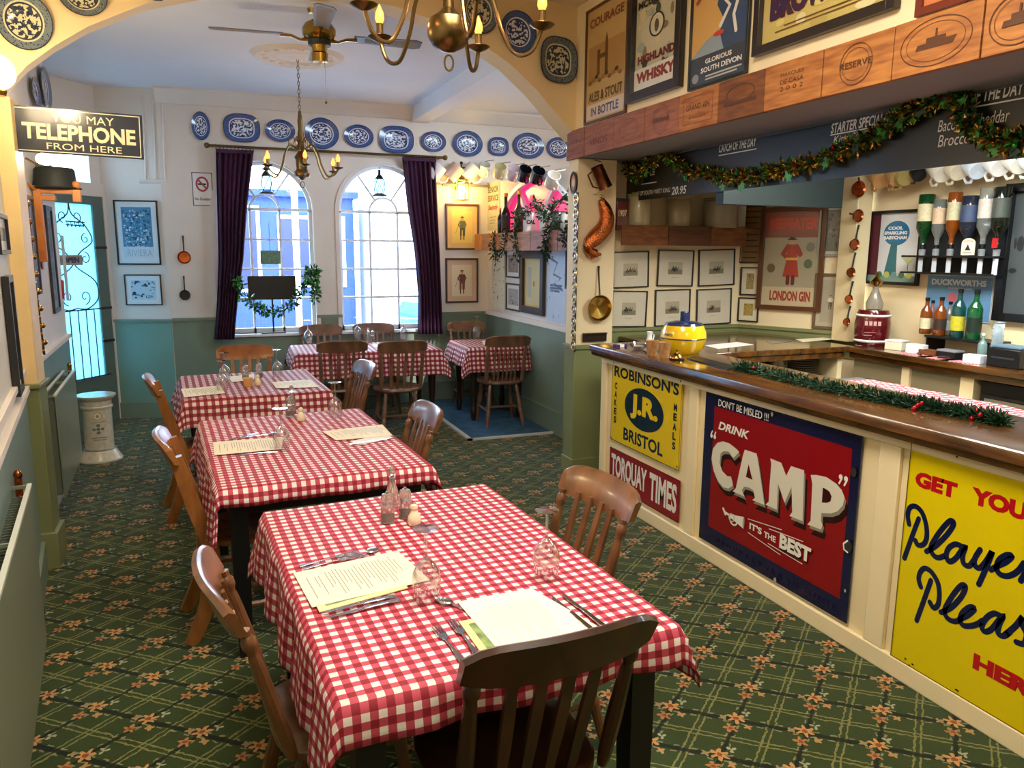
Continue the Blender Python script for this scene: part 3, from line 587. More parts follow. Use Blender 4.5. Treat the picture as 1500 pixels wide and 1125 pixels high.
# enamel signs on the bar front (local x runs to the right, y up)
def sign(name,label,y0,y1,z0,z1,base,cat='sign',x=XB-.0):
    w=y1-y0; h=z1-z0; M=panelM((x,(y0+y1)/2,(z0+z1)/2),(-1,0,0))
    t=thing(name,label,cat,M=M); B(-w/2,-h/2,0,w/2,h/2,.006).build('plate',mat('sign_'+base,base,.2,coat=.4,var=.04,scale=3),t,bevel=.001); return t,w,h,Art(.0064,.00015)
KN='10233C'
t,w,h,a=sign('enamel_sign','yellow enamel sign with the initials J.R. in a dark oval',3.685,4.515,.43,.975,'E3C21C')
a.border(-w/2,-h/2,w/2,h/2,.004,'20242A'); a.text("ROBINSON'S",-.385,.17,.385,.245,KN,.03); a.text('BRISTOL',-.24,-.235,.24,-.15,KN,.03)
a.ell(0,.01,.235,.135,'0E2636',40); a.text('J.R.',-.16,-.07,.17,.095,'E9C71E',.05)
for k,ch_ in enumerate('CAKES'): a.text(ch_,-.375,.085-.058*k,-.34,.13-.058*k,KN,.04)
for k,ch_ in enumerate('MEALS'): a.text(ch_,.34,.075-.058*k,.375,.12-.058*k,KN,.04)
for x,y in ((-.4,.26),(.4,.26),(.4,-.25),(-.4,-.26)): a.ell(x,y,.006,.006,'3A2A18',8)
a.build('lettering',t,ENAM)
t,w,h,a=sign('enamel_sign','long red enamel sign with tall white capitals under a yellow sign',3.665,4.515,.115,.375,'8E1A20')
a.border(-w/2,-h/2,w/2,h/2,.006,'5A1014'); a.text('TORQUAY',-.40,-.085,.06,.095,'EDE6DA',.035); a.text('TIMES',.095,-.085,.40,.095,'EDE6DA',.035); a.build('lettering',t,ENAM)
t,w,h,a=sign('enamel_sign','large red enamel sign with navy border and big cream shaded capitals',2.36,3.455,.105,.965,'15183C')
cy,cz=(2.36+3.455)/2,(.105+.965)/2
T_=lambda P,dx=0,dz=0:[(p[0]+cy+dx,p[1]-cz+dz) for p in P]
a.rect(-.465,-.335,.50,.345,'8A0A12')
CC=[(-3.142,.678),(-3.185,.635),(-3.229,.659),(-3.272,.65),(-3.294,.631),(-3.299,.578),(-3.272,.54),(-3.228,.525),(-3.196,.531),(-3.177,.487),(-3.213,.46),(-3.259,.455),(-3.309,.477),(-3.347,.522),(-3.372,.583),(-3.363,.641),(-3.327,.683),(-3.281,.702),(-3.225,.704),(-3.18,.693),(-3.163,.688)]
CA=[(-3.098,.702),(-3.007,.704),(-2.978,.624),(-2.926,.462),(-3.017,.458),(-2.998,.476),(-3.014,.511),(-3.048,.515),(-3.087,.509),(-3.102,.484),(-3.076,.457),(-3.176,.456),(-3.151,.481),(-3.135,.557),(-3.11,.669)]
CA2=[(-3.064,.638),(-3.079,.567),(-3.027,.565)]
CM=[(-2.905,.706),(-2.827,.704),(-2.788,.65),(-2.76,.706),(-2.674,.709),(-2.66,.468),(-2.747,.465),(-2.731,.489),(-2.747,.608),(-2.786,.517),(-2.84,.599),(-2.835,.466),(-2.918,.466),(-2.896,.488),(-2.897,.58),(-2.895,.68)]
CP=[(-2.631,.699),(-2.595,.709),(-2.536,.716),(-2.477,.703),(-2.443,.684),(-2.424,.655),(-2.43,.619),(-2.457,.583),(-2.493,.561),(-2.548,.545),(-2.547,.507),(-2.536,.495),(-2.543,.469),(-2.628,.463),(-2.61,.488),(-2.617,.662)]
CP2=[(-2.554,.666),(-2.553,.597),(-2.524,.604),(-2.503,.618),(-2.499,.642),(-2.514,.66),(-2.537,.665)]
for P in (CC,CA,CM,CP): a.poly(T_(P,.022,-.035),'2A0508')
for P in (CC,CA,CM,CP): a.poly(T_(P,.008,-.010),'8C8776')
for P in (CC,CA,CM,CP): a.poly(T_(P,-.002,.003),'DCD6C2')
a.poly(T_(CA2),'5A080E'); a.poly(T_(CP2),'3A0608')
def sc(P,k):
    mx=sum(p[0] for p in P)/len(P); my=sum(p[1] for p in P)/len(P); return [(mx+(p[0]-mx)*k,my+(p[1]-my)*k) for p in P]
WH='EFEADC'
a.text('DRINK',-.42,.228,-.165,.272,WH,.03,.25); a.text("DON'T BE MISLED !!!",-.43,.352,-.03,.392,WH,.01)
for x in (-.475,-.445): a.ell(x,.178,.011,.012,WH,12); a.line([(x-.005,.182),(x+.006,.205)],.009,WH)
for x in (.452,.482): a.ell(x,.208,.011,.012,WH,12); a.line([(x+.006,.203),(x-.006,.178)],.009,WH)
a.text("IT'S",-.118,-.228,-.024,-.193,WH,.03); a.text('THE',-.006,-.231,.079,-.201,WH,.03)
a.text('BEST',.113,-.252,.322,-.178,'1A0408',.05); a.text('BEST',.107,-.245,.316,-.171,WH,.05)
for L in ([(-.132,-.18),(.116,-.151)],[(.028,-.177),(.261,-.157)],[(-.125,-.251),(.119,-.277)],[(.028,-.253),(.266,-.265)]): a.line(L,.0035,WH)
a.line([(-.335,-.192),(-.315,-.215)],.016,WH); a.line([(-.325,-.205),(-.27,-.212)],.013,WH,cap=False); a.line([(-.275,-.212),(-.165,-.212)],[.016,.062],WH,cap=False); a.ring(-.245,-.225,.03,.026,.009,WH); a.ring(-.262,-.218,.022,.02,.007,'C9C3AE'); a.ell(-.163,-.212,.007,.033,'A8A28E')
for k in range(11): a.text('MANUFACTURED'[k],-.40+k*.05,-.40,-.37+k*.05,-.375,'2A1640',.03)
for k,ch_ in enumerate('LTD GLASGOW'): 
    if ch_!=' ': a.text(ch_,.17+k*.028,-.40,.19+k*.028,-.375,'2A1640',.03)
for x,y,r_ in ((.525,.25,.022),(.53,-.08,.03),(.0,.395,.012),(.1,-.415,.014),(.535,-.28,.008),(-.535,.2,.006),(-.535,-.22,.006)): a.ell(x,y,r_*.7,r_,'35302A' if r_>.02 else 'B9B0A0',10)
a.line([(.525,-.055),(.505,-.075),(.51,-.1),(.53,-.105)],.008,WH)
a.build('lettering',t,ENAM)
# big yellow sign at the right
t,w,h,a=sign('enamel_sign','large yellow enamel sign with navy script at the right of the bar front',.78,2.12,.085,.995,'E2CB06')
cy,cz=(.78+2.12)/2,(.085+.995)/2
a.text('GET',-.638,.272,-.458,.334,'B5121B',.065); a.text('YOUR',-.402,.277,-.13,.34,'B5121B',.065); a.text('HERE',-.322,-.322,-.06,-.262,'B5121B',.065)
NV='0B1640'
ST=[[(-2.095,.653),(-2.105,.687),(-2.099,.719),(-2.075,.733),(-2.044,.719),(-2.021,.679),(-2.012,.631),(-2.022,.598),(-2.046,.585),(-2.06,.599)],[(-2.055,.689),(-2.077,.607),(-2.101,.51)],
[(-2.007,.574),(-1.971,.61),(-1.931,.667),(-1.907,.718),(-1.92,.728),(-1.943,.699),(-1.972,.646),(-1.99,.599),(-1.979,.574),(-1.955,.569),(-1.923,.592)],
[(-1.869,.648),(-1.891,.647),(-1.915,.624),(-1.923,.592),(-1.909,.572),(-1.885,.593),(-1.867,.628),(-1.851,.655),(-1.858,.617),(-1.851,.588),(-1.829,.587),(-1.814,.614)],
[(-1.795,.662),(-1.811,.621),(-1.805,.596),(-1.787,.597),(-1.767,.632),(-1.75,.673),(-1.767,.598),(-1.785,.535)],
[(-1.747,.606),(-1.726,.628),(-1.696,.657),(-1.68,.683),(-1.699,.679),(-1.722,.653),(-1.728,.621),(-1.713,.603),(-1.684,.609),(-1.655,.637),(-1.637,.674)],
[(-1.64,.61),(-1.625,.65),(-1.61,.69),(-1.60,.66),(-1.585,.66),(-1.575,.64)],[(-1.555,.77),(-1.56,.735)],[(-1.55,.62),(-1.52,.68),(-1.51,.69),(-1.51,.66),(-1.495,.62),(-1.515,.60),(-1.54,.61)],
[(-2.015,.426),(-2.028,.454),(-2.022,.487),(-2.004,.507),(-1.975,.502),(-1.946,.474),(-1.934,.435),(-1.934,.391),(-1.951,.368),(-1.969,.383)],[(-1.975,.469),(-1.994,.386),(-2.018,.285)],
[(-1.919,.365),(-1.881,.401),(-1.846,.459),(-1.833,.504),(-1.848,.505),(-1.87,.47),(-1.894,.416),(-1.905,.375),(-1.887,.354),(-1.857,.358),(-1.837,.378)],
[(-1.837,.378),(-1.811,.405),(-1.79,.439),(-1.807,.438),(-1.83,.41),(-1.84,.377),(-1.827,.358),(-1.799,.368),(-1.773,.388),(-1.755,.41)],
[(-1.698,.458),(-1.718,.455),(-1.742,.427),(-1.755,.389),(-1.743,.374),(-1.721,.392),(-1.702,.429),(-1.683,.465),(-1.694,.426),(-1.694,.392),(-1.673,.392),(-1.654,.418)],
[(-1.671,.396),(-1.638,.446),(-1.618,.489),(-1.620,.465),(-1.598,.435),(-1.603,.399),(-1.628,.392)],[(-1.60,.40),(-1.56,.43),(-1.535,.475),(-1.555,.485),(-1.575,.45),(-1.575,.41),(-1.55,.395),(-1.50,.43)]]
for s_ in ST: a.line([(p[0],p[1]) for p in smoothpts([(x+cy,z-cz,0) for x,z in s_],4)],.021,NV); a.n-=1
a.n+=1
for k in range(14): a.ell(-.66+random.random()*1.3,(-.44 if k%2 else .44)+random.uniform(-.012,.01),random.uniform(.003,.01),.004,'3A2A10',7)
a.border(-w/2,-h/2,w/2,h/2,.004,'6A5410'); a.build('lettering',t,ENAM)
# ---------------------------------------------------------------- crate boards over the bar
cb=thing('crate_board_fascia','long fascia of branded wooden crate ends over the bar','wooden fascia',(2.515,2,2.36))
ys=[5.33,4.93,4.33,3.83,3.33,2.86,2.38,2.12-.02,1.83,1.55,1.1,.6,.1,-.5]
ys=[at(x,200,X=2.5).y for x in (831,)]+[at(x,y,X=2.5).y for x,y in ((856,210),(899,205),(944,190),(995,170),(1052,150),(1120,130),(1205,105),(1308,85),(1440,40))]+[1.75,1.3,.8,.2,-.6]
ck=['58331C','6A3E20']
for k in range(len(ys)-1):
    y1,y0=ys[k],ys[k+1]; m=(PINE2 if k<4 else PINE3 if k==5 else PINE)
    pl=B(2.498+.002*(k%2),y0+.003,2.36,2.53,y1-.003,2.558).build('crate_board',m,cb,bevel=.002); pl.location=(-2.515,-2,-2.36)
    w=y1-y0; M=Matrix.Translation((-2.515,-2,-2.36))@panelM((2.498,(y0+y1)/2,2.459),(-1,0,0)); a=Art(.0012,.0002); c=ck[0]
    if k in (0,4): a.border(-w*.38,-.07,w*.38,.07,.003,c); a.text('GRAND VIN' if k else 'VIN',-w*.3,.0,w*.3,.03,c,.01); a.text('BORDEAUX',-w*.22,-.045,w*.22,-.03,c,.0)
    elif k in (3,7): a.ring(0,0,min(w*.4,.085),.08,.003,c); a.ring(0,0,min(w*.33,.07),.062,.002,c); a.text('RESERVE',-w*.22,-.012,w*.22,.014,c,.01)
    elif k==8 or k==9: 
        a.ring(0,0,w*.40,.082,.004,c); a.ring(0,0,w*.33,.066,.002,c); a.poly([(-w*.22,-.02),(w*.2,-.02),(w*.24,.005),(-w*.2,-.0)],c); a.rect(-w*.1,.0,w*.12,.018,c); a.rect(0,.018,.008,.045,c)
    elif k==6: 
        for j,s_ in enumerate(('MARQUES','DE CASA','2 0 0 2')): a.text(s_,-w*.2,.03-.03*j,w*.2,.05-.03*j,c,.0)
    elif k==1: a.line([(-.03,.02),(0,.06),(.02,.02),(.04,.065)],.004,c); a.text('VINOS',-w*.3,-.04,w*.3,.0,c,0)
    elif k==2: a.ring(0,.0,w*.3,.06,.003,c); a.text('CHATEAU',-w*.36,-.075,w*.1,-.062,c,0)
    elif k==5: a.ring(0,.02,w*.3,.04,.006,c); a.rect(-w*.35,-.03,w*.35,-.012,c); a.text('1998',-w*.1,-.06,w*.1,-.045,c,0)
    else: a.text('CHATEAU',-w*.3,-.01,w*.3,.02,c,0)
    a.build('brand_mark',pl,INK,M=Matrix.Translation((2.515,2,2.36))@M)
# chalkboards
bd=thing('chalkboard','long chalkboard behind the fascia listing starter specials and soup of the day','chalkboard',M=panelM((3.02,2.2,2.215),(-1,0,0)))
B(-3.4,-.14,-.0,3.15,.148,.012).build('board',mat('chalkboard_black','202224',.3,var=.2,scale=3),bd); B(-3.4,.14,.012,3.15,.15,.02).build('frame',mat('grey_batten','54565A',.4),bd)
a=Art(.0126,.0002)
def chalk(a,body,p0,p1,hh,bold=.02,shear=.15):   # lettering between two points of the board, given as photograph places
    A_1=at(*p0,X=3.008); B_1=at(*p1,X=3.008); a.text(body,2.2-A_1.y,A_1.z-2.215,2.2-B_1.y,A_1.z-2.215+hh,'F2F2EC',bold,shear)
def under(a,p0,p1):
    A_1=at(*p0,X=3.008); B_1=at(*p1,X=3.008); a.line([(2.2-A_1.y,A_1.z-2.215),(2.2-B_1.y,A_1.z-2.215)],.006,'F2F2EC')
chalk(a,'CATCH OF THE DAY',(1053,224),(1108,208),.05); under(a,(1053,228),(1108,216))
chalk(a,'STARTER SPECIALS',(1217,196),(1300,170),.05); under(a,(1217,198),(1300,180)); chalk(a,'King Scallops',(1221,213),(1290,196),.045,.0)
chalk(a,'SOUP OF THE DAY',(1383,160),(1500,138),.055); under(a,(1400,162),(1500,150)); chalk(a,'Bacon & Cheddar',(1374,194),(1480,166),.05,.0); chalk(a,'Broccoli & Potato',(1374,216),(1500,190),.05,0); 
a.line([(p[0],p[1]) for p in smoothpts([(.93,.09,0),(.88,.07,0),(.87,.0,0),(.90,-.03,0),(.86,-.07,0),(.9,-.09,0)],4)],.006,'F2F2EC')
chalk(a,'BEEF & ALE',(925,262),(960,256),.045); under(a,(940,270),(962,267)); chalk(a,'FEAST OF SOUTH WEST KING',(926,288),(982,282),.03,0); chalk(a,'20.95',(984,286),(1006,276),.055)
a.build('lettering',bd,CHALK)
# ---------------------------------------------------------------- chairs (front is local +y)
def chair(label,group,kind='slat',wood=None,arms=False):
    wd_=wood or CHAIRW; t=thing('dining_chair',label,'chair',group=group)
    pts=[]
    for k in range(28):
        a=2*PI*k/28; c,s_=math.cos(a),math.sin(a); sx=.205+(.01 if s_>0 else -.02*abs(s_)); pts.append((sx*abs(c)**.55*(1 if c>0 else -1),.19*abs(s_)**.6*(1 if s_>0 else -1)))
    st=MB(); n=28; v=[]; f=[]
    for sc_,z in ((.86,.415),(1,.430),(1,.448),(.95,.456),(.6,.447),(.2,.443)): v+=[(x*sc_,y*sc_,z) for x,y in pts]
    for i in range(5):
        for k in range(n): k2=(k+1)%n; f.append((i*n+k,i*n+k2,(i+1)*n+k2,(i+1)*n+k))
    f.append(tuple(range(n-1,-1,-1))); f.append(tuple(5*n+k for k in range(n))); st.add(v,f); st.build('seat',wd_,t,smooth=50)
    lean=lambda z: -.165-(z-.45)*.27
    # crest rail: curved board, ends forward
    z0,z1=.80,.905; v=[];f=[]; m=14
    for i in range(m+1):
        u=-1+2*i/m; x=u*.222; y=lean(.86)-.035*(1-u*u)+.012; h=1-(abs(u)**6)*.35; zt=z0+.018*abs(u)**3+(z1-z0)*h+.012*(1-u*u)
        zb=z0+.02*abs(u)**4
        for dy,zz in ((-.012,zb),(.010,zb),(.0,zt-.006),(-.012,zt),(-.027,zt-.008)): v.append((x,y+dy-(zz-z0)*.27,zz))
    for i in range(m):
        for k in range(5): k2=(k+1)%5; f.append((i*5+k,i*5+k2,(i+1)*5+k2,(i+1)*5+k))
    f.append((4,3,2,1,0)); f.append(tuple(m*5+k for k in range(5)))
    MB().add(v,f).build('crest_rail',wd_,t,smooth=50)
    for s_ in (-1,1):
        x=s_*.178
        if kind=='sabre':
            P=smoothpts([(x*1.04,lean(.86)-.0,.845),(x*1.0,lean(.62)-.005,.62),(x,-.165,.45),(x,-.165,.30),(x,-.20,.14),(x,-.265,0)],4)
            MB().tube(P,[.016+.006*math.sin(PI*i/(len(P)-1)) for i in range(len(P))],4,flat=1.55,side=(1,0,0)).build('rear_post',wd_,t)
        else:
            P=[(x*(1+.06*tt),lean(.45+.37*tt),.45+.37*tt) for tt in (0,.05,.12,.4,.7,.8,.84,.88,.93,.96,1)]
            MB().tube(P,[.013,.016,.018,.02,.017,.015,.012,.019,.019,.012,.014],10).build('back_post',wd_,t)
    ns=6 if kind=='spindle' else 4
    for i in range(ns):
        u=(-1+2*(i+.5)/ns)*.8 if kind!='spindle' else (-1+2*(i+.5)/ns)*.82
        P=[]
        for j in range(6):
            tt=j/5; z=.45+.38*tt; P.append((u*(.15+.02*tt),lean(z)-.022*tt*(1-u*u)+.004,z))
        if kind=='spindle': MB().tube(P,[.007,.009,.009,.009,.008,.006],8).build('spindle',wd_,t)
        else: MB().tube(P,[.012,.013,.0145,.0145,.013,.011],4,flat=.42,side=(1,0,0)).build('back_slat',wd_,t)
    def leg(x0,y0,x1,y1,name='leg'):
        T_=(0,.06,.1,.2,.45,.52,.56,.6,.64,.8,.93,1); rr=[.013,.015,.019,.017,.022,.022,.016,.022,.019,.017,.014,.011]
        MB().tube([(x0+(x1-x0)*q_,y0+(y1-y0)*q_,.425*(1-q_)) for q_ in T_],rr,10).build(name,wd_,t)
    for s_ in (-1,1):
        if kind=='sabre': MB().tube([(s_*.165,.15,.425),(s_*.175,.16,.2),(s_*.185,.175,0)],[.02,.019,.016],4,side=(1,0,0)).build('leg',wd_,t)
        else: leg(s_*.14,.12,s_*.19,.17); leg(s_*.13,-.13,s_*.185,-.215)
    yb=-.16 if kind=='sabre' else -.17
    for s_ in (-1,1):
        for z in ((.22,.13) if kind=='sabre' else (.17,)):
            MB().tube([(s_*.172,.155,z),(s_*.17,0,z),(s_*.168,yb-.01,z)],[.009,.013,.009],8).build('stretcher',wd_,t)
    MB().tube([(-.17,0,.17),(0,0,.17),(.17,0,.17)],[.009,.014,.009],8).build('stretcher',wd_,t)
    return t
GC='wooden kitchen chairs round the tables'
protos={}
def place(px,rz,x,y,label,kind='slat',wood=None):
    k=(kind,wood.name if wood else '')
    if k not in protos:
        o=chair(label,None,kind,wood); protos[k]=o; o.location=(x,y,0); o.rotation_euler=(0,0,rz)
    else: o=dup(protos[k],(x,y,0),rz,label)
    o['group']=GC; return o
fc_=place(0,R(3),.64,1.655,'dark slat back chair in the foreground with its back to the viewer',wood=mat('dark_chair_wood','3E1E0C',.35,c2='281307',scale=5,stretch=(3,3,1),coat=.3))
fc_.scale=(1.04,1,1.01)
place(0,R(-84),.27,1.99,'brown slat back chair tucked in at the left of the nearest table')
place(0,R(97),.95,2.28,'glossy brown chair on the bar side of the nearest table')
place(0,R(-85),.08,3.58,'square legged chair at the left of the second table','sabre',CHAIRL)
place(0,R(92),.70,3.74,'pale topped slat chair at the right of the second table')
place(0,R(-84),-.08,5.25,'square legged chair at the left of the third table','sabre',CHAIRL)
place(0,R(97),.69,5.35,'narrow looking chair at the right of the third table')
place(0,R(174),.20,6.34,'orange brown chair at the far side of the third table',wood=mat('orange_chair_wood','A0602A',.3,c2='7A4218',scale=5,stretch=(3,3,1)))
place(0,R(-3),1.06,7.05,'slat back chair at the near left of the window table',wood=CHAIRG)
place(0,R(-2),1.56,6.90,'slat back chair at the near right of the window table',wood=CHAIRG)
place(0,R(178),1.60,7.94,'chair behind the window table under the right window',wood=CHAIRG)
place(0,R(-4),2.60,6.98,'spindle back chair with its back to the room at the corner table','spindle',CHAIRG)
place(0,R(176),2.62,7.86,'chair in the corner behind the corner table',wood=CHAIRG)
place(0,R(176),1.03,7.93,'chair behind the window table in front of the left window',wood=CHAIRG)
# ---------------------------------------------------------------- tables and cloths
def table(x,y,w,l,rz,label,leg='square'):
    t=thing('dining_table',label,'table',(x,y,0),rz,'dark tables under checked cloths'); B(-w/2,-l/2,.72,w/2,l/2,.75).build('tabletop',DARKW,t,bevel=.004)
    B(-w/2+.05,-l/2+.05,.63,w/2-.05,l/2-.05,.72).build('apron',BLACK,t)
    for sx in (-1,1):
        for sy in (-1,1):
            X,Y=sx*(w/2-.07),sy*(l/2-.07)
            if leg=='square': MB().tube([(X,Y,.72),(X,Y,.4),(X,Y,0)],[.035,.034,.026],4,side=(1,0,0)).build('leg',BLACK,t)
            else: MB().tube([(X,Y,z) for z in (.72,.62,.6,.56,.5,.4,.2,.14,.12,.08,.03,0)],[.035,.035,.024,.036,.038,.034,.022,.022,.032,.03,.024,.02],12).build('leg',DARKW,t)
    return t
def cloth(x,y,w,l,rz,ov,label,m,seed=0,flare=.03):   # ov: left,right,near,far overhang
    rnd=random.Random(seed); hw,hl=w/2+.004,l/2+.004; top=.757; st=.022
    ph=[rnd.uniform(0,6.28) for _ in range(8)]
    def axis(h,a,b):
        s=[-h-a]; n1=max(3,int(a/st)); s=[-h-a+a*i/n1 for i in range(n1)]; n2=int(2*h/.05); s+=[-h+2*h*i/n2 for i in range(n2)]; n3=max(3,int(b/st)); s+=[h+b*i/n3 for i in range(n3+1)]; return s
    sx=axis(hw,ov[0],ov[1]); sy=axis(hl,ov[2],ov[3]); v=[];uv=[];f=[]
    for b in sy:
        for a in sx:
            dx=max(0,abs(a)-hw); dy=max(0,abs(b)-hl); ix=max(-hw,min(hw,a)); iy=max(-hl,min(hl,b))
            r=math.hypot(dx,dy)
            if r<1e-6: X,Y,Z=a,b,top+.0015*math.sin(a*9+ph[0])*math.sin(b*7+ph[1])
            else:
                ux,uy=dx/r*(1 if a>0 else -1),dy/r*(1 if b>0 else -1)
                cor=min(dx,dy)/max(dx,dy,1e-6); q_=(r-.012) if r>.012 else 0
                s_=ix*1.0+iy*1.3; wv=(.010*math.sin(s_*17+ph[2])+.008*math.sin(s_*31+ph[3]))*min(1,r/.12)*(1-.6*cor)
                out=.012*min(1,r/.012)+flare*r/.2+wv+.22*r*cor; down=.012*(1-math.cos(min(1,r/.012)*PI/2))+q_*(.985-.06*cor)
                X,Y,Z=ix+ux*out,iy+uy*out,top-down
            v.append((X,Y,Z)); uv.append((a+1,b+1))
    nx=len(sx)
    for j in range(len(sy)-1):
        for i in range(nx-1): k=j*nx+i; f.append((k,k+1,k+nx+1,k+nx))
    mb=MB(); mb.v=v; mb.f=f; mb.uv=uv; o=mb.build('tablecloth',m,smooth=60); o.location=(x,y,0); o.rotation_euler=(0,0,rz)
    sd=o.modifiers.new('thickness','SOLIDIFY'); sd.thickness=.0015; sd.offset=1
    return tag(o,label,'tablecloth','red and white checked tablecloths')
TB=[((.60,2.17),.86,1.30,3,(.23,.15,.095,.16),'nearest','square',GING),((.385,3.83),.88,1.34,3.5,(.24,.16,.075,.15),'second','square',GING),
    ((.235,5.66),.90,1.02,3,(.20,.1,.17,.12),'third','square',GING2),((1.37,7.46),1.34,.72,-2,(.14,.16,.24,.2),'window','turned',GING2),((2.64,7.42),.62,.68,-2,(.2,.0,.24,.1),'corner','turned',GING2)]
for i,((x,y),w,l,rz,ov,nm,lg,gm) in enumerate(TB):
    lab={'nearest':'dark square legged table nearest the viewer','second':'dark square legged table second from the viewer','third':'table third from the viewer, by the far left chairs','window':'turned leg table in front of the window pier','corner':'small turned leg table in the corner on blue carpet'}[nm]
    table(x,y,w,l,R(rz),lab,lg)
    cl={'nearest':'red and white checked cloth on the table nearest the viewer','second':'red and white checked cloth on the second table from the viewer','third':'checked cloth on the third table, with a deep near drop','window':'dark red checked cloth on the table by the window pier','corner':'dark red checked cloth on the small corner table'}[nm]
    cloth(x,y,w,l,R(rz),ov,cl,gm,i+3,.02 if i<2 else .05)
# ---------------------------------------------------------------- table settings
TZ=.7605
def slab(name,label,cat,quad,z0,z1,m,group=None,shift=(0,0)):
    mb=MB().prism([(p[0],p[1]) for p in quad],z0,z1); o=mb.build(name,m,bevel=0); return tag(o,label,cat,group)
def menu(quad_px,label,lines=True,color=PAPER,z=TZ+.004,group='menus on the tables',lc='7A7262'):
    q=[at(px,py,Z=z) for px,py in quad_px]; q=[Vector((p.x,p.y,0)) for p in q]
    c=sum(q,Vector())/4; t=thing('menu',label,'menu',(c.x,c.y,z),group=group)
    P=[(p.x-c.x,p.y-c.y) for p in q]
    if sum(P[i][0]*P[(i+1)%4][1]-P[(i+1)%4][0]*P[i][1] for i in range(4))<0: P=P[::-1]; rev=True
    mb=MB(); mb.prism(P,0,.0012); mb.build('sheet',color,t)
    if lines:
        a=Art(.0014,.00005); o,x,y=q[0]-c,q[1]-q[0],q[3]-q[0]
        F=lambda u,v:(o.x+x.x*u+y.x*v,o.y+x.y*u+y.y*v)
        r_=random.Random(5); u=.08
        while u<.93:
            if r_.random()<.82:
                v0=.12+r_.random()*.12; v1=.55+r_.random()*.35; a.line([F(u,v0),F(u,v1)],.0022,lc,cap=False); a.n=0
            u+=.034
        a.build('printed_lines',t)
    return t
def cutlery(kind,px0,px1,label,z=TZ+.003,grp='cutlery on the tables'):  # from handle end to tip
    p0=at(*px0,Z=z); p1=at(*px1,Z=z); d=p1-p0; L={'fork':.19,'knife':.21,'spoon':.18}[kind]
    t=thing(kind,label,kind,((p0.x+p1.x)/2,(p0.y+p1.y)/2,z),math.atan2(d.y,d.x),grp); h=L/2
    if kind=='fork':
        MB().prism([(-h,-.009),(-h,.009),(-.02,.003),(.02,.003),(.02,-.003),(-.02,-.003)],0,.002).build('handle',STEEL,t,bevel=.0006)
        mb=MB().prism([(.018,-.003),(.018,.003),(.03,.011),(.05,.012),(.05,-.012),(.03,-.011)],0,.002)
        for k in range(4): y=-.0105+.007*k; mb.box(.048,y-.0016,.0,h,y+.0016,.002)
        mb.build('tines',STEEL,t)
    elif kind=='knife':
        MB().prism([(-h,-.008),(-h,.008),(0,.006),(0,-.006)],0,.004).build('handle',STEEL,t,bevel=.0015)
        MB().prism([(0,-.005),(0,.005),(.03,.008),(h-.02,.008),(h,-.003),(.02,-.005)],.0005,.002).build('blade',STEEL,t)
    else:
        MB().prism([(-h,-.009),(-h,.009),(-.02,.003),(.05,.003),(.05,-.003),(-.02,-.003)],0,.002).build('handle',STEEL,t,bevel=.0006)
        MB().ball((.068,0,.004),(.026,.018,.005),16,8).build('bowl',STEEL,t)
    return t
wg0=None
def wineglass(px,py,label,s=1.0,z=TZ):     # upside down on its rim
    global wg0
    p=at(px,py,Z=z)
    if wg0 is None:
        wg0=thing('wine_glass',label,'glass',p,group='upturned wine glasses on the tables')
        MB().open_lathe([(.032,0),(.037,.03),(.040,.055),(.037,.08),(.026,.102),(.012,.114),(.005,.12)],28).build('bowl',TGL,wg0,smooth=80)
        MB().lathe([(.008,.115),(.0045,.125),(.004,.15),(.0045,.185),(.007,.197)],12).build('stem',TGL,wg0,smooth=80)
        MB().lathe([(.007,.196),(.02,.201),(.035,.203),(.035,.205),(.0,.207)],28).build('foot',TGL,wg0,smooth=60)
        o=wg0
    else: o=dup(wg0,p,0,label)
    o.scale=(s,s,s); return o
sh0={}
def shaker(px,py,kind,label,z=TZ):
    p=at(px,py,Z=z)
    if kind in sh0: return dup(sh0[kind],p,0,label)
    t=thing({'grinder':'salt_grinder','oil':'oil_cruet','pear':'pepper_pot','pot':'sauce_pot'}[kind],label,{'grinder':'salt grinder','oil':'oil bottle','pear':'pepper pot','pot':'sauce pot'}[kind],p,group='cruets on the tables'); sh0[kind]=t
    if kind=='grinder':
        MB().lathe([(.024,0),(.024,.05),(.023,.058)],16).build('body',mat('acrylic_clear','D8CDC4',.06,trans=.75),t); MB().lathe([(.014,.004),(.017,.03),(.01,.034)],12).build('peppercorns',mat('peppercorn','4A342A',.8,var=.4,scale=200),t)
        MB().lathe([(.0235,.058),(.0235,.068)],16).build('collar',STEEL,t); MB().lathe([(.0215,.068),(.022,.09),(.018,.102),(.008,.106)],16).build('cap',mat('acrylic_clear','x'),t); MB().lathe([(.004,.104),(.006,.112),(.0,.116)],10).build('knob',STEEL,t)
    elif kind=='oil':
        MB().lathe([(.022,0),(.023,.06),(.012,.09),(.010,.11),(.014,.115)],16).build('body',mat('acrylic_clear','x'),t); MB().ball((0,0,.135),(.013,.013,.02),8,6).build('stopper',mat('acrylic_clear','x'),t)
    elif kind=='pear':
        MB().lathe([(.02,0),(.024,.012),(.022,.03),(.013,.045),(.010,.052),(.014,.06),(.012,.07),(.0,.076)],18).build('body',mat('cream_ceramic','EADFC0',.25,coat=.4),t); MB().ball((0,0,.076),.004).build('knob',STEEL,t)
    else:
        MB().lathe([(.028,0),(.034,.06),(.031,.06),(.026,.006)],18).build('pot',mat('terracotta_cream','D0A064',.4),t); MB().lathe([(.026,.03),(.026,.05),(0,.055)],12).build('contents',mat('cream_ceramic','x'),t)
    return t
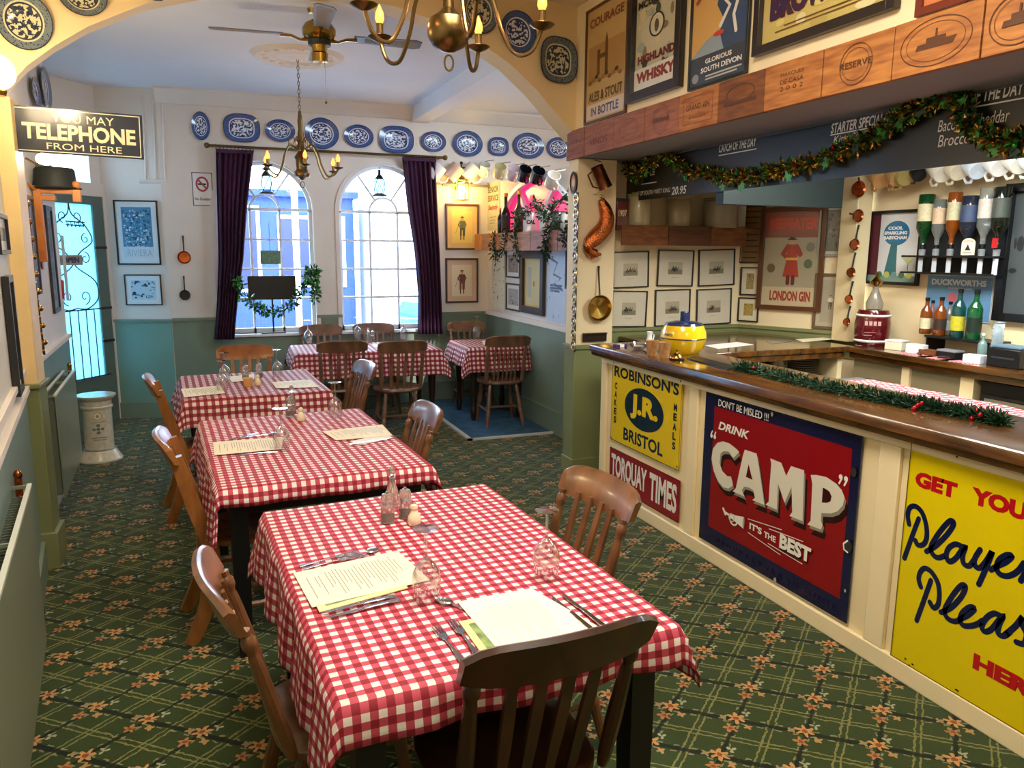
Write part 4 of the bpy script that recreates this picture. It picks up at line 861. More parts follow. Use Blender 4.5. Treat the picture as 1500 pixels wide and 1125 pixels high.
# nearest table
tq=lambda pts,z:[(lambda p:(p.x,p.y))(at(*q_,Z=z)) for q_ in pts]
def placemat(quad,label,art=False):
    q=tq(quad,TZ+.001); 
    if sum(q[i][0]*q[(i+1)%4][1]-q[(i+1)%4][0]*q[i][1] for i in range(4))<0: q=q[::-1]
    c=(sum(p[0] for p in q)/4,sum(p[1] for p in q)/4); t=thing('placemat',label,'placemat',(c[0],c[1],TZ+.0005),group='placemats under the menus')
    MB().prism([(p[0]-c[0],p[1]-c[1]) for p in q],0,.0035).build('mat',mat('mat_cream','E6D79A',.4),t,bevel=.001)
    MB().prism([((p[0]-c[0])*.82,(p[1]-c[1])*.82) for p in q],.0035,.0038).build('printed_scene',mat('mat_green_print','7E9458',.4,var=.5,scale=30),t); return t
placemat([(440,842),(560,820),(598,862),(468,898)],'cream placemat under the left menu of the nearest table')
menu([(430,840),(582,807),(630,850),(457,890)],'cream paper menu at the left of the nearest table')
placemat([(672,912),(770,890),(850,955),(725,985)],'cream placemat with green print under the front menu')
menu([(670,882),(778,862),(888,925),(738,962)],'large paper menu in front of the near chair',True,mat('pale_menu','EEE4D2',.7),lc='D6CAB4')
cutlery('fork',(437,830),(525,808),'outer fork above the left menu of the nearest table'); cutlery('fork',(442,834),(533,812),'inner fork above the left menu of the nearest table'); cutlery('spoon',(490,838),(558,800),'spoon above the left menu of the nearest table')
cutlery('knife',(585,872),(462,900),'knife touching the left menu of the nearest table'); cutlery('knife',(588,878),(474,906),'outer knife below the left menu of the nearest table')
cutlery('fork',(680,972),(636,915),'left fork in front of the near chair'); cutlery('fork',(704,966),(660,905),'right fork in front of the near chair')
cutlery('knife',(868,924),(806,872),'inner knife to the right of the front menu'); cutlery('knife',(882,916),(824,870),'outer knife to the right of the front menu'); cutlery('spoon',(700,900),(660,885),'spoon half under the front menu')
wineglass(625,878,'upturned wine glass beside the left menu of the nearest table'); wineglass(800,845,'upturned wine glass near the bar side of the nearest table')
shaker(568,765,'grinder','left clear grinder on the nearest table'); shaker(594,758,'grinder','right clear grinder on the nearest table'); shaker(575,742,'oil','clear bottle with a faceted stopper on the nearest table'); shaker(607,768,'pear','cream pear shaped pepper pot on the nearest table')
# second table
menu([(312,648),(415,640),(412,658),(314,667)],'cream menu at the left of the second table'); menu([(472,632),(560,622),(575,638),(492,645)],'cream menu at the right of the second table')
cutlery('knife',(418,662),(325,668),'knife beside the left menu of the second table'); cutlery('fork',(330,646),(380,634),'fork above the left menu of the second table'); cutlery('spoon',(362,640),(398,636),'spoon above the left menu of the second table'); cutlery('knife',(510,652),(570,643),'knife beside the right menu of the second table')
wineglass(413,660,'upturned wine glass at the left of the second table'); wineglass(492,612,'upturned wine glass at the far right of the second table')
shaker(425,610,'grinder','clear grinder on the second table'); shaker(441,616,'pear','cream pepper pot on the second table'); shaker(428,602,'oil','clear stoppered bottle on the second table')
tag(slab('napkin','white folded napkin beside the right menu of the second table','napkin',tq([(512,648),(562,636),(576,642),(528,652)],TZ),TZ+.001,TZ+.0035,PAPERW),None,None)
# third table
menu([(265,570),(322,565),(330,576),(270,582)],'pale menu at the left of the third table'); menu([(398,560),(455,556),(467,567),(405,569)],'pale menu at the right of the third table'); menu([(335,552),(372,548),(372,556),(340,560)],'pale menu at the far side of the third table',lines=False)
wineglass(326,573,'upturned wine glass at the left of the third table'); wineglass(407,552,'upturned wine glass at the right of the third table'); wineglass(330,558,'upturned wine glass at the far left of the third table')
shaker(364,566,'pot','terracotta sauce pot on the third table'); shaker(378,564,'pear','cream pepper pot on the third table'); shaker(360,556,'grinder','clear grinder at the left on the third table'); shaker(380,553,'grinder','clear grinder at the right on the third table')
# window table and corner table
wineglass(452,503,'upturned wine glass at the left of the window table',1.15); wineglass(524,497,'upturned wine glass in the middle of the window table',1.15); wineglass(591,497,'upturned wine glass at the right of the window table',1.1)
wineglass(698,495,'upturned wine glass at the left of the corner table',1.15); wineglass(771,493,'upturned wine glass at the right of the corner table',1.15)
shaker(540,502,'oil','clear stoppered bottle on the window table'); shaker(546,500,'grinder','clear grinder on the window table'); shaker(757,497,'pear','cream pepper pot on the corner table')
menu([(470,503),(512,501),(516,508),(474,509)],'white menu at the left of the window table',False,PAPERW); menu([(545,504),(600,502),(606,508),(548,509)],'white menu at the right of the window table',False,PAPERW); menu([(706,499),(748,497),(752,503),(708,505)],'white menu on the corner table',False,PAPERW)
# ---------------------------------------------------------------- pictures and wall hangings
def hit(px,py,p0,n):
    d=AR*(px-750)/FPX+AU*(562.5-py)/FPX+AF; o=Vector((0,0,H)); n=Vector(n); return o+d*((Vector(p0)-o).dot(n)/d.dot(n))
WB=((0,YB,0),(0,-1,0)); WP=((*P0,0),tuple(pnn)); WX=((PX,0,0),(-1,0,0)); WO=((2.53,0,0),(-1,0,0)); WH_=((0,5.30,0),(0,-1,0)); WR=((4.66,0,0),(-1,0,0))
an_=Vector((B_[0]-A_[0],B_[1]-A_[1],0)).normalized(); WA=((*A_,0),(an_.y,-an_.x,0))
if Vector(WA[1]).x>0: WA=(WA[0],tuple(-Vector(WA[1])))
ln_=Vector((LN[1][0]-LN[0][0],LN[1][1]-LN[0][1],0)).normalized(); WL=((*LN[0],0),(-ln_.y,ln_.x,0))
lf_=Vector((LF[1][0]-LF[0][0],LF[1][1]-LF[0][1],0)).normalized(); WF=((*LF[0],0),(lf_.y,-lf_.x,0))
def rectM(tl,br,plane,off=.002):
    a=hit(*tl,*plane); b=hit(*br,*plane); n=Vector(plane[1]).normalized(); x=Vector((0,0,1)).cross(n).normalized()
    w=abs((b-a).dot(x)); h=abs(a.z-b.z); c=(a+b)/2+n*off; return panelM(c,n),w,h
def pic(label,tl,br,plane,fw=.015,fc='1A1412',mc='E8E2D2',mw=.0,pc='D8D2C2',art=None,depth=.018,name='framed_picture',cat='picture',group=None,metal=None,mh=None,rot=0,off=.002,glaze=True):
    M,w,h=rectM(tl,br,plane,off)
    if rot: M=M@Matrix.Rotation(rot,4,'Z')
    t=thing(name,label,cat,M=M,group=group); fm=mat('frame_'+fc,fc,.35,coat=.2) if not metal else metal
    if fw:
        f=MB().box(-w/2,-h/2,0,-w/2+fw,h/2,depth).box(w/2-fw,-h/2,0,w/2,h/2,depth).box(-w/2+fw,-h/2,0,w/2-fw,-h/2+fw,depth).box(-w/2+fw,h/2-fw,0,w/2-fw,h/2,depth); f.build('frame',fm,t,bevel=.002)
    iw,ih=w/2-fw,h/2-fw; mh=mw if mh is None else mh
    B(-iw,-ih,0,iw,ih,.006 if fw else .002).build('mount' if mw else 'print_sheet',mat('sheet_'+(mc if mw else pc),mc if mw else pc,.4,coat=.5 if glaze else 0,var=.03),t)
    z=.0064 if fw else .0024; a=Art(z,.0002)
    if mw: a.rect(-iw+mw,-ih+mh,iw-mw,ih-mh,pc); iw-=mw; ih-=mh
    if art: art(a,iw,ih)
    if a.v: a.build('print',t,GLZ if glaze else INK)
    return t
# small art motifs (w,h are half sizes)
def mottle(cols,n=26,seed=1,s=.5):
    def f(a,w,h):
        r=random.Random(seed); n2=n*2
        for k in range(n2):
            x,y=r.uniform(-.9,.9)*w,r.uniform(-.9,.9)*h; rx,ry=r.uniform(.05,.26)*w*s*2,r.uniform(.04,.16)*h*s*2
            rx=min(rx,w-abs(x)); ry=min(ry,h-abs(y)); a.ell(x,y,rx,ry,cols[k%len(cols)],8); a.n=min(a.n,12)
        a.n=14
    return f
def figure(coat,trou,skin='C79A78',bgc=None,sc=1.0):
    def f(a,w,h):
        if bgc: a.rect(-w,-h,w,h,bgc)
        s=h*sc; a.poly([(-.10*s,.30*s),(.12*s,.30*s),(.17*s,-.05*s),(-.13*s,-.05*s)],coat); a.line([(-.10*s,.26*s),(-.20*s,.08*s),(-.10*s,.0)],.07*s,coat); a.line([(.12*s,.26*s),(.2*s,.1*s),(.12*s,.02*s)],.07*s,coat)
        a.poly([(-.12*s,-.05*s),(.15*s,-.05*s),(.14*s,-.42*s),(.02*s,-.42*s),(.02*s,-.15*s),(-.02*s,-.15*s),(-.03*s,-.42*s),(-.12*s,-.42*s)],trou)
        a.line([(-.08*s,-.42*s),(-.08*s,-.6*s)],.05*s,'2E2A26'); a.line([(.08*s,-.42*s),(.08*s,-.6*s)],.05*s,'2E2A26'); a.ell(0,.40*s,.07*s,.085*s,skin,12); a.ell(0,.46*s,.09*s,.04*s,trou,10); a.line([(-.2*s,.05*s),(-.34*s,-.3*s)],.015*s,'3A3028')
    return f
def hunt(seed):
    def f(a,w,h):
        r=random.Random(seed); x0,y0=w*.42,h*.36; a.rect(-x0,-y0,x0,y0,'B0A890'); a.rect(-x0,-y0,x0,-y0*.2,'7E7A62')
        for k in range(3):
            cx=r.uniform(-.5,.5)*x0; cy=-y0*.25+r.uniform(-.1,.1)*y0; a.ell(cx,cy,x0*.24,y0*.2,'2E2A26',10); a.line([(cx+x0*.2,cy),(cx+x0*.34,cy+y0*.35)],x0*.08,'2E2A26'); a.line([(cx-x0*.15,cy),(cx-x0*.2,cy-y0*.4)],x0*.05,'2E2A26'); a.line([(cx+x0*.12,cy),(cx+x0*.2,cy-y0*.4)],x0*.05,'2E2A26'); a.line([(cx,cy),(cx,cy+y0*.45)],x0*.12,['6A2A22','3A3A40','7A6A52'][k])
        a.line([(-x0*.5,-h*.55),(x0*.5,-h*.55)],.002,'8A8474',cap=False)
    return f
def lines(col,n,x=.8,y0=.8,y1=-.8,w_=.004):
    def f(a,w,h):
        for k in range(n): y=(y0+(y1-y0)*k/max(1,n-1))*h; a.line([(-x*w,y),(x*w*(1-.2*(k%3)),y)],w_,col,cap=False)
    return f
def seq(*fs):
    def f(a,w,h):
        for g in fs: g(a,w,h)
    return f
def txt(b,x0,y0,x1,y1,c,bold=.02,sh=0): return lambda a,w,h: a.text(b,x0*w,y0*h,x1*w,y1*h,c,bold,sh)
def rc_(x0,y0,x1,y1,c): return lambda a,w,h: a.rect(x0*w,y0*h,x1*w,y1*h,c)
# poster wall
pic('large black framed blue toned poster by the entrance door',(166,293),(237,388),WP,.014,'16161A','DCE2E4',.05,'D2DCE2',seq(rc_(-1,-.55,1,1,'4F90B8'),mottle(['2F6E98','A8D0E0','1F4A6C','79B4D0','3A7FA8','D8E8EC'],150,3,.2),rc_(-1,-1,1,-.56,'D2DCE2'),txt('RIVIERA',-.75,-.92,.9,-.66,'9AB4C4',.0)))
pic('small black framed seaside print beneath the blue poster',(182,402),(239,447),WP,.010,'16161A','E2E4E4',.045,'BFD8E4',seq(mottle(['3A5A74','7CA4BC','2A3A4C'],18,5,.4)))
# no smoking notice
def nosmoke(a,w,h):
    a.border(-w,-h,w,h,.008,'5A3A50'); a.ring(0,.3*h,.55*w,.40*h,.018,'A83848'); a.line([(-.35*w,.3*h),(.3*w,.3*h)],.018,'2A2A30'); a.line([(-.38*w,.55*h),(.38*w,.05*h)],.016,'A83848'); a.text('No Smoking',-.8*w,-.72*h,.8*w,-.5*h,'2A2A30',.02)
pic('white no smoking notice beside the left curtain',(280,252),(313,302),WB,0,pc='E6E4E4',art=nosmoke,name='notice',cat='sign',glaze=False)
# golfers, alcove
pic('framed print of a golfer lit yellow by the lantern',(652,298),(701,366),WB,.020,'5A3E2A','E0B878',.055,'EBCB6A',figure('6A7048','4A5A3C',sc=1.3))
pic('framed print of a golfer in plus fours above the dado',(652,378),(700,443),WB,.020,'4A3230','D8B89C',.055,'E6D6B8',figure('6E3E38','7A4640',sc=1.35))
pic('tall enamel tin sign beside the lantern with dark and red lettering',(714,268),(732,337),WX,0,pc='B8B49C',art=seq(txt('SENIOR',-.85,.55,.85,.8,'22301E',.03),txt('SERVICE',-.85,.2,.85,.45,'5E2320',.03),txt('Satisfy',-.8,-.2,.8,.05,'8A1A1A',.03,.3),lines('5A5A48',3,.5,-.45,-.7,.006)),name='tin_sign',cat='sign',glaze=False)
pic('pale sketch poster in the alcove corner',(723,368),(741,455),WX,.006,'E6DFC8',pc='E8E2C6',art=mottle(['3A4A44','8A8A6A','C8C4A0'],16,8,.2))
pic('upper small black framed photograph on the alcove wall',(743,365),(763,408),WX,.016,'16161A','E8E4DC',.04,'8C8078',mottle(['2A2A2C','5A5450','B8B0A8'],14,9,.3))
pic('lower small black framed photograph on the alcove wall',(743,414),(763,457),WX,.016,'16161A','E8E4DC',.04,'A8A8A8',mottle(['2A2A2C','5A5450','C8C4C0'],14,10,.3))
pic('dark wide framed mirror with gilt slip in the alcove',(766,368),(799,463),WX,.07,'3A3230','D8B860',.02,'D8C890',seq(rc_(-.7,-.7,-.2,.7,'B8B49A'),lambda a,w,h:a.ell(.1*w,-.05*h,.07*w,.14*h,'A82A1A',10)),depth=.035)
pic('pale blue sketch poster with brush lettering in the alcove',(802,363),(829,476),WX,0,pc='C4D2E2',art=seq(lambda a,w,h:a.line([(p[0]*w,p[1]*h) for p in ((-.5,.7),(.1,.6),(-.3,.3),(.5,.2),(-.2,.05),(.6,-.1))],.03,'5A6E8A'),lines('4A5E80',3,.6,0,-.15,.02),mottle(['7A92B4','9AB0CC'],10,12,.2)),name='poster',cat='poster',glaze=False)
pic('upper black framed print half behind the pillar',(831,366),(848,425),WX,.02,'16161A','D8E2E4',.05,'9AB8C0',mottle(['5A7A80','C8D8DA'],8,13,.3))
pic('lower white framed print half behind the pillar',(831,428),(848,478),WX,.02,'C8CCC8','C8D8DC',.04,'A8C4CC',mottle(['7A9AA0','D8E4E4'],8,14,.3))
# left wall pictures
pic('tall dark framed print on the far left wall below the coat rack',(62,300),(86,455),WF,.03,'2A2624','8FA4B0',.06,'5A7A94',mottle(['3A5068','A8B8C0','26323C'],24,21,.3))
pic('blue and red noticeboard poster beside the dark framed print',(35,285),(58,430),WF,.02,'3A2A2A',pc='4A6E92',art=mottle(['2E4A6A','B04040','D8E0E4','7C9CBC'],30,22,.25),name='poster',cat='poster')
pic('green poster pinned near the entrance door',(88,345),(98,440),WF,.006,'C8CCC8',pc='8FB09A',art=mottle(['5A8A6A','D8E0D8','B8484A'],14,23,.3),name='poster',cat='poster')
pic('tall glazed picture with a black frame at the left edge',(0,405),(25,570),WL,.03,'1E2226','B8C8CC',.08,'8CA8B0',mottle(['6C8890','B0C8CC'],10,24,.5),depth=.03)
pic('upper picture at the left edge with black frame',(-12,310),(9,372),WL,.02,'16161A','D8DCD8',.04,'2A3A4A',mottle(['1A222A','C8C030','8090A0'],10,25,.3),depth=.02)
# over-bar posters
def tower(a,w,h):
    a.rect(-.9*w,-.3*h,.9*w,.35*h,'B48A4E'); a.rect(-.45*w,-.2*h,-.3*w,.25*h,'6E4A24'); a.rect(-.05*w,-.2*h,.1*w,.35*h,'6E4A24'); a.rect(-.45*w,.08*h,.1*w,.16*h,'6E4A24'); a.poly([(-.05*w,.35*h),(.1*w,.35*h),(.02*w,.5*h)],'6E4A24')
    for k in range(10): a.ell((-.8+k*.17)*w,(-.3+.04*(k%3))*h,.1*w,.04*h,['8A6230','9C7A44','5E4020'][k%3],8)
pic('brown framed ale poster with a sepia bridge, leftmost over the bar',(862,18),(919,165),WO,.016,'5A3416',pc='C8A66A',art=seq(tower,txt('COURAGE',-.85,.68,.85,.84,'8A3A22',.03),txt('ALES & STOUT',-.85,-.66,.85,-.48,'5A3424',.03),rc_(-.95,-.97,.95,-.7,'D8C8B0'),txt('IN BOTTLE',-.7,-.92,.7,-.76,'3E3A7A',.03)),off=.003)
pic('black wide framed whisky mirror over the bar',(930,-30),(1002,127),WO,.055,'241C1A',pc='C8C0A0',art=seq(mottle(['A8B0A0','8A7A5A','3A4A44','D8C898'],16,31,.4),lambda a,w,h:a.ell(0,.12*h,.35*w,.22*h,'1E2420',20),lambda a,w,h:a.ell(0,.12*h,.29*w,.19*h,'D8CFB4',20),lambda a,w,h:a.ell(0,.1*h,.1*w,.12*h,'5A5A44',12),txt('JAMES',-.6,.72,.6,.84,'1E1A18',.05),txt('MCGREGOR',-.9,.52,.9,.66,'1E1A18',.05),txt('HIGHLAND',-.85,-.5,.85,-.34,'6E2420',.05),rc_(-1,-1,1,-.58,'E0DCD0'),txt('WHISKY',-.9,-.85,.9,-.64,'8A2A1E',.06)),depth=.04,off=.003,name='pub_mirror',cat='mirror')
def devon(a,w,h):
    a.rect(-w,-.45*h,w,h,'D8A860'); a.poly([(.1*w,h),(w,h),(w,-.45*h),(-.2*w,-.45*h),(.15*w,.1*h),(-.1*w,.4*h)],'2E4A6E'); a.line([(.3*w,.9*h),(.1*w,.5*h),(.35*w,.3*h),(.05*w,0)],.05*w*2,'E8E4D8'); a.line([(.7*w,.5*h),(.5*w,.1*h),(.6*w,-.2*h)],.05*w*2,'E8E4D8'); a.poly([(-w,-.45*h),(-.5*w,-.2*h),(0,-.05*h),(.2*w,-.45*h)],'8FA0A8'); a.ell(0,-.13*h,.2*w,.05*h,'C8402A',10)
    a.rect(-w,-h,w,-.45*h,'323C48'); a.text('GLORIOUS',-.45*w,-.62*h,.5*w,-.53*h,'E6E2D8',.03); a.text('SOUTH DEVON',-.6*w,-.78*h,.85*w,-.68*h,'E6E2D8',.03); a.line([(-.4*w,-.86*h),(.85*w,-.86*h)],.008,'B8B8B0'); a.line([(-.4*w,-.92*h),(.7*w,-.92*h)],.008,'B8B8B0'); a.ell(-.8*w,-.85*h,.13*w,.09*h,'8A9098',12); a.line([(-.85*w,.6*h),(-.4*w,.8*h)],.02,'A84A2A')
pic('thin black framed seaside travel poster over the bar',(1018,-25),(1097,107),WO,.014,'141416',pc='D8A860',art=devon,off=.003,name='framed_poster',cat='poster')
pic('black framed gilt mirror advertising brown ale over the bar',(1119,-80),(1320,12),WO,.04,'241C1A',pc='C8B468',art=seq(mottle(['D8C878','B8A45C','E0D4A0'],14,33,.5),txt('BROWN ALE',-.85,-.55,.98,.0,'4E1420',.07),txt('BROWN ALE',-.87,-.53,.96,.02,'2C1A4A',.03),lambda a,w,h:a.line([(-.6*w,-.72*h),(.9*w,-.72*h)],.006,'6A4A20'),lambda a,w,h:a.line([(-.75*w,-.8*h),(.95*w,-.8*h)],.006,'6A4A20')),depth=.035,off=.003,name='pub_mirror',cat='mirror')
pic('reddish framed poster at the top right over the bar',(1357,-110),(1490,-20),WO,.03,'6E2A1A',pc='C87848',art=mottle(['8A3020','D8B088'],8,34,.4),off=.003,name='framed_poster',cat='poster')
# hunting prints
HP=[((897,368),(948,421),'upper left'),((963,366),(1013,419),'upper middle'),((1023,365),(1073,418),'upper right'),((895,426),(945,478),'lower left'),((959,424),(1008,476),'lower middle'),((1020,423),(1068,474),'lower right')]
for i,(tl,br,wd2) in enumerate(HP): pic('thin black framed hunting print, %s of the six on the bar back wall'%wd2,tl,br,WH_,.009,'16110E','CFC8B4',.0,'CFC8B4',hunt(40+i),rot=R([1.5,-1,2,-1.5,1,1.5][i]),group='hunting prints behind the bar',off=.004)
pic('tall brown printed notice board left of the hunting poster',(1088,302),(1118,386),WA,.012,'3A2414',pc='8A6A3E',art=seq(lines('3A2A1A',9,.8,.85,-.85,.008)),off=.004,name='framed_notice',cat='sign')
pic('upper tiny black framed print right of the hunting prints',(1087,391),(1112,433),WA,.010,'16110E','E0D8C0',.04,'A8905A',mottle(['5A4A30','C8B070'],8,51,.4),off=.004)
pic('lower tiny black framed print right of the hunting prints',(1083,435),(1111,472),WA,.010,'16110E','E0D8C0',.04,'B09850',mottle(['6A5630','C8B070'],8,52,.4),off=.004)
def redcoat(a,w,h):
    a.rect(-w,-h,w,h,'A89C80'); a.rect(-w,.45*h,w,h,'8A4434'); a.text('BEEFEATER',-.85*w,.62*h,.85*w,.86*h,'C83A28',.05); a.rect(-w,-h,w,-.6*h,'C8B894'); a.text('LONDON GIN',-.7*w,-.9*h,.75*w,-.68*h,'A0301E',.05)
    a.poly([(-.14*w,.30*h),(.16*w,.30*h),(.22*w,-.05*h),(.30*w,-.38*h),(-.28*w,-.38*h),(-.18*w,-.05*h)],'B0321E'); a.line([(-.14*w,.26*h),(-.30*w,.10*h),(-.12*w,.02*h)],.09*w*2,'A02A1A'); a.line([(.16*w,.26*h),(.30*w,.10*h)],.09*w*2,'A02A1A'); a.line([(-.16*w,.0),(.2*w,.0)],.02,'D8B040'); a.line([(-.08*w,-.38*h),(-.08*w,-.52*h)],.03,'6A1A12'); a.line([(.1*w,-.38*h),(.1*w,-.52*h)],.03,'6A1A12'); a.ell(0,.36*h,.09*w,.05*h,'C79A78',12); a.ell(0,.41*h,.18*w,.018*h,'1A1616',12); a.rect(-.10*w,.41*h,.10*w,.455*h,'1A1616')
    for x,y,c in ((-.7,-.2,'6A5A3A'),(.6,-.1,'5A6A4A'),(.65,.25,'7A7A6A')): a.ell(x*w,y*h,.15*w,.1*h,c,10)
pic('large wooden framed poster of a man in a long red coat',(1118,304),(1203,457),WA,.035,'5A3218',pc='A89C80',art=redcoat,off=.004,depth=.03,name='framed_poster',cat='poster')
pic('grey framed photograph above right of the red coat poster',(1203,300),(1240,376),WA,.02,'9A9488','C8C0AC',.02,'6E6A60',mottle(['3A3A38','8A8478'],12,54,.4),off=.004)
pic('brown framed print of a figure beside the copper pans',(1196,400),(1238,484),WA,.022,'6A553C','B8AC94',.03,'A89E88',figure('E0DCCC','5A4A3A',sc=.6),off=.004)
# right wall
def sparkle(a,w,h):
    a.rect(-w,-h,-.62*w,h,'5A1A2C'); a.rect(-.62*w,-h,w,h,'D8DCE0'); a.ell(.05*w,.42*h,.52*w,.36*h,'1E6E9E',26); a.poly([(-.12*w,.15*h),(.12*w,.15*h),(.18*w,-.9*h),(-.35*w,-.9*h)],'1E6A78')
    for k,s_ in enumerate(('COOL','SPARKLING','BABYCHAM')): a.text(s_,(-.3 if k==0 else -.44)*w,(.52-.14*k)*h,(.3 if k==0 else .48)*w,(.62-.14*k)*h,'EEF0F2',.05)
    a.poly([(.3*w,-.25*h),(.9*w,-.25*h),(.62*w,-.5*h)],'B8BC8A'); a.line([(.62*w,-.5*h),(.62*w,-.8*h)],.006,'6A6A5A'); a.rect(-w,-h,w,-.82*h,'7A9A90')
    for k in range(5): a.ell((-.5+k*.3)*w,-.8*h,.12*w,.1*h,['4A7A50','B8C060','6A9AA0'][k%3],10)
pic('black framed sparkling drink poster with a blue bottle',(1277,310),(1347,419),WR,.022,'101013',pc='D8DCE0',art=sparkle,depth=.03,off=.003,name='framed_poster',cat='poster')
pic('blue poster with white capitals behind the spirit bottles',(1360,402),(1450,474),WR,.0,pc='6A9AC8',art=seq(txt('DUCKWORTHS',-.85,.55,.8,.82,'EEF2F6',.04),txt('FINE BREWED ALES',-.3,.38,.4,.46,'D8E4EE',.02),lambda a,w,h:a.ell(-.15*w,.0,.14*w,.25*h,'C86A78',14),lambda a,w,h:a.border(-w,-h,w,h,.006,'D8DCE0')),name='poster',cat='poster',glaze=False,off=.003)
pic('large black framed mirror at the right edge behind the bar',(1481,270),(1560,478),WR,.05,'101013',pc='4A5052',art=mottle(['2A2E30','6A7072'],6,57,.5),depth=.04,off=.003,name='framed_mirror',cat='mirror')
# telephone sign hung from the pilaster
M,w,h=rectM((15,152),(212,235),((0,4.60,0),(0,-1,0)),0); M=M@Matrix.Rotation(R(-1.2),4,'Z')
t=thing('enamel_sign','dark blue enamel sign offering the telephone, jutting from the left pilaster','sign',M=M)
B(-w/2,-h/2+.01,-.004,w/2,h/2-.01,.004).build('plate',mat('sign_navy','1C2438',.25,coat=.4,var=.1),t,bevel=.001)
a=Art(.0046,.0002); hh=h-.02; a.border(-w/2+.01,-hh/2+.008,w/2-.012,hh/2-.008,.004,'E8E2D0'); a.text('YOU MAY',-.12,.045,.16,.085,'E8DCB8',.0); a.text('TELEPHONE',-w/2+.04,-.045,w/2-.035,.035,'E8DCB8',.035); a.text('FROM HERE',-.15,-.09,.19,-.058,'E8DCB8',.0); a.build('lettering',t,ENAM)
MB().tube([(-w/2,h/2-.03,0),(-w/2-.06,h/2-.03,0)],.008,6).tube([(-w/2,-h/2+.03,0),(-w/2-.06,-h/2+.03,0)],.008,6).build('bracket',IRON,t)
# ---------------------------------------------------------------- plates
def unit_plate(e):
    mb=MB(); n=36; prof=[(0,0),(.25,0),(.5,.0),(.62,.006),(.7,.010),(.85,.016),(1,.022),(1,.018),(.6,-.002)]; mb.uv=[]
    for r,z in prof:
        for k in range(n):
            a=2*PI*k/n; c,s_=math.cos(a),math.sin(a); x,y=r*abs(c)**e*(1 if c>0 else -1),r*abs(s_)**e*(1 if s_>0 else -1); mb.v.append((x,y,z)); mb.uv.append((.5+.5*r*c,.5+.5*r*s_))
    for i in range(len(prof)-1):
        for k in range(n): k2=(k+1)%n; mb.f.append((i*n+k,i*n+k2,(i+1)*n+k2,(i+1)*n+k))
    return mb
PLT={}
def platter(cx,cy,w_,h_,plane,label,oct_=False,m=CHB,group='blue and white platters along the frieze',off=.008,wob=False):
    p=hit(cx,cy,*plane); n=Vector(plane[1]).normalized(); x=Vector((0,0,1)).cross(n); a=hit(cx-w_/2,cy,*plane); b=hit(cx+w_/2,cy,*plane); c=hit(cx,cy-h_/2,*plane); d=hit(cx,cy+h_/2,*plane)
    k=(oct_,m.name)
    if k not in PLT: o=unit_plate(.72 if oct_ else 1).build('plate',m,smooth=60); PLT[k]=o
    else: o=PLT[k].copy(); COL.objects.link(o)
    o.matrix_world=panelM(p+n*off,n)@Matrix.Diagonal((abs((b-a).dot(x))/2,abs(c.z-d.z)/2,1,1)); tag(o,label,'plate',group); return o
PL=[(354,188,54,42,1),(410,192,44,33,0),(471,196,50,46,0),(525,200,43,34,0),(580,205,51,40,1),(634,208,37,30,0),(684,211,44,38,0),(729,215,30,27,1),(773,214,46,38,0),(817,217,36,31,0)]
names=['large octagonal willow platter above the left curtain','oval navy platter, second from the left curtain','large oval platter with a river scene behind the hanging chandelier','oval platter with a bright white band right of the chandelier','large octagonal platter between the windows and right curtain','small oval navy platter above the right curtain','oval platter with white inner ring right of the curtain','smallest octagonal platter on the frieze','broad oval platter left of the last one','oval platter nearest the pillar at the right end']
for (cx,cy,w_,h_,o_),nm in zip(PL,names): platter(cx,cy,w_,h_,WB,nm,bool(o_))
platter(294,185,27,42,WB,'upright oval platter with white centre at the left end of the frieze')
WARCH=((-.93,4.52,0),(.71,-3.45,0))
def wa(): n=Vector((.71/3.52,-3.45/3.52,0)); return ((-.93,4.52,0),tuple(n))
WAR=wa()
for cx,cy,w_,h_,nm in ((35,32,86,86,'large scalloped dark plate at the far left of the arch'),(120,-6,74,62,'round dark plate at the top left of the arch, cut by the picture edge'),(226,-14,40,34,'small plate edge high on the left of the arch'),(757,48,52,62,'round navy plate behind the chandelier arm'),(816,89,54,68,'dark octagonal plate lowest on the right of the arch'),(700,18,54,66,'pale scalloped plate behind the candle bulb')):
    platter(cx,cy,w_,h_,WAR,nm,cx==816,CHK if cx!=757 else CHB,'patterned plates on the arch')
for cx,cy,w_,h_,nm in ((62,128,14,52,'blue plate seen edge on high on the left wall'),(47,135,12,40,'pale plate seen edge on next to the arch')): platter(cx,cy,w_,h_,WF,nm,False,CHB,'plates on the left wall')
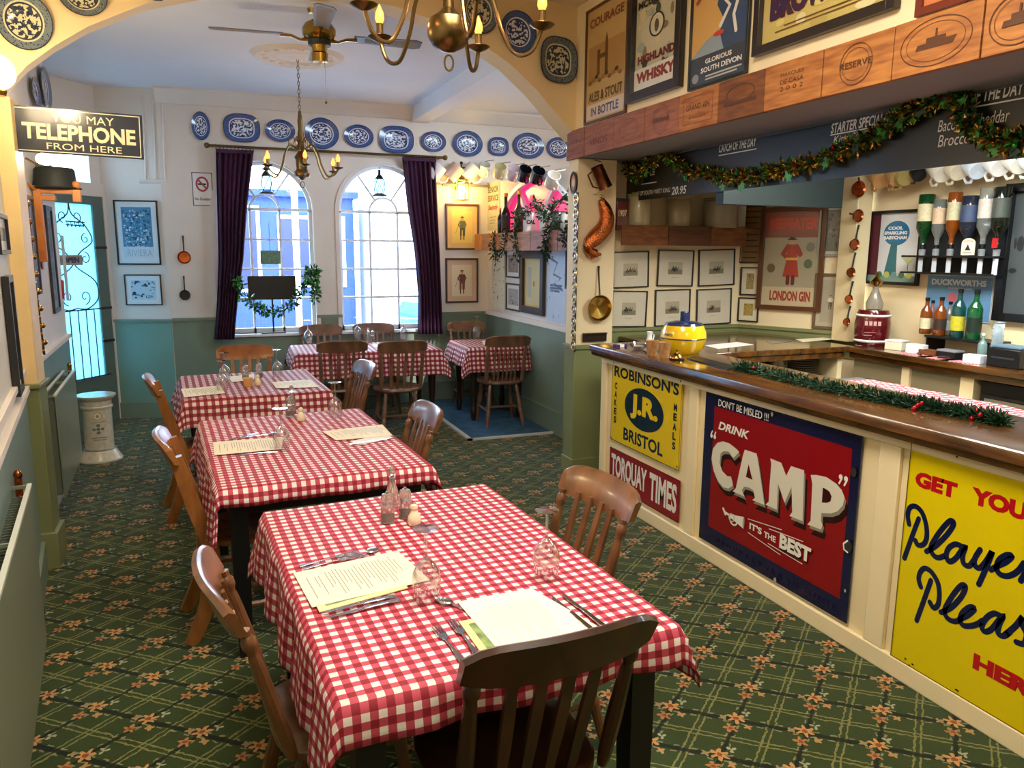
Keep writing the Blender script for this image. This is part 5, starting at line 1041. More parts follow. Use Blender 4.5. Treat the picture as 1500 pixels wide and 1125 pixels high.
# ---------------------------------------------------------------- curtains, rod
def curtain(label,edges,Y,phase):
    mb=MB(); nx=70; v=[]; rows=[]
    for (y,x0,x1) in edges: rows.append((at(x0,y,Y=Y),at(x1,y,Y=Y)))
    rr=[]
    for i in range(len(rows)-1):
        for j in range(6): t=j/6; rr.append((rows[i][0].lerp(rows[i+1][0],t),rows[i][1].lerp(rows[i+1][1],t)))
    rr.append(rows[-1])
    for i,(a,b) in enumerate(rr):
        z=a.z; amp=.022+.012*i/len(rr)
        for k in range(nx+1):
            u=k/nx; x=a.x+(b.x-a.x)*u; mb.v.append((x,Y+amp*math.sin(u*2*PI*7+phase+.3*math.sin(i*.3))+.01*math.sin(u*37),a.z*(1-u)+b.z*u))
    for i in range(len(rr)-1):
        for k in range(nx): q=i*(nx+1)+k; mb.f.append((q,q+1,q+nx+2,q+nx+1))
    t=thing('curtain',label,'curtain',(rr[0][0].x,Y,rr[0][0].z),group='plum velvet curtains'); o=mb.build('drape',CURT,t,smooth=80); o.location=-t.location
    sd=o.modifiers.new('t','SOLIDIFY'); sd.thickness=.004
    h=B(min(rr[0][0].x,rr[0][1].x),Y-.03,rr[0][0].z-.01,max(rr[0][0].x,rr[0][1].x),Y+.03,rr[0][0].z+.025).build('heading_tape',CURT,t); h.location=-t.location
    return t
curtain('plum velvet curtain at the left of the left window',[(222,316,371),(300,318,362),(380,320,356),(440,318,348),(497,314,343)],8.22,0)
curtain('plum velvet curtain at the right of the right window',[(234,590,638),(300,597,641),(370,608,644),(430,613,646),(489,613,649)],8.22,1)
ra=at(303,214,Y=8.24); rb=at(652,230,Y=8.24); zr=(ra.z+rb.z)/2
rod=thing('curtain_rod','long brass curtain rod over both windows','curtain rod',(ra.x,8.24,zr)); L=rb.x-ra.x
MB().tube([(0,0,0),(L,0,0)],.014,10).build('rod',BRASSD,rod)
for x in (0,L): MB().ball((x,0,0),.028).build('finial',BRASSD,rod)
for x in (.05,L*.5,L-.05): MB().tube([(x,0,0),(x,.11,0)],.01,6).build('bracket',BRASSD,rod)
for k in range(11):
    for x0 in (.08,L-.46): 
        x=x0+k*.035; MB().tube([(x,.022*math.cos(2*PI*j/12),-.008+.024*math.sin(2*PI*j/12)) for j in range(12)],.003,5,closed=True,side=(1,0,0)).build('ring',BRASSD,rod)
# ---------------------------------------------------------------- things in the windows
def lantern_hang(px,py,label):
    p=at(px,py,Y=YB-.05); t=thing('hanging_lantern',label,'lantern',p,group='small lanterns hung in the windows')
    MB().lathe([(.075,-.11),(.075,-.095),(.05,-.08),(.0,-.08)],16).build('base',IRON,t); MB().lathe([(.05,.07),(.03,.10),(.012,.12),(.02,.13),(.012,.14),(.022,.16),(0,.165)],16).build('cap',IRON,t)
    MB().lathe([(.045,-.08),(.062,-.05),(.062,.04),(.045,.07)],16).build('glass_globe',glass('lantern_glass',(.6,.85,.9),.15),t)
    w=MB()
    for k in range(6): a=PI*k/3; a2=a+PI/3; r_=.066; w.tube([(r_*math.cos(a),r_*math.sin(a),-.08),(r_*math.cos(a2),r_*math.sin(a2),.07)],.003,5); w.tube([(r_*math.cos(a2),r_*math.sin(a2),-.08),(r_*math.cos(a),r_*math.sin(a),.07)],.003,5)
    w.build('wire_cage',IRON,t); MB().tube([(0,0,.16),(0,0,SP+.46-p.z)],.003,5).build('cord',IRON,t); return t
lantern_hang(390,268,'small glass lantern hanging in the left window arch'); lantern_hang(556,272,'small glass lantern hanging in the right window arch')
c=at(398,421,Y=8.36); tv=thing('screen','black flat screen standing back to the left window','television',(c.x,8.36,.83)); a_=at(362,404,Y=8.36); b_=at(434,438,Y=8.36)
B(a_.x-c.x,-.015,b_.z-.83,b_.x-c.x,.02,a_.z-.83).build('panel',mat('screen_back','16171C',.4),tv,bevel=.004); B(-.008,0,0,.008,.02,b_.z-.83+.02).build('neck',BLACK,tv); B(-.12,-.045,0,.12,.045,.012).build('foot',BLACK,tv)
s_=thing('window_card','small green printed card in the left window','card',at(396,377,Y=YB+.05)); B(-.1,0,-.07,.1,.004,.07).build('card',mat('card_green','6A8A70',.6,var=.3,scale=40),s_); MB().tube([(0,.002,.07),(0,.002,.35)],.002,4).build('cord',IRON,s_)
def garland(name,label,pts,lm,n,size,spread,cat='garland',group=None,berries=0,bm=REDM,bs=.012,extra=None,seed=1,stem=.004):
    r=random.Random(seed); P=[Vector(p) for p in smoothpts(pts,8)]; o=P[0]; t=thing(name,label,cat,o,group=group); Q=[p-o for p in P]
    MB().tube(Q,stem,5).build('stem',lm if not isinstance(lm,list) else lm[0],t)
    ms=lm if isinstance(lm,list) else [lm]
    for mi,m in enumerate(ms):
        mb=MB()
        for k in range(n//len(ms)):
            u=r.random()*(len(Q)-1.001); i=int(u); c=Q[i].lerp(Q[i+1],u-i); d=Vector((r.gauss(0,1),r.gauss(0,1),r.gauss(0,1))).normalized()
            e=d.cross(Vector((r.gauss(0,1),r.gauss(0,1),r.gauss(0,1)))).normalized(); b0=c+d*spread*r.random()*.5; L=size*r.uniform(.6,1.2); W_=L*(.22 if size>.03 else .14)
            mid=b0+d*L*.5; nn=d.cross(e)*L*.08
            mb.add([b0,mid+e*W_+nn,b0+d*L,mid-e*W_+nn,mid-nn],[(0,1,4),(1,2,4),(2,3,4),(3,0,4)])
        lo=mb.build('leaves',m,t,smooth=0); lo['kind']='stuff'
    for k in range(berries):
        i=int((k+.5)/berries*(len(Q)-1)); c=Q[i]+Vector((r.uniform(-1,1),r.uniform(-1,1),r.uniform(-.6,1)))*spread*.5
        mm=bm[k%len(bm)] if isinstance(bm,list) else bm
        MB().ball(c,bs*r.uniform(.8,1.2),8,6).build('bauble',mm,t)
    return t
w2=lambda px,py,Y: tuple(at(px,py,Y=Y))
garland('ivy_garland','ivy garland swagged across the left window under the screen',[w2(346,408,8.14),w2(354,430,8.14),w2(375,450,8.14),w2(400,458,8.14),w2(425,448,8.14),w2(443,425,8.14),w2(452,402,8.14),w2(461,396,8.14),w2(463,418,8.14),w2(461,440,8.14)],[LEAF2,LEAF],620,.06,.075,berries=10,bm=GOLDT,bs=.008,seed=3)
# ---------------------------------------------------------------- hanging lights and fan
def bulb_light(p,power,col=WARM,size=.02): return lamp('bulb_light','POINT',p,power,col,size)
def chandelier(label,loc,R_,n,a0,body,s,power,chain_top,scrolls=True,br=BRASSD,PZ=0.0):
    t=thing('chandelier',label,'chandelier',loc,group=None); S_=lambda P:[(r*s,z*s) for r,z in P]
    MB().lathe(S_(body),28).build('body',br,t)
    MB().tube([(.016*s*math.cos(2*PI*k/16),0,body[0][1]*s-.034*s+.026*s*math.sin(2*PI*k/16)) for k in range(16)],.0035*s,6,closed=True,side=(0,1,0)).build('ring',br,t)
    for k in range(n):
        a=R(a0)+2*PI*k/n; c,s_=math.cos(a),math.sin(a)
        prof=smoothpts([(.03,.13,0),(.10,.17,0),(.15,.10,0),(.18,0,0),(.23,-.085,0),(.29,-.075,0),(R_/s,.0+PZ,0)],5)
        arm=MB().tube([(r*c*s,r*s_*s,z*s) for r,z,_ in prof],.0075*s,8).build('arm',br,t)
        M=Matrix.Translation((R_*c,R_*s_,PZ*s))
        MB().lathe(S_([(.0,-.01),(.012,-.006),(.035,.004),(.045,.012),(.043,.014),(.01,.006)]),20,M).build('drip_pan',br,arm)
        MB().lathe(S_([(.013,.006),(.013,.055),(.015,.057)]),12,M).build('candle_tube',br,arm)
        MB().lathe(S_([(.010,.057),(.017,.075),(.015,.095),(.006,.115),(.001,.125)]),12,M).build('bulb',FLAME,arm,smooth=80)
        bulb_light(Vector(loc)+Vector((R_*c,R_*s_,PZ*s+.10*s)),power,(1,.62,.28),.015*s)
        if scrolls:
            pr=smoothpts([(.02,.19,0),(.07,.23,0),(.10,.19,0),(.085,.14,0),(.065,.16,0)],4); c2,s2=math.cos(a+PI/n),math.sin(a+PI/n)
            MB().tube([(r*c2*s,r*s2*s,z*s) for r,z,_ in pr],.005*s,6).build('scroll',br,t)
    z=body[-1][1]*s; k=0; ch=MB()
    while z<chain_top-loc[2]-.01:
        ch=MB(); ax=(1,0,0) if k%2 else (0,1,0)
        ch.tube([((.009*s*math.cos(q) if not k%2 else 0),(.009*s*math.cos(q) if k%2 else 0),z+.016*s+.019*s*math.sin(q)) for q in [2*PI*j/10 for j in range(10)]],.0028*s,5,closed=True,side=ax).build('chain_link',br,t); z+=.031*s; k+=1
    return t
BODY1=[(.0,-.085),(.02,-.083),(.028,-.078),(.055,-.065),(.073,-.035),(.075,-.005),(.065,.025),(.035,.045),(.02,.06),(.018,.09),(.03,.10),(.034,.12),(.032,.15),(.02,.16),(.014,.20),(.022,.24),(.026,.26),(.014,.30),(.012,.40),(.0,.41)]
def azi(deg): return 90-(21.4+deg)   # bearing from the view axis to a polar angle
chandelier('large brass chandelier with candle bulbs over the near tables',(.82,2.72,2.465),.325,5,azi(16),BODY1,1.0,2.2,NZ)
BODY2=[(0,-.12),(.012,-.115),(.03,-.10),(.06,-.09),(.066,-.07),(.06,-.05),(.045,-.03),(.05,.05),(.06,.07),(.045,.09),(.025,.12),(.03,.17),(.02,.2),(.026,.26),(.018,.3),(.022,.36),(.012,.44),(0,.46)]
chandelier('smaller brass chandelier hung by a long chain from the ceiling rose',(.735,6.55,2.36),.31,6,azi(40),BODY2,.95,1.6,CZ-.02,PZ=-.03)
ro=at(437,88,Z=CZ-.02); rs=MB().lathe([(.0,-.03),(.05,-.03),(.07,-.02),(.16,-.018),(.18,-.03),(.2,-.02),(.29,-.016),(.32,-.028),(.34,-.012),(.36,0)],48).build('ceiling_rose',WALLW,smooth=30); rs.location=(.735,6.55,CZ); tag(rs,'moulded plaster ceiling rose above the smaller chandelier','ceiling rose')
for k in range(16): a=2*PI*k/16; MB().ball((.25*math.cos(a),.25*math.sin(a),-.02),(.028,.028,.012),8,6).build('leaf_moulding',WALLW,rs)
fc=at(467,40,Y=5.3); fn=thing('ceiling_fan','brass ceiling fan with grey edged cane blades','ceiling fan',(fc.x,5.3,2.985))
MB().lathe([(.02,.215),(.07,.215),(.06,.19),(.02,.185),(.018,.16),(.05,.15),(.085,.13),(.105,.10),(.105,.06),(.09,.04),(.06,.03),(.05,.0),(.045,-.04),(.055,-.05),(.05,-.10),(.0,-.105)][::-1],28).build('motor',BRASS,fn)
MB().lathe([(.07,-.0),(.075,.03),(.05,.032)],20).build('switch_housing',IRON,fn)
CANE=mat('cane_panel','8E7F6E',.6,var=.3,scale=120); BLG=mat('blade_grey','6B707C',.35)
for k,a in enumerate((azi(-105),azi(-15),azi(72),azi(163))):
    M=Matrix.Rotation(R(a),4,'Z'); ar=MB().tube([(.07,0,.035),(.12,0,.03),(.17,0,.05),(.24,0,.052)],[.014,.009,.009,.014],6,M).build('blade_arm',BRASS,fn)
    Mb=M@Matrix.Translation((.22,0,.058))@Matrix.Rotation(R(-9),4,'X')
    MB().prism([(0,-.045),(.0,.045),(.40,.065),(.44,.045),(.44,-.045),(.40,-.065)],-.004,.004,Mb).build('blade',BLG,fn,bevel=.001); MB().prism([(.07,-.03),(.07,.03),(.38,.045),(.41,.03),(.41,-.03),(.38,-.045)],-.0055,-.004,Mb).build('cane_inset',CANE,fn)
MB().tube([(.03,0,-.1),(.03,0,-.34)],.0015,4).ball((.03,0,-.345),.008).build('pull_chain',BRASSD,fn)
# globe lamp at the left edge
gp=at(-6,105,Y=4.1); g=thing('wall_lamp','glowing round globe lamp cut by the left edge of the picture','wall lamp',gp)
MB().ball((0,0,0),.075,20,14).build('globe',GLOBE,g,smooth=80); MB().lathe([(.03,-.10),(.035,-.08),(.03,-.07)],14).tube([(0,0,-.09),(-.05,0,-.13),(-.12,0,-.1)],.008,6).build('bracket',BRASS,g); bulb_light(gp+Vector((.12,-.06,.02)),7,(1,.78,.45),.05)
gp=at(66,233,Y=5.35); g=thing('wall_lamp','small bright wall lamp under the telephone sign','wall lamp',gp); MB().ball((0,0,0),(.05,.05,.035),16,10).build('shade',GLOBE,g,smooth=80); MB().tube([(0,0,0),(-.05,0,-.03),(-.10,0,0)],.008,6).build('bracket',BRASSD,g); bulb_light(gp+Vector((.09,-.05,0)),7,(1,.84,.55),.04)
# anchor lantern on the alcove wall
lp=at(676,278,Y=8.26); l=thing('wall_lantern','lit brass lantern with an anchor top above the golfer print','wall lantern',lp)
fr_=MB(); 
for sx in (-1,1):
    for sy in (-1,1): fr_.tube([(sx*.06,sy*.06,-.11),(sx*.06,sy*.06,.10)],.004,5)
for z in (-.11,.10): fr_.tube([(.06,.06,z),(-.06,.06,z),(-.06,-.06,z),(.06,-.06,z)],.005,5,closed=True)
fr_.tube([(-.06,-.06,.1),(0,0,.15),(.06,-.06,.1)],.004,5).build('frame',BRASS,l)
MB().ball((0,0,0),(.04,.04,.05),14,10).build('bulb',LANT,l,smooth=80)
an=MB().tube([(0,0,.14),(0,.0,.27)],.008,6).tube([(-.05,0,.235),(.05,0,.235)],.007,6).tube([(.09*math.cos(q),0,.23-.07+.05*math.sin(q)) for q in [PI+PI*j/10 for j in range(11)]],.009,6); an.ball((0,0,.285),.018); an.box(-.12,.02,.10,.12,.03,.13); an.build('anchor',IRON,l)
MB().box(-.04,.06,.0,.04,.10,.12).tube([(0,.08,.12),(0,0,.15)],.006,6).build('wall_plate',BRASS,l); bulb_light(lp+Vector((0,-.10,-.02)),5.5,(1,.66,.16),.04)
# ---------------------------------------------------------------- left side: radiators, heater, rack, hats
def radiator(label,p0,p1,z0,z1,dep,group):
    p0=Vector((*p0,0)); p1=Vector((*p1,0)); d=(p1-p0).normalized(); L=(p1-p0).length; n=Vector((d.y,-d.x,0))   # room side
    if n.x<0: n=-n
    M=Matrix(((d.x,n.x,0,p0.x),(d.y,n.y,0,p0.y),(0,0,1,z0),(0,0,0,1))); t=thing('radiator',label,'radiator',M=M,group=group); h=z1-z0
    B(0,-.008,0,L,.0,h).build('front_panel',GREYG,t,bevel=.003); MB().box(0,-.012,h,L,.004,h+.012).build('top_edge',mat('rail_pale','D6DACC',.3),t)
    B(0,-dep,0,L,-dep+.008,h).build('back_panel',GREYG,t,bevel=.003); B(0,-dep-.004,h,L,-dep+.012,h+.012).build('top_edge',mat('rail_pale','x'),t)
    fn_=MB(); k=0
    while k*.03<L-.03: fn_.box(.015+k*.03,-dep+.01,.02,.019+k*.03,-.012,h-.03); k+=1
    fo=fn_.build('convector_fins',mat('fin_grey','5E6656',.5),t); fo['kind']='stuff'
    for x in (.0,L*.5,L-.012): B(x,-dep+.008,h-.004,x+.012,-.008,h+.008).build('cross_bar',GREYG,t)
    MB().tube([(L,-dep/2,h-.05),(L+.05,-dep/2,h-.05),(L+.06,-dep/2,h+.02)],.014,8).ball((L+.06,-dep/2,h+.035),(.016,.016,.022)).build('valve',COPPER if z1<.8 else BRASS,t)
    MB().tube([(L+.05,-dep/2,h-.06),(L+.05,-dep/2,-z0)],.008,8).build('pipe',GREYG,t)
    return t
radiator('large green double radiator filling the lower left corner',(-.54,2.0),(-.70,3.36),.13,.78,.09,'green radiators on the left wall')
radiator('green double radiator beyond the pilaster beside the white stove',(-.925,5.3),(-.975,6.38),.15,.80,.075,'green radiators on the left wall')
hp=at(148,672,Z=0); st=thing('stove','cream cylindrical enamel heater with flared top and foot','stove',(hp.x,hp.y,0))
ST_=mat('speckled_cream_enamel','D8D4C4',.25,c2='C8C0A8',scale=30,coat=.3)
MB().lathe([(.165,0),(.165,.012),(.15,.03),(.125,.075),(.115,.085),(.115,.09)],32).build('foot',ST_,st); MB().lathe([(.108,.085),(.108,.43)],32).build('drum',ST_,st); MB().lathe([(.118,.43),(.118,.445),(.11,.45),(.115,.49),(.14,.515),(.147,.525),(.147,.535),(.0,.54)],32).build('top',ST_,st)
for z in (.092,.438): MB().lathe([(.112,z-.005),(.119,z),(.112,z+.005)],32).build('band',mat('grey_band','8A8C86',.3,.5),st)
vd=Vector((-hp.x,-hp.y,0)).normalized(); Ms=panelM((vd.x*.1085,vd.y*.1085,.27),vd)
a=Art(.001,.0002); a.ell(-.0,.105,.035,.035,'B8AE88',20).ell(0,.105,.027,.027,'E6DFC6',20).ell(0,.105,.012,.012,'A89C70',12)
for y in (-.0,-.03,.03): a.ell(0,y,.016,.014,'7A7C74',6)
for x in (-.03,.03): a.ell(x,0,.014,.012,'7A7C74',6)
a.line([(-.05,.055),(.05,.06)],.004,'8A8A80'); a.line([(-.05,-.07),(.05,-.07)],.008,'8E8E84'); a.line([(-.04,-.09),(.045,-.088)],.006,'8E8E84'); a.build('printed_crest',st,ENAM,M=Ms)
# wooden ladder rack with hats
rp_=at(54,283,Y=6.0); rk=thing('coat_rack','orange wooden rack frame projecting from the left wall under the hats','coat rack',(rp_.x,6.0,rp_.z)); OR=mat('orange_pine','D88A44',.4,c2='B86A2C',scale=6)
x1=at(114,285,Y=6.0).x-rp_.x
B(-.0,-.02,-.0,x1,.02,.03).build('rail',OR,rk,bevel=.004); B(0,-.02,-.045,x1*.45,.02,-.012).build('rail',OR,rk,bevel=.004); B(-.02,-.025,-.45,.025,.025,.05).build('post',OR,rk,bevel=.004); B(x1-.03,-.025,-.05,x1+.02,.025,.03).build('post',OR,rk,bevel=.004)
MB().ball((x1-.005,0,.06),.028).build('knob',OR,rk); MB().tube([(0,.0,.02),(-.10,-.35,.12)],.012,8).build('brace',OR,rk); B(-.14,-.02,-.2,.0,.02,-.17).build('wall_arm',OR,rk)
hb=at(82,278,Y=6.05); ht=thing('bowler_hat','black top hat on the wooden rack','hat',(hb.x,6.05,rp_.z+.032)); FELT=mat('black_felt','1E2422',.6,var=.2)
MB().lathe([(.115,0),(.12,.01),(.11,.06),(.105,.125),(.095,.14),(0,.143)],28,sx=1.15).build('crown',FELT,ht); MB().lathe([(.135,.012),(.14,.006),(.13,.0),(.11,.002)],28,sx=1.12).build('brim',FELT,ht)
ht=thing('felt_hat','grey green hat hanging at the back of the rack below the wall lamp','hat',at(62,262,Y=6.35)); MB().lathe([(.10,0),(.095,.06),(.07,.09),(0,.1)],24).build('crown',mat('grey_felt','6A7468',.8,var=.2),ht); MB().lathe([(.15,.01),(.15,.004),(.1,0)],24).build('brim',mat('grey_felt','x'),ht)
# umbrella cluster hanging under the rack and hooks
p=hit(98,329,*WF)+Vector((.02,-.0,0)); ir_=MB().tube([(-.03,0,.03),(.12,0,.02)],.006,6).tube([(-.03,0,.0),(.10,0,-.01)],.006,6)
for k in range(5): ir_.tube([(-.02+.03*k,0,.03),(-.01+.03*k,-.03,-.02),(.0+.03*k,-.03,.01)],.004,5)
o=ir_.build('hook_rail',IRON); o.location=p; tag(o,'dark iron rail of coat hooks beneath the rack','hook rail')
# strings of horse bells beside the pilaster
p0=at(36,292,Y=4.75); p1=at(60,520,Y=4.75); bl=thing('bell_string','long string of small brass bells hanging beside the left pilaster','string of bells',p0); v=p1-p0; v.x=.02
MB().tube([(0,0,0),tuple(v)],.006,6).build('strap',DARKW,bl)
for k in range(18): q=v*((k+.5)/18); MB().ball(tuple(q+Vector((.008*(-1)**k,0,0))),.016,8,6).build('bell',BRASS,bl)
rp0=at(115,385,Y=7.0); t=thing('round_sign','small round red sign with a white bar on the far left wall','sign',M=panelM(hit(60,387,*WF)+Vector((.004,0,0)),WF[1])); MB().lathe([(.035,0),(.035,.008),(0,.008)],20).build('disc',RED,t); a=Art(.0085); a.rect(-.022,-.007,.022,.007,'EEEAE4'); a.build('bar',t,ENAM)
ps=at(86,425,Y=7.05); t=thing('poppy_box','red collecting box with white base near the entrance door','collecting box',ps); MB().lathe([(.038,-.07),(.045,.07),(.04,.08)],16).build('pot',RED,t); MB().lathe([(.04,-.085),(.04,-.07)],16).build('base',PAPERW,t)
# open sign hung on the grille
op=at(106,381,Y=8.02); t=thing('open_sign','small wooden sign reading OPEN hung on the door grille','sign',M=panelM(at(105,381,Y=7.98),(dn.x,dn.y,0))); B(-.13,-.045,-.005,.12,.045,.005).build('board',mat('sign_wood','A09890',.6,var=.2),t); a=Art(.0055); a.text('OPEN',-.11,-.025,.08,.025,'2A2A44',.05); a.build('lettering',t)
# small copper and iron pans on the window wall
def pan(px,py,pl,r_,L,label,m,group,name='copper_pan',tilt=0,hang=True):
    p=hit(px,py,*pl); M=panelM(p+Vector(pl[1]).normalized()*.004,pl[1])@Matrix.Rotation(tilt,4,'Z'); t=thing(name,label,'pan',M=M,group=group)
    MB().lathe([(r_*.8,.0),(r_*.85,.0),(r_,r_*.45),(r_*1.02,r_*.45),(r_*.96,r_*.42),(r_*.8,.008),(0,.006)][::-1],24).build('bowl',m,t)
    MB().tube([(0,r_*.95,r_*.35),(0,r_+L*.5,r_*.25),(0,r_+L,.01)],[.007,.006,.008],6).build('handle',IRON if m is not BRASS else DARKW,t); return t
pan(270,377,WB,.062,.15,'small copper frying pan left of the left curtain',COPPER,None); pan(271,432,WB,.05,.14,'small black frying pan below the copper one',IRON,None,'frying_pan')
# ---------------------------------------------------------------- mug rail and mugs
MG={}
def mug(p,rz,tilt,label,c,s=1.0,group='mugs hanging in the alcove',shape=0):
    k=(c,shape)
    if k in MG: t=dup(MG[k],p,0,label)
    else:
        t=thing('mug',label,'mug',p); MG[k]=t; m=mat('mug_'+c,c,.25,coat=.4)
        pr=[[(.0,.004),(.038,.0),(.042,.01),(.043,.09),(.041,.09),(.038,.01),(0,.008)],[(0,.002),(.03,0),(.045,.03),(.045,.06),(.034,.09),(.038,.105),(.034,.105),(.03,.09),(.041,.06),(.04,.03),(0,.01)]][shape]
        M=Matrix.Translation((0,0,-.115)); MB().lathe(pr,20,M).build('body',m,t); 
        MB().tube([(x-.0,0,z-.115) for x,z in ((.04,.075),(.07,.078),(.078,.045),(.06,.018),(.04,.02))],.0065,6).build('handle',m,t)
    t['group']=group; t.rotation_euler=(R(8),R(tilt),rz); t.scale=(s,s,s); return t
z1=at(650,238,Y=8.28)
q0=at(648,236,Y=8.3); 
o=B(2.42,8.29,2.395,PX,8.325,2.42).build('mug_rail',mat('rail_wood','8A7A60',.6)); tag(o,'thin wooden rail of hanging mugs beside the right curtain','rail')
for px,py,c,tl,nm in ((650,246,'E8E6EC',40,'white mug with a picture next to the curtain'),(676,247,'D8B8A8',40,'pink and white mug second along the rail'),(700,247,'EDEBE8',40,'white spotted mug third along the rail'),):
    mug(at(px,py-8,Y=8.25),R(0),tl,nm,c,1.9)
for px,py,c,tl,nm in ((724,247,'E4E0D8',40,'plain white mug in the alcove corner'),(748,250,'D8CC9A',45,'yellow cream mug over the tin sign'),(769,252,'DCC8CC',45,'pink tinted mug above the fanlight'),(786,254,'14161E',50,'first black mug above the pink fanlight'),(806,256,'14161C',50,'second black mug, larger, above the pink fanlight'),(829,262,'D8D0C4',45,'white mug at the right end near the pillar')):
    p=hit(px,py-10,*WX); p.x-=.10; h_=MB().tube([(p.x,p.y,p.z),(PX,p.y,p.z+.02)],.004,5).build('mug_hook',BRASSD); tag(h_,'brass hook holding the %s'%nm.split(' above')[0].split(' over')[0].split(' in ')[0].split(' at ')[0],'hook','brass mug hooks'); mug(p,R(-80),tl,nm,c,1.45)
# ---------------------------------------------------------------- alcove shelf
sy0,sy1=5.34,8.30; sz=at(740,340,X=2.75).z
sh=thing('alcove_shelf','deep crate wood shelf under the pink fanlight','shelf',(PX-.1,6.9,1.72)); 
def shp(mb,nm,m,**k): o=mb.build(nm,m,sh,**k); o.location=(-(PX-.1),-6.9,-1.72); return o
shp(B(PX-.20,sy0,1.845,PX-.001,8.2,1.87),'board',PINE)
yy=[8.2,7.95,7.7,7.42,6.6,6.0,5.35]
for k in range(6): shp(B(PX-.215,yy[k+1]+.004,1.70,PX-.20,yy[k]-.004,1.875),'crate_board',[mat('crate_orange','D07A20',.5,c2='A85A18',scale=6),PINE][k%2] if k<4 else PINE2,bevel=.002)
BT={}
def bottle(p,h,r,m,label,group=None,inv=False,cap=BLACK,lab=None,neck=.3,name='bottle',cat='bottle',sh_=.62):
    t=thing(name,label,cat,p,group=group); s=-1 if inv else 1
    pr=[(0,.003),(r*.9,0),(r,h*.02),(r,h*sh_),(r*.85,h*(sh_+.06)),(r*neck*1.05,h*(sh_+.18)),(r*neck,h*.97),(r*neck*1.1,h*.975)]
    if inv: pr=[(a,h-b) for a,b in pr][::-1]
    MB().lathe(pr,20).build('glass_body',m,t,smooth=50)
    c0,c1=(h*.93,h*1.02) if not inv else (-h*.02,h*.07)
    MB().lathe([(r*neck*1.15,c0),(r*neck*1.2,c1),(0,c1)],14).build('cap',cap,t)
    if lab: 
        z0,z1=(h*.15,h*.45) if not inv else (h*.5,h*.82); MB().open_lathe([(r*1.01,z0),(r*1.01,z1)],20).build('label',mat('label_'+lab,lab,.5,var=.1,scale=60),t)
    return t
def onshelf(px,X=PX-.10): p=at(px,300,X=X); return Vector((X,p.y,1.871))
FOILO=mat('orange_foil','D8762A',.3,.4); FOILG=mat('gold_foil','C8B040',.3,.6)
bottle(onshelf(741),.40,.047,DKG,'champagne bottle with orange foil on the alcove shelf',cap=FOILO,neck=.36,lab='2A2420',sh_=.5); bottle(onshelf(760),.40,.047,GREENG,'green champagne bottle with gold foil on the alcove shelf',cap=FOILG,neck=.36,sh_=.5)
bottle(onshelf(733),.26,.03,DKG,'small dark bottle at the left end of the alcove shelf',cap=FOILO)
def jar(p,r,h,label,m,group=None,name='stoneware_jar',cat='jar',text=None,sx=1):
    t=thing(name,label,cat,p,group=group); MB().lathe([(0,.003),(r*.97,0),(r,.01),(r,h*.88),(r*.93,h*.93),(r*1.0,h*.96),(r*.98,h),(r*.88,h),(r*.88,h*.9),(r*.9,.02),(0,.015)],28).build('body',m,t)
    MB().lathe([(r*1.005,h*.1),(r*1.02,h*.11),(r*1.005,h*.12)],28).build('base_ring',m,t)
    if text: a=Art(.001); a.text(text,-r*.55,-.02,r*.55,.02,'1E1E22',.04); d=Vector((-p.x,-p.y,0)).normalized(); a.build('lettering',t,INK,M=panelM((d.x*r*1.005,d.y*r*1.005,h*.5),d))
    return t
jar(onshelf(778),.075,.19,'white jar with large capitals on the alcove shelf',mat('white_stoneware','E2E0DE',.3,coat=.3),text='CAL')
jar(onshelf(800),.06,.2,'plain stone jug behind the greenery on the alcove shelf',mat('grey_stoneware','A8A498',.4,coat=.3)); jar(onshelf(818),.065,.17,'dark jar at the right end of the alcove shelf',mat('dark_jar','4A4A48',.3,coat=.3)); jar(onshelf(830),.05,.15,'glassy pale jar at the right end of the alcove shelf',mat('pale_jar','B8BCB4',.3,coat=.3))
X_=PX-.23
for lab,pts,n_,sd_ in (('leafy garland strand at the left end of the alcove shelf',[(724,342),(722,356),(725,372),(727,382)],70,11),('leafy garland strand hanging below the first crate board',[(742,336),(740,352),(737,366),(733,372)],60,12),('leafy garland strand hanging under the champagne bottles',[(757,325),(754,344),(756,362),(755,378)],90,13),('thick leafy garland climbing the middle of the alcove shelf',[(752,318),(768,312),(786,296),(792,310),(800,318),(812,305),(822,292),(838,286)],230,14),('thick leafy garland strand hanging right of the crate board',[(812,318),(806,335),(802,352),(798,365),(803,374)],150,15),('leafy garland loop beside the pillar',[(836,300),(836,330),(826,345),(834,358),(845,350)],130,16)):
    garland('leaf_garland',lab,[tuple(at(x,y,X=X_)) for x,y in pts],LEAF,int(n_*1.3),.05,.075,group='leafy garlands on the alcove shelf',seed=sd_)
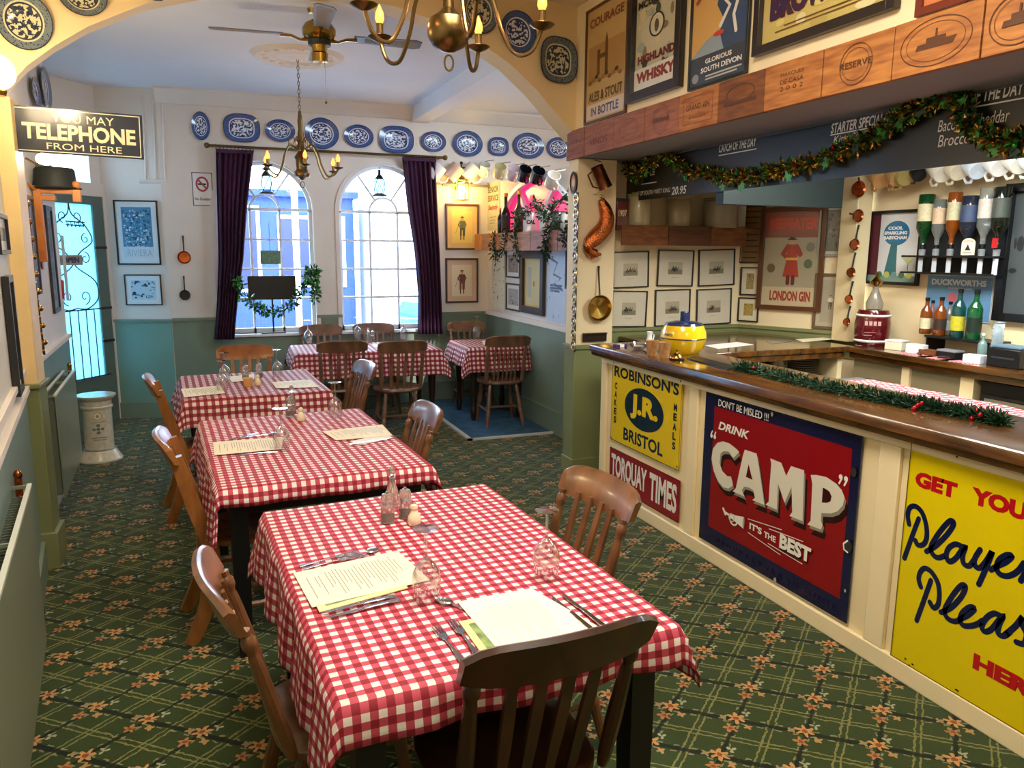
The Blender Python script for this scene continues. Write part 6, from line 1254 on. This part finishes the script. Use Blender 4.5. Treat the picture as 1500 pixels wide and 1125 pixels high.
# ---------------------------------------------------------------- pillar decorations
WPI=((0,5.15,0),(0,-1,0))
def brasses(label,pts,n,r0):
    a=at(*pts[0],Y=5.12); b=at(*pts[1],Y=5.12); a.x=b.x=2.503; 
    t=thing('horse_brass_strap',label,'horse brasses',a,group='leather straps of horse brasses'); L=a.z-b.z
    B(-.006,-.028,-L,.0,.028,0).build('strap',BLACK,t,bevel=.002)
    for k in range(n):
        z=-L*(k+.5)/n; M=Matrix.Translation((-.008,0,z))@Matrix.Rotation(-PI/2,4,'Y')
        mb=MB().tube([(r0*math.cos(2*PI*j/16),r0*.85*math.sin(2*PI*j/16),0) for j in range(16)],.006,6,M,closed=True,side=(0,0,1)); mb.ball((0,0,0),(r0*.5,r0*.35,.006),8,6,M)
        for q in (0,PI/2): mb.tube([(r0*math.cos(q),r0*.85*math.sin(q),0),(-r0*math.cos(q),-r0*.85*math.sin(q),0)],.004,5,M)
        mb.build('horse_brass',mat('pale_brass','D8CCA8',.25,.8),t)
    return t
brasses('upper strap of horse brasses on the pillar edge',((848,282),(848,386)),5,.04); brasses('lower strap of horse brasses on the pillar edge',((846,392),(844,515)),7,.036)
t=thing('wall_plaque','small round framed plaque at the top of the pillar edge','plaque',M=panelM((2.512,5.19,2.19),(-1,0,0))); MB().lathe([(.055,0),(.06,.012),(.045,.016),(.045,.008),(0,.008)][::-1],24,sy=1.35).build('frame',DARKW,t); a=Art(.009); a.ell(0,0,.042,.057,'C88A5A',20).ell(0,0,.02,.03,'E8D8C0',12); a.build('picture',t,INK)
p=at(880,258,Y=5.04); t=thing('copper_tankard','copper tankard hanging tilted at the top of the pillar','tankard',p); M=Matrix.Rotation(R(-28),4,'Y'); MB().lathe([(.052,-.09),(.05,-.085),(.045,.07),(.048,.075),(.043,.075),(.043,-.08),(0,-.082)],24,M).build('body',mat('dark_copper','7A4A32',.3,1),t); MB().tube([(.045,0,.06),(.09,0,.05),(.09,0,-.04),(.05,0,-.07)],.006,6,M@Matrix.Rotation(R(180),4,'Z')).build('handle',mat('dark_copper','x'),t); MB().tube([(0,.1,.12),(.0,0,.1)],.004,5).build('hook',BRASSD,t)
# copper fish mould
fp=[(880,292),(886,305),(889,320),(884,335),(872,348),(863,358),(864,368),(872,372)]; rr=[.022,.045,.056,.062,.062,.05,.034,.036]
P=[at(x,y,Y=5.09) for x,y in fp]; t=thing('lobster_mould','shiny copper mould shaped like a curled sea creature on the pillar','mould',P[3]); CP_=mat('hammered_copper','C06A38',.2,1,var=.25,scale=90,bump=.6)
Q=smoothpts([tuple(q-P[3]) for q in P],4); rq=[rr[min(int(i/4),7)]*(1-(i%4)/4)+rr[min(int(i/4)+1,7)]*((i%4)/4) for i in range(len(Q))]; MB().tube(Q,rq,14).build('body',CP_,t,smooth=80)
for dx,dz in ((.02,-.02),(.045,-.005),(-.035,-.035)): e=Vector(Q[-1]); MB().tube([tuple(e),tuple(e+Vector((dx,0,dz)))],[.02,.010],8).build('tail_fin',CP_,t)
for k in (2,3,4): q=P[k]-P[3]; MB().tube([tuple(q),tuple(q+Vector((.05,0,.02-.02*k*.3)))],[.010,.004],6).build('claw',CP_,t)
MB().tube([(Q[0][0]+.01*math.cos(2*PI*j/10),0,Q[0][2]+.022+.012*math.sin(2*PI*j/10)) for j in range(10)],.003,5,closed=True,side=(0,1,0)).build('hanging_ring',BRASS,t)
# hanging brass skimmer
p=at(877,451,Y=5.12); t=thing('brass_ladle','brass pan with a long dark handle hanging on the pillar','pan',M=panelM((p.x,5.148,p.z),(0,-1,0))); MB().lathe([(0,.002),(.05,.002),(.085,.02),(.098,.05),(.094,.05),(.08,.024),(.0,.008)],32).build('bowl',BRASS,t); MB().tube([(0,.09,.04),(0,.15,.03),(0,.27,.012),(0,.31,.012)],[.008,.007,.008,.010],6).build('handle',DARKW,t)
t=thing('wooden_plaque','small dark wooden shelf block low on the pillar','plaque',M=panelM(at(870,494,Y=5.145),(0,-1,0))); B(-.10,-.03,0,.10,.03,.02).build('board',DARKW,t,bevel=.004); B(-.095,.025,.0,.095,.035,.035).build('ledge',DARKW,t)
# ---------------------------------------------------------------- hunting print wall shelf and its jars
bs=thing('jar_shelf','dark wooden shelf with crate board front over the hunting prints','shelf',(3.5,5.2,1.76))
a_=at(897,334,Y=5.08); b_=at(1092,360,Y=5.08)
for k,(u,v) in enumerate(((0,.36),(.36,.7),(.7,1))):
    o=B(2.85+(b_.x-2.85)*u+.003,5.07,1.745,2.85+(b_.x-2.85)*v-.003,5.085,1.895).build('crate_board',[PINE3,mat('crate_dark_red','6A3A1C',.5,c2='4A2412',scale=5,stretch=(1.2,2,9))][k%2],bs,bevel=.002); o.location=(-3.5,-5.2,-1.76)
o=B(2.85,5.085,1.86,4.10,5.29,1.885).build('board',PINE3,bs); o.location=(-3.5,-5.2,-1.76)
STW=mat('stoneware_buff','A89C78',.3,coat=.5,var=.05)
for px,r,h,lab in ((936,.10,.24,'tall buff stoneware jar at the left of the shelf over the hunting prints'),(994,.10,.23,'buff stoneware jar in the middle of the shelf over the hunting prints'),(1050,.145,.23,'wide stoneware crock at the right of the shelf over the hunting prints')):
    p=at(px,320,Y=5.19); jar(Vector((p.x,5.19 if r<.12 else 5.15,1.886)),r*.93,h,lab,STW if r<.12 else mat('stoneware_grey','8E8870',.3,coat=.5),name='stoneware_crock')
p=at(908,320,Y=5.2); t=thing('tin','dark red printed tin at the left end of the shelf over the prints','tin',(p.x,5.2,1.886)); B(-.05,-.04,0,.05,.04,.2).build('body',mat('dark_red_tin','5E1418',.3,coat=.4),t,bevel=.004); B(-.052,-.042,.18,.052,.042,.205).build('lid',IRON,t,bevel=.003); a=Art(.001); a.text('1907',-.035,-.03,.035,.02,'D8C8A0',.03); a.build('lettering',t,INK,M=panelM((0,-.0405,.1),(0,-1,0)))
p=at(1085,320,Y=5.22); jar(Vector((p.x-.03,5.2,1.886)),.05,.2,'pale slim jar at the right end of the shelf over the prints',mat('pale_jar','x'))
# tinsel garland along the chalkboard
TP=[(901,330),(899,300),(892,251),(913,228),(923,251),(935,257),(951,240),(969,221),(985,235),(1007,251),(1033,253),(1060,260),(1087,260),(1113,256),(1153,245),(1207,232),(1249,213),(1287,195),(1313,176),(1340,160),(1380,144),(1404,133),(1409,155),(1420,181),(1447,203),(1473,208),(1500,203),(1545,190)]
TG=mat('dark_tinsel','2C3A14',.3,.6); GB=mat('green_bauble','2FA030',.12,.5); TQ=mat('turquoise_bauble','2FA8A0',.12,.5)
g=garland('tinsel_garland','sparkling gold and green tinsel garland swagged along the chalkboard',[tuple(at(x,y,X=2.96)) for x,y in TP],[TG,GOLDT,LEAF2,LEAF,GOLDT],6800,.036,.075,berries=44,bm=[REDM,GB,GOLDT,REDM,TQ],bs=.011,seed=21)
r=random.Random(5)
for k in range(26):
    u=(k+.5)/26*(len(TP)-1); i=int(u); x=TP[i][0]+(TP[i+1][0]-TP[i][0])*(u-i); y=TP[i][1]+(TP[i+1][1]-TP[i][1])*(u-i)+r.uniform(2,14)
    p=at(x,y,X=2.94)-g.location; M=Matrix.Translation(p)@Matrix.Rotation(r.uniform(-.8,.8),4,'X')@Matrix.Rotation(PI/2,4,'Y')@Matrix.Rotation(r.uniform(0,6),4,'Z')
    pts=[]
    for j in range(12): a0=2*PI*j/12; q=.034 if j%2==0 else .02; pts.append((q*1.3*math.cos(a0),q*.8*math.sin(a0)))
    MB().prism(pts,0,.0015,M).build('holly_leaf',LEAF2 if k%3 else LEAF,g)
# fir garland on the bar
fp=[(1083,541),(1105,545),(1150,556),(1200,568),(1250,578),(1300,588),(1350,597),(1400,606),(1440,614),(1468,620)]
g=garland('fir_garland','green fir garland lying along the bar top with red berries',[tuple(at(x,y-2,Z=1.08)) for x,y in fp],[FIR,LEAF,FIR],5200,.03,.06,berries=0,seed=22)
for cx,cy in ((1103,545),(1110,540),(1344,600),(1350,597),(1347,592),(1431,608),(1436,614),(1428,603)):
    p=at(cx,cy-6,Z=1.10)-g.location; MB().ball(tuple(p),.009,8,6).build('berry',REDM,g)
for x0,y0 in ((1347,598),(1432,612)):
    p=at(x0,y0,Z=1.075)-g.location; MB().ball(tuple(p+Vector((-.03,0,0))),.011,8,6).build('berry',REDM,g)
# gingham runner on the work counter
q=MB(); n=40; q.uv=[]
for i in range(n+1):
    for j in range(9):
        y=.4+2.8*i/n; x=2.985+.42*j/8; q.v.append((x,y,1.006+.004*math.sin(y*23+j)*math.sin(j*1.1))); q.uv.append((x+y*.3,y))
for i in range(n):
    for j in range(8): k=i*9+j; q.f.append((k,k+1,k+10,k+9))
tag(q.build('runner_cloth',GING,smooth=60),'red and white checked cloth spread behind the fir garland','cloth')
# bar top objects
BZ=1.0655
def onb(px,py,z=BZ): return at(px,py,Z=z)
p=onb(1000,517); yp=thing('ice_bucket','round yellow and navy lidded pot on the bar end','ice bucket',p); YEL=mat('yellow_enamel','F0C818',.15,coat=.6); NAV=mat('navy_enamel','1C2C5A',.15,coat=.6)
k_=1.32
MB().lathe([(x*k_,z*k_) for x,z in ((.0,0),(.07,0),(.098,.03),(.108,.075),(.109,.078),(.108,.082),(.106,.105),(.092,.135),(0,.135))],36).build('bowl',YEL,yp)
MB().lathe([(.1085*k_,.072*k_),(.110*k_,.0745*k_),(.1085*k_,.077*k_)],36).build('band',NAV,yp); MB().lathe([(.093*k_,.132*k_),(.086*k_,.146*k_),(.05*k_,.154*k_),(0,.156*k_)],36).build('lid',NAV,yp); B(-.016,-.024,.152*k_,.024,.024,.20*k_).build('knob',NAV,yp,bevel=.004)
d=Vector((-p.x,-p.y,0)).normalized(); d=Matrix.Rotation(R(-38),3,'Z')@d; a=Art(.001); a.text('PASTIS',-.03,-.008,.03,.008,'1C2C5A',.03); a.build('lettering',yp,INK,M=panelM((d.x*.1455,d.y*.1455,.125),d))
CORK=mat('patterned_terracotta','C0905C',.6,c2='9A6A40',scale=60)
for px,py,lab in ((955,521,'left small terracotta cup of sauces on the bar end'),(973,524,'right small terracotta cup on the bar end')):
    p=onb(px,py); t=thing('terracotta_cup',lab,'cup',p); t.scale=(1.3,1.3,1.3); MB().lathe([(.022,0),(.03,.07),(.031,.073),(.027,.073),(.02,.008),(0,.008)],20).build('pot',CORK,t); MB().lathe([(.027,.06),(0,.062)],14).build('contents',PAPERW,t)
p=onb(991,527); t=thing('counter_bell','brass counter bell beside the yellow pot','bell',p); t.scale=(1.3,1.3,1.3); MB().lathe([(.034,0),(.036,.006),(.03,.008)],20).build('base',BLACK,t); MB().lathe([(.033,.009),(.03,.02),(.018,.03),(0,.033)],20).build('dome',BRASS,t); MB().lathe([(.003,.03),(.003,.04),(.007,.042),(0,.046)],10).build('plunger',STEEL,t)
p=onb(935,512); t=thing('glass_bowl','shallow clear bowl at the far end of the bar','bowl',p); MB().open_lathe([(.03,0),(.05,.02),(.062,.045),(.06,.045),(.047,.02),(.0,.004)],24).build('bowl',TGL,t); MB().ball((0,0,.02),(.035,.035,.012)).build('sachets',PAPERW,t)
p=onb(951,506); t=thing('porcelain_jug','slim white porcelain jug with blue print behind the cups','jug',p); MB().lathe([(.026,0),(.028,.02),(.018,.05),(.016,.075),(.024,.095),(.02,.095),(.012,.07),(0,.06)],20).build('body',mat('white_porcelain','E8ECF2',.15,coat=.5),t); MB().tube([(.018,0,.08),(.036,0,.07),(.03,0,.04),(.02,0,.03)],.004,6).build('handle',mat('white_porcelain','x'),t); MB().lathe([(.0285,.018),(.026,.03),(.0285,.02)],20).build('blue_band',NAV,t)
p=onb(908,509); t=thing('card_packet','small purple and white packet at the far corner of the bar','packet',p,R(10)); B(-.045,-.02,0,.045,.02,.022).build('box',mat('purple_card','3A2A6A',.4),t,bevel=.002); B(-.015,-.021,.002,.02,.021,.0225).build('label',PAPERW,t)
p=onb(944,519); t=thing('metal_stand','small chrome menu clip in front of the glass bowl','clip',p); MB().lathe([(.012,0),(.012,.004),(0,.004)],12).tube([(0,0,.004),(0,0,.02),(.008,0,.028),(0,0,.034),(-.008,0,.028),(0,0,.02)],.0015,5).build('clip',STEEL,t)
def flat(name,label,cat,quad,z,m,th=.002,group=None):
    q=tq(quad,z); 
    if sum(q[i][0]*q[(i+1)%4][1]-q[(i+1)%4][0]*q[i][1] for i in range(4))<0: q=q[::-1]
    return tag(MB().prism(q,z,z+th).build(name,m),label,cat,group)
flat('drip_mat','long black bar mat with a steel edge behind the counter bell','bar mat',[(1006,526),(1018,523),(1078,538),(1066,543)],BZ,BLACK,.008)
for k,(qd,lb) in enumerate(([[(1032,506),(1080,501),(1104,505),(1052,511)],'large white leaflet on the return counter beside the yellow pot'],[[(1122,500),(1150,497),(1160,500),(1132,504)],'dark blue leaflet on the return counter'],[[(1165,497),(1215,494),(1222,497),(1176,501)],'pale leaflet at the corner of the return counter'])):
    flat('leaflet',lb,'leaflet',qd,1.0455,[PAPERW,NAV,PAPER][k],.001)
# ---------------------------------------------------------------- copper measures on the pilaster
WPL=((0,4.398,0),(0,-1,0))
for k,(px,py,r_,L) in enumerate(((1254,277,.058,.02),(1254,316,.046,.03),(1249,358,.042,.10),(1244,399,.038,.11),(1241,438,.034,.10),(1238,471,.030,.09))):
    nm=['largest round copper pan at the top of the row behind the bar','second copper pan from the top, on its side','third copper pan from the top with an upright handle','fourth copper pan from the top','fifth copper pan from the top','smallest copper pan at the bottom of the row'][k]
    t=pan(px,py,WPL,r_,L,nm,COPPER,'copper pans on the pilaster',tilt=R(-12) if k>1 else R(80) if k==1 else 0)
# mugs over the back bar
z_=2.26; rl=B(4.50,1.0,z_+.03,4.55,4.40,z_+.06).build('mug_rail',mat('rail_grey_wood','6E6248',.6)); tag(rl,'grey wooden rail of mugs over the optics','rail')
mb_=[(1283,'C89860','amber ribbed tankard, first on the rail over the optics',38),(1307,'B8905C','second amber tankard on the rail over the optics',40),(1318,'A89858','olive coloured tankard next to the black mug',40),(1340,'14161E','small black mug on the rail over the optics',35),(1370,'DCD8C8','large cream mug right of the small black mug',40),(1392,'D8CCB0','cream mug facing away over the optics',42),(1420,'CCD8E4','pale blue white mug over the optics',40),(1450,'E8E4E0','white mug with a red picture over the optics',42),(1478,'E0DCD0','large white mug near the right edge over the optics',44),(1500,'DCE8E4','white mug cut by the right edge over the optics',42)]
for k,(px,c,lab,tl) in enumerate(mb_):
    p=at(px,262-(px-1283)*.10,X=4.52); mug(Vector((4.50,p.y,z_+.028)),R(75),tl+18,lab,c,1.45 if k!=3 else 1.15,'mugs hanging over the back bar')
# ---------------------------------------------------------------- optics
op=thing('optic_rack','black double rack of spirit optics on the back bar wall','optic rack',(4.6,3.8,1.6)); oy0=at(1336,380,X=4.58).y; oy1=at(1462,380,X=4.58).y
def opp(mb,nm,m,**k): o=mb.build(nm,m,op,**k); o.location=(-4.6,-3.8,-1.6); return o
zt=at(1400,376,X=4.56).z; zb=at(1400,401,X=4.56).z
opp(B(4.50,oy1-.02,zt-.006,4.64,oy0+.02,zt+.006),'upper_rail',BLACK); opp(B(4.50,oy1-.02,zb-.006,4.64,oy0+.02,zb+.006),'lower_rail',BLACK); opp(B(4.645,oy1,zb,4.658,oy0,zt+.35),'back_plate',mat('optic_back','2A2C30',.4))
spec=[(1349,.046,.36,GREENG,'D8CFA8','green inverted spirit bottle with cream label, first on the optics'),(1369,.036,.32,CLEARG,'D8B89A','clear inverted bottle with round tan label, second on the optics'),(1390,.038,.36,AMBER,'C8C09A','inverted bottle half full of amber spirit, third on the optics'),(1413,.048,.33,mat('smoky_bottle','2A3040',.1,trans=.3,coat=.5),'3A4A6A','broad dark bottle with a navy label, fourth on the optics'),(1436,.040,.37,CLEARG,'C8BEB4','clear inverted bottle with silver label, fifth on the optics'),(1458,.044,.37,DKG,'4A5048','black inverted bottle, last on the optics')]
for k,(px,r_,h_,m,lab,lb) in enumerate(spec):
    y=at(px,370,X=4.56).y; bottle(Vector((4.57,y,zt+.055)),h_*1.0,r_*1.12,m,lb,'spirit bottles on the optics',inv=True,lab=lab,neck=.36,name='spirit_bottle')
    B0=MB().lathe([(.014,-.02),(.02,.0),(.022,.045),(.014,.055)],14,Matrix.Translation((4.57,y,zt))).build('optic_measure',mat('optic_clear','B8BCC0',.1,trans=.5),op); B0.location=(-4.6,-3.8,-1.6)
    opp(MB().lathe([(.008,-.10),(.012,-.06),(.014,-.02)],10,Matrix.Translation((4.57,y,zt))),'nozzle',BLACK)
    opp(B(4.53,y-.045,zb,4.535,y-.012,zt-.01),'measure_card',mat('card_pale','C8D0DC',.3))
t=thing('tap_badge','small cream arched badge with a bird on the optic rack','badge',M=panelM(at(1419,362,X=4.50),(-1,0,0))); MB().prism([(-.045,-.05),(.045,-.05),(.045,.025)]+[(.045*math.cos(PI*j/8),.025+.03*math.sin(PI*j/8)) for j in range(1,8)]+[(-.045,.025)],0,.008).build('plaque',PAPER,t); a=Art(.0085); a.poly([(-.02,-.02),(.0,.02),(.008,.0),(.022,-.02)],'2A2A2E'); a.text('SCOTCH',-.03,.03,.03,.042,'6A4A4A',.02); a.line([(-.03,-.035),(.03,-.035)],.004,'2A2A2E'); a.build('emblem',t,INK)
tag(B(4.53,at(1457,356,X=4.53).y-.018,at(1457,356,X=4.53).z-.03,4.535,at(1457,356,X=4.53).y+.018,at(1457,356,X=4.53).z+.03).build('price_tag',RED),'small red tag on the last optic','tag')
# ---------------------------------------------------------------- back bar counter top
CZ2=1.0455
def onc(px,X=4.45): p=at(px,490,X=X); return Vector((X,p.y,CZ2))
p=onc(1277,4.42); t=thing('liqueur_crock','large dark red barrel shaped jar with white bands on the back bar','jar',p); OX=mat('oxblood_glaze','5A0E18',.12,coat=.7)
MB().lathe([(0,0),(.10,0),(.112,.02),(.12,.08),(.12,.16),(.110,.23),(.10,.255),(0,.26)],32).build('body',OX,t)
for z in (.035,.215): MB().lathe([(.113+.003*(z<.1),z-.008),(.121,z),(.115,z+.010)],32).build('band',PAPERW,t)
a=Art(.001); 
for k in range(4): a.rect(-.05+.028*k,.02,-.03+.028*k,.05,'C8A0A0')
a.line([(-.05,-.03),(.03,-.03)],.003,'C89090'); a.line([(-.05,-.05),(.0,-.05)],.003,'C89090'); d=Vector((-p.x,-p.y,0)).normalized(); a.build('lettering',t,INK,M=panelM((d.x*.1205,d.y*.1205,.13),d))
MB().lathe([(.055,.26),(.06,.30),(.035,.36),(.02,.40),(.024,.42),(0,.42)],20).build('funnel_neck',mat('clear_stopper','B8B4A8',.1,trans=.6),t); MB().lathe([(.0,.42),(.03,.43),(.045,.455),(.03,.47),(.01,.49),(.012,.52),(0,.525)],16).build('brass_stopper',BRASS,t)
BK=[(1354,.24,.036,AMBER,'D8CFA8','clear bottle of pale whisky, leftmost of the row under the optics'),(1362,.22,.03,mat('pink_bottle','C8806A',.2,trans=.4),'E0A890','small pink labelled bottle tucked behind the left whisky'),(1375,.25,.038,AMBER,'3A2A22','dark amber whisky bottle second in the row under the optics'),(1401,.31,.042,mat('teal_bottle','1C5A58',.1,trans=.4,coat=.5),'C8C030','tall teal bottle with yellow label under the optics'),(1425,.31,.044,mat('bright_green_bottle','0E6A38',.1,trans=.4,coat=.5),'1A2A22','tall bright green bottle under the optics'),(1388,.22,.032,mat('clear_stopper','x'),'B8C8D0','clear bottle behind the teal one')]
for k,(px,h_,r_,m,lab,lb) in enumerate(BK):
    q=onc(px,4.52 if k not in (1,5) else 4.60); q.z=CZ2+.115; bottle(q,h_,r_,m,lb,'bottles standing on the back bar',lab=lab,name='spirit_bottle',neck=.34)
y0=onc(1450).y; y1=onc(1352).y; sd=thing('bottle_stand','long low black stand under the row of bottles','stand',(4.52,(y0+y1)/2,CZ2)); B(-.06,-(y1-y0)/2,.10,.13,(y1-y0)/2,.114).build('shelf',BLACK,sd,bevel=.003)
for yy_ in (-(y1-y0)/2+.01,(y1-y0)/2-.02): B(-.05,yy_,0,.12,yy_+.01,.10).build('end_support',BLACK,sd)
def boxt(name,lab,cat,px,X,w,d_,h,m,rz=0,lid=None):
    q=onc(px,X); t=thing(name,lab,cat,q,rz); B(-d_/2,-w/2,0,d_/2,w/2,h).build('body',m,t,bevel=.002)
    if lid: B(-d_/2-.002,-w/2-.002,h,d_/2+.002,w/2+.002,h+.012).build('lid',lid,t,bevel=.002)
    return t
boxt('card_box','cream card box beside the red jar on the back bar','box',1315,4.38,.12,.09,.055,PAPER,.2,PAPERW); boxt('paper_pad','white order pad standing right of the card box','pad',1345,4.35,.12,.06,.06,PAPERW,.15)
boxt('wooden_tray','low brown wooden tray in front of the bottles','tray',1365,4.36,.14,.07,.035,PINE3); boxt('till_keypad','black payment keypad on the back bar','keypad',1395,4.36,.13,.08,.04,BLACK,0,mat('keys_grey','8A8E94',.3))
boxt('tissue_pack','white paper tissue pack near the right end of the back bar','tissues',1432,4.31,.11,.07,.05,mat('tissue_white','E4ECF2',.6),.1)
q=onc(1441,4.42); bottle(q,.17,.026,mat('gel_clear','A8D0D0',.1,trans=.6),'small clear pump bottle beside the stacked cups',cap=PAPERW,name='pump_bottle',sh_=.6)
q=onc(1462,4.40); t=thing('cup_stack','tall stack of clear plastic cups on the back bar','cups',q)
for k in range(12): MB().open_lathe([(.026,.02*k),(.033,.02*k+.03),(.034,.02*k+.031)],16).build('cup',mat('cup_clear','D8E4E8',.2,trans=.6),t)
q=onc(1490,4.38); t=thing('receipt_printer','black receipt printer at the right edge of the back bar','printer',q); B(-.10,-.10,0,.10,.10,.11).build('body',BLACK,t,bevel=.006); B(-.08,-.09,.11,.06,.09,.125).build('cover',mat('blue_grey_plastic','5A7890',.3),t,bevel=.004); B(-.102,-.07,.05,-.10,.07,.06).build('paper_slot',mat('slot','30343A',.4),t)
q=onc(1482,4.60); t=thing('cup','white mug on the back bar at the right edge','cup',q); MB().lathe([(0,.002),(.035,0),(.04,.09),(.036,.09),(.032,.01),(0,.01)],20).build('body',PAPERW,t); MB().tube([(.0,.038,.07),(0,.065,.06),(0,.06,.03),(0,.036,.02)],.005,6).build('handle',PAPERW,t)
PKM=gingham('pink_mat','.x' and .03,'C83048','E07080','F0D0CC')
for k,(px,lb) in enumerate(((1345,'left red checked mat on the back bar counter'),(1378,'middle red checked mat on the back bar counter'),(1412,'right red checked mat on the back bar counter'))):
    q=onc(px,4.27); m_=MB().box(-.05,-.11,0,.05,.11,.0015); m_.uv=[(v_[0],v_[1]) for v_ in m_.v]; o=m_.build('counter_mat',PKM); o.location=q; tag(o,lb,'mat','red mats on the back bar')
q=onc(1352,4.25); t=thing('bottle_opener','black handled bottle opener on a red mat','opener',(q.x,q.y,CZ2+.0025),.9); MB().tube([(0,0,.006),(.09,0,.006)],.006,8).build('handle',BLACK,t); MB().tube([(.09+.012*math.cos(2*PI*j/10)+.012,.012*math.sin(2*PI*j/10),.004) for j in range(10)],.002,5,closed=True,side=(0,0,1)).build('loop',STEEL,t)
q=onc(1385,4.27); t=thing('corkscrew','dark corkscrew on the middle red mat','corkscrew',(q.x,q.y,CZ2+.0025),.6); MB().tube([(0,-.03,.008),(0,.03,.008)],.007,8).build('handle',BLACK,t); MB().tube([(0,0,.008)]+[(.02+.004*j,.004*math.sin(j*1.6),.008+.003*math.cos(j*1.6)) for j in range(14)],.0018,5).build('worm',STEEL,t)
# black basket on the inner side and odds under the counter
t=thing('black_basket','black plastic basket behind the bar below the counter corner','basket',at(1285,556,X=4.0)); t.location.z=.70; B(-.13,-.15,0,.13,.15,.14).build('body',BLACK,t,bevel=.01); MB().box(-.15,-.17,.14,.15,.17,.155).build('rim',BLACK,t,bevel=.004); o=MB().tube([(0,-.1,.155),(0,-.1,.18),(0,.1,.18),(0,.1,.155)],.006,6).build('handle',IRON,t)
t2=thing('floor_cabinet','low cream cabinet behind the bar carrying the black basket','cabinet',(t.location.x,t.location.y,0)); B(-.17,-.2,.05,.17,.2,.69).build('body',CREAM2,t2,bevel=.004); B(-.172,-.19,.08,-.17,.19,.66).build('door',CREAM2,t2); B(-.15,-.18,0,.15,.18,.05).build('plinth',BLACK,t2)
# a pen dropped by the leg of the left chair
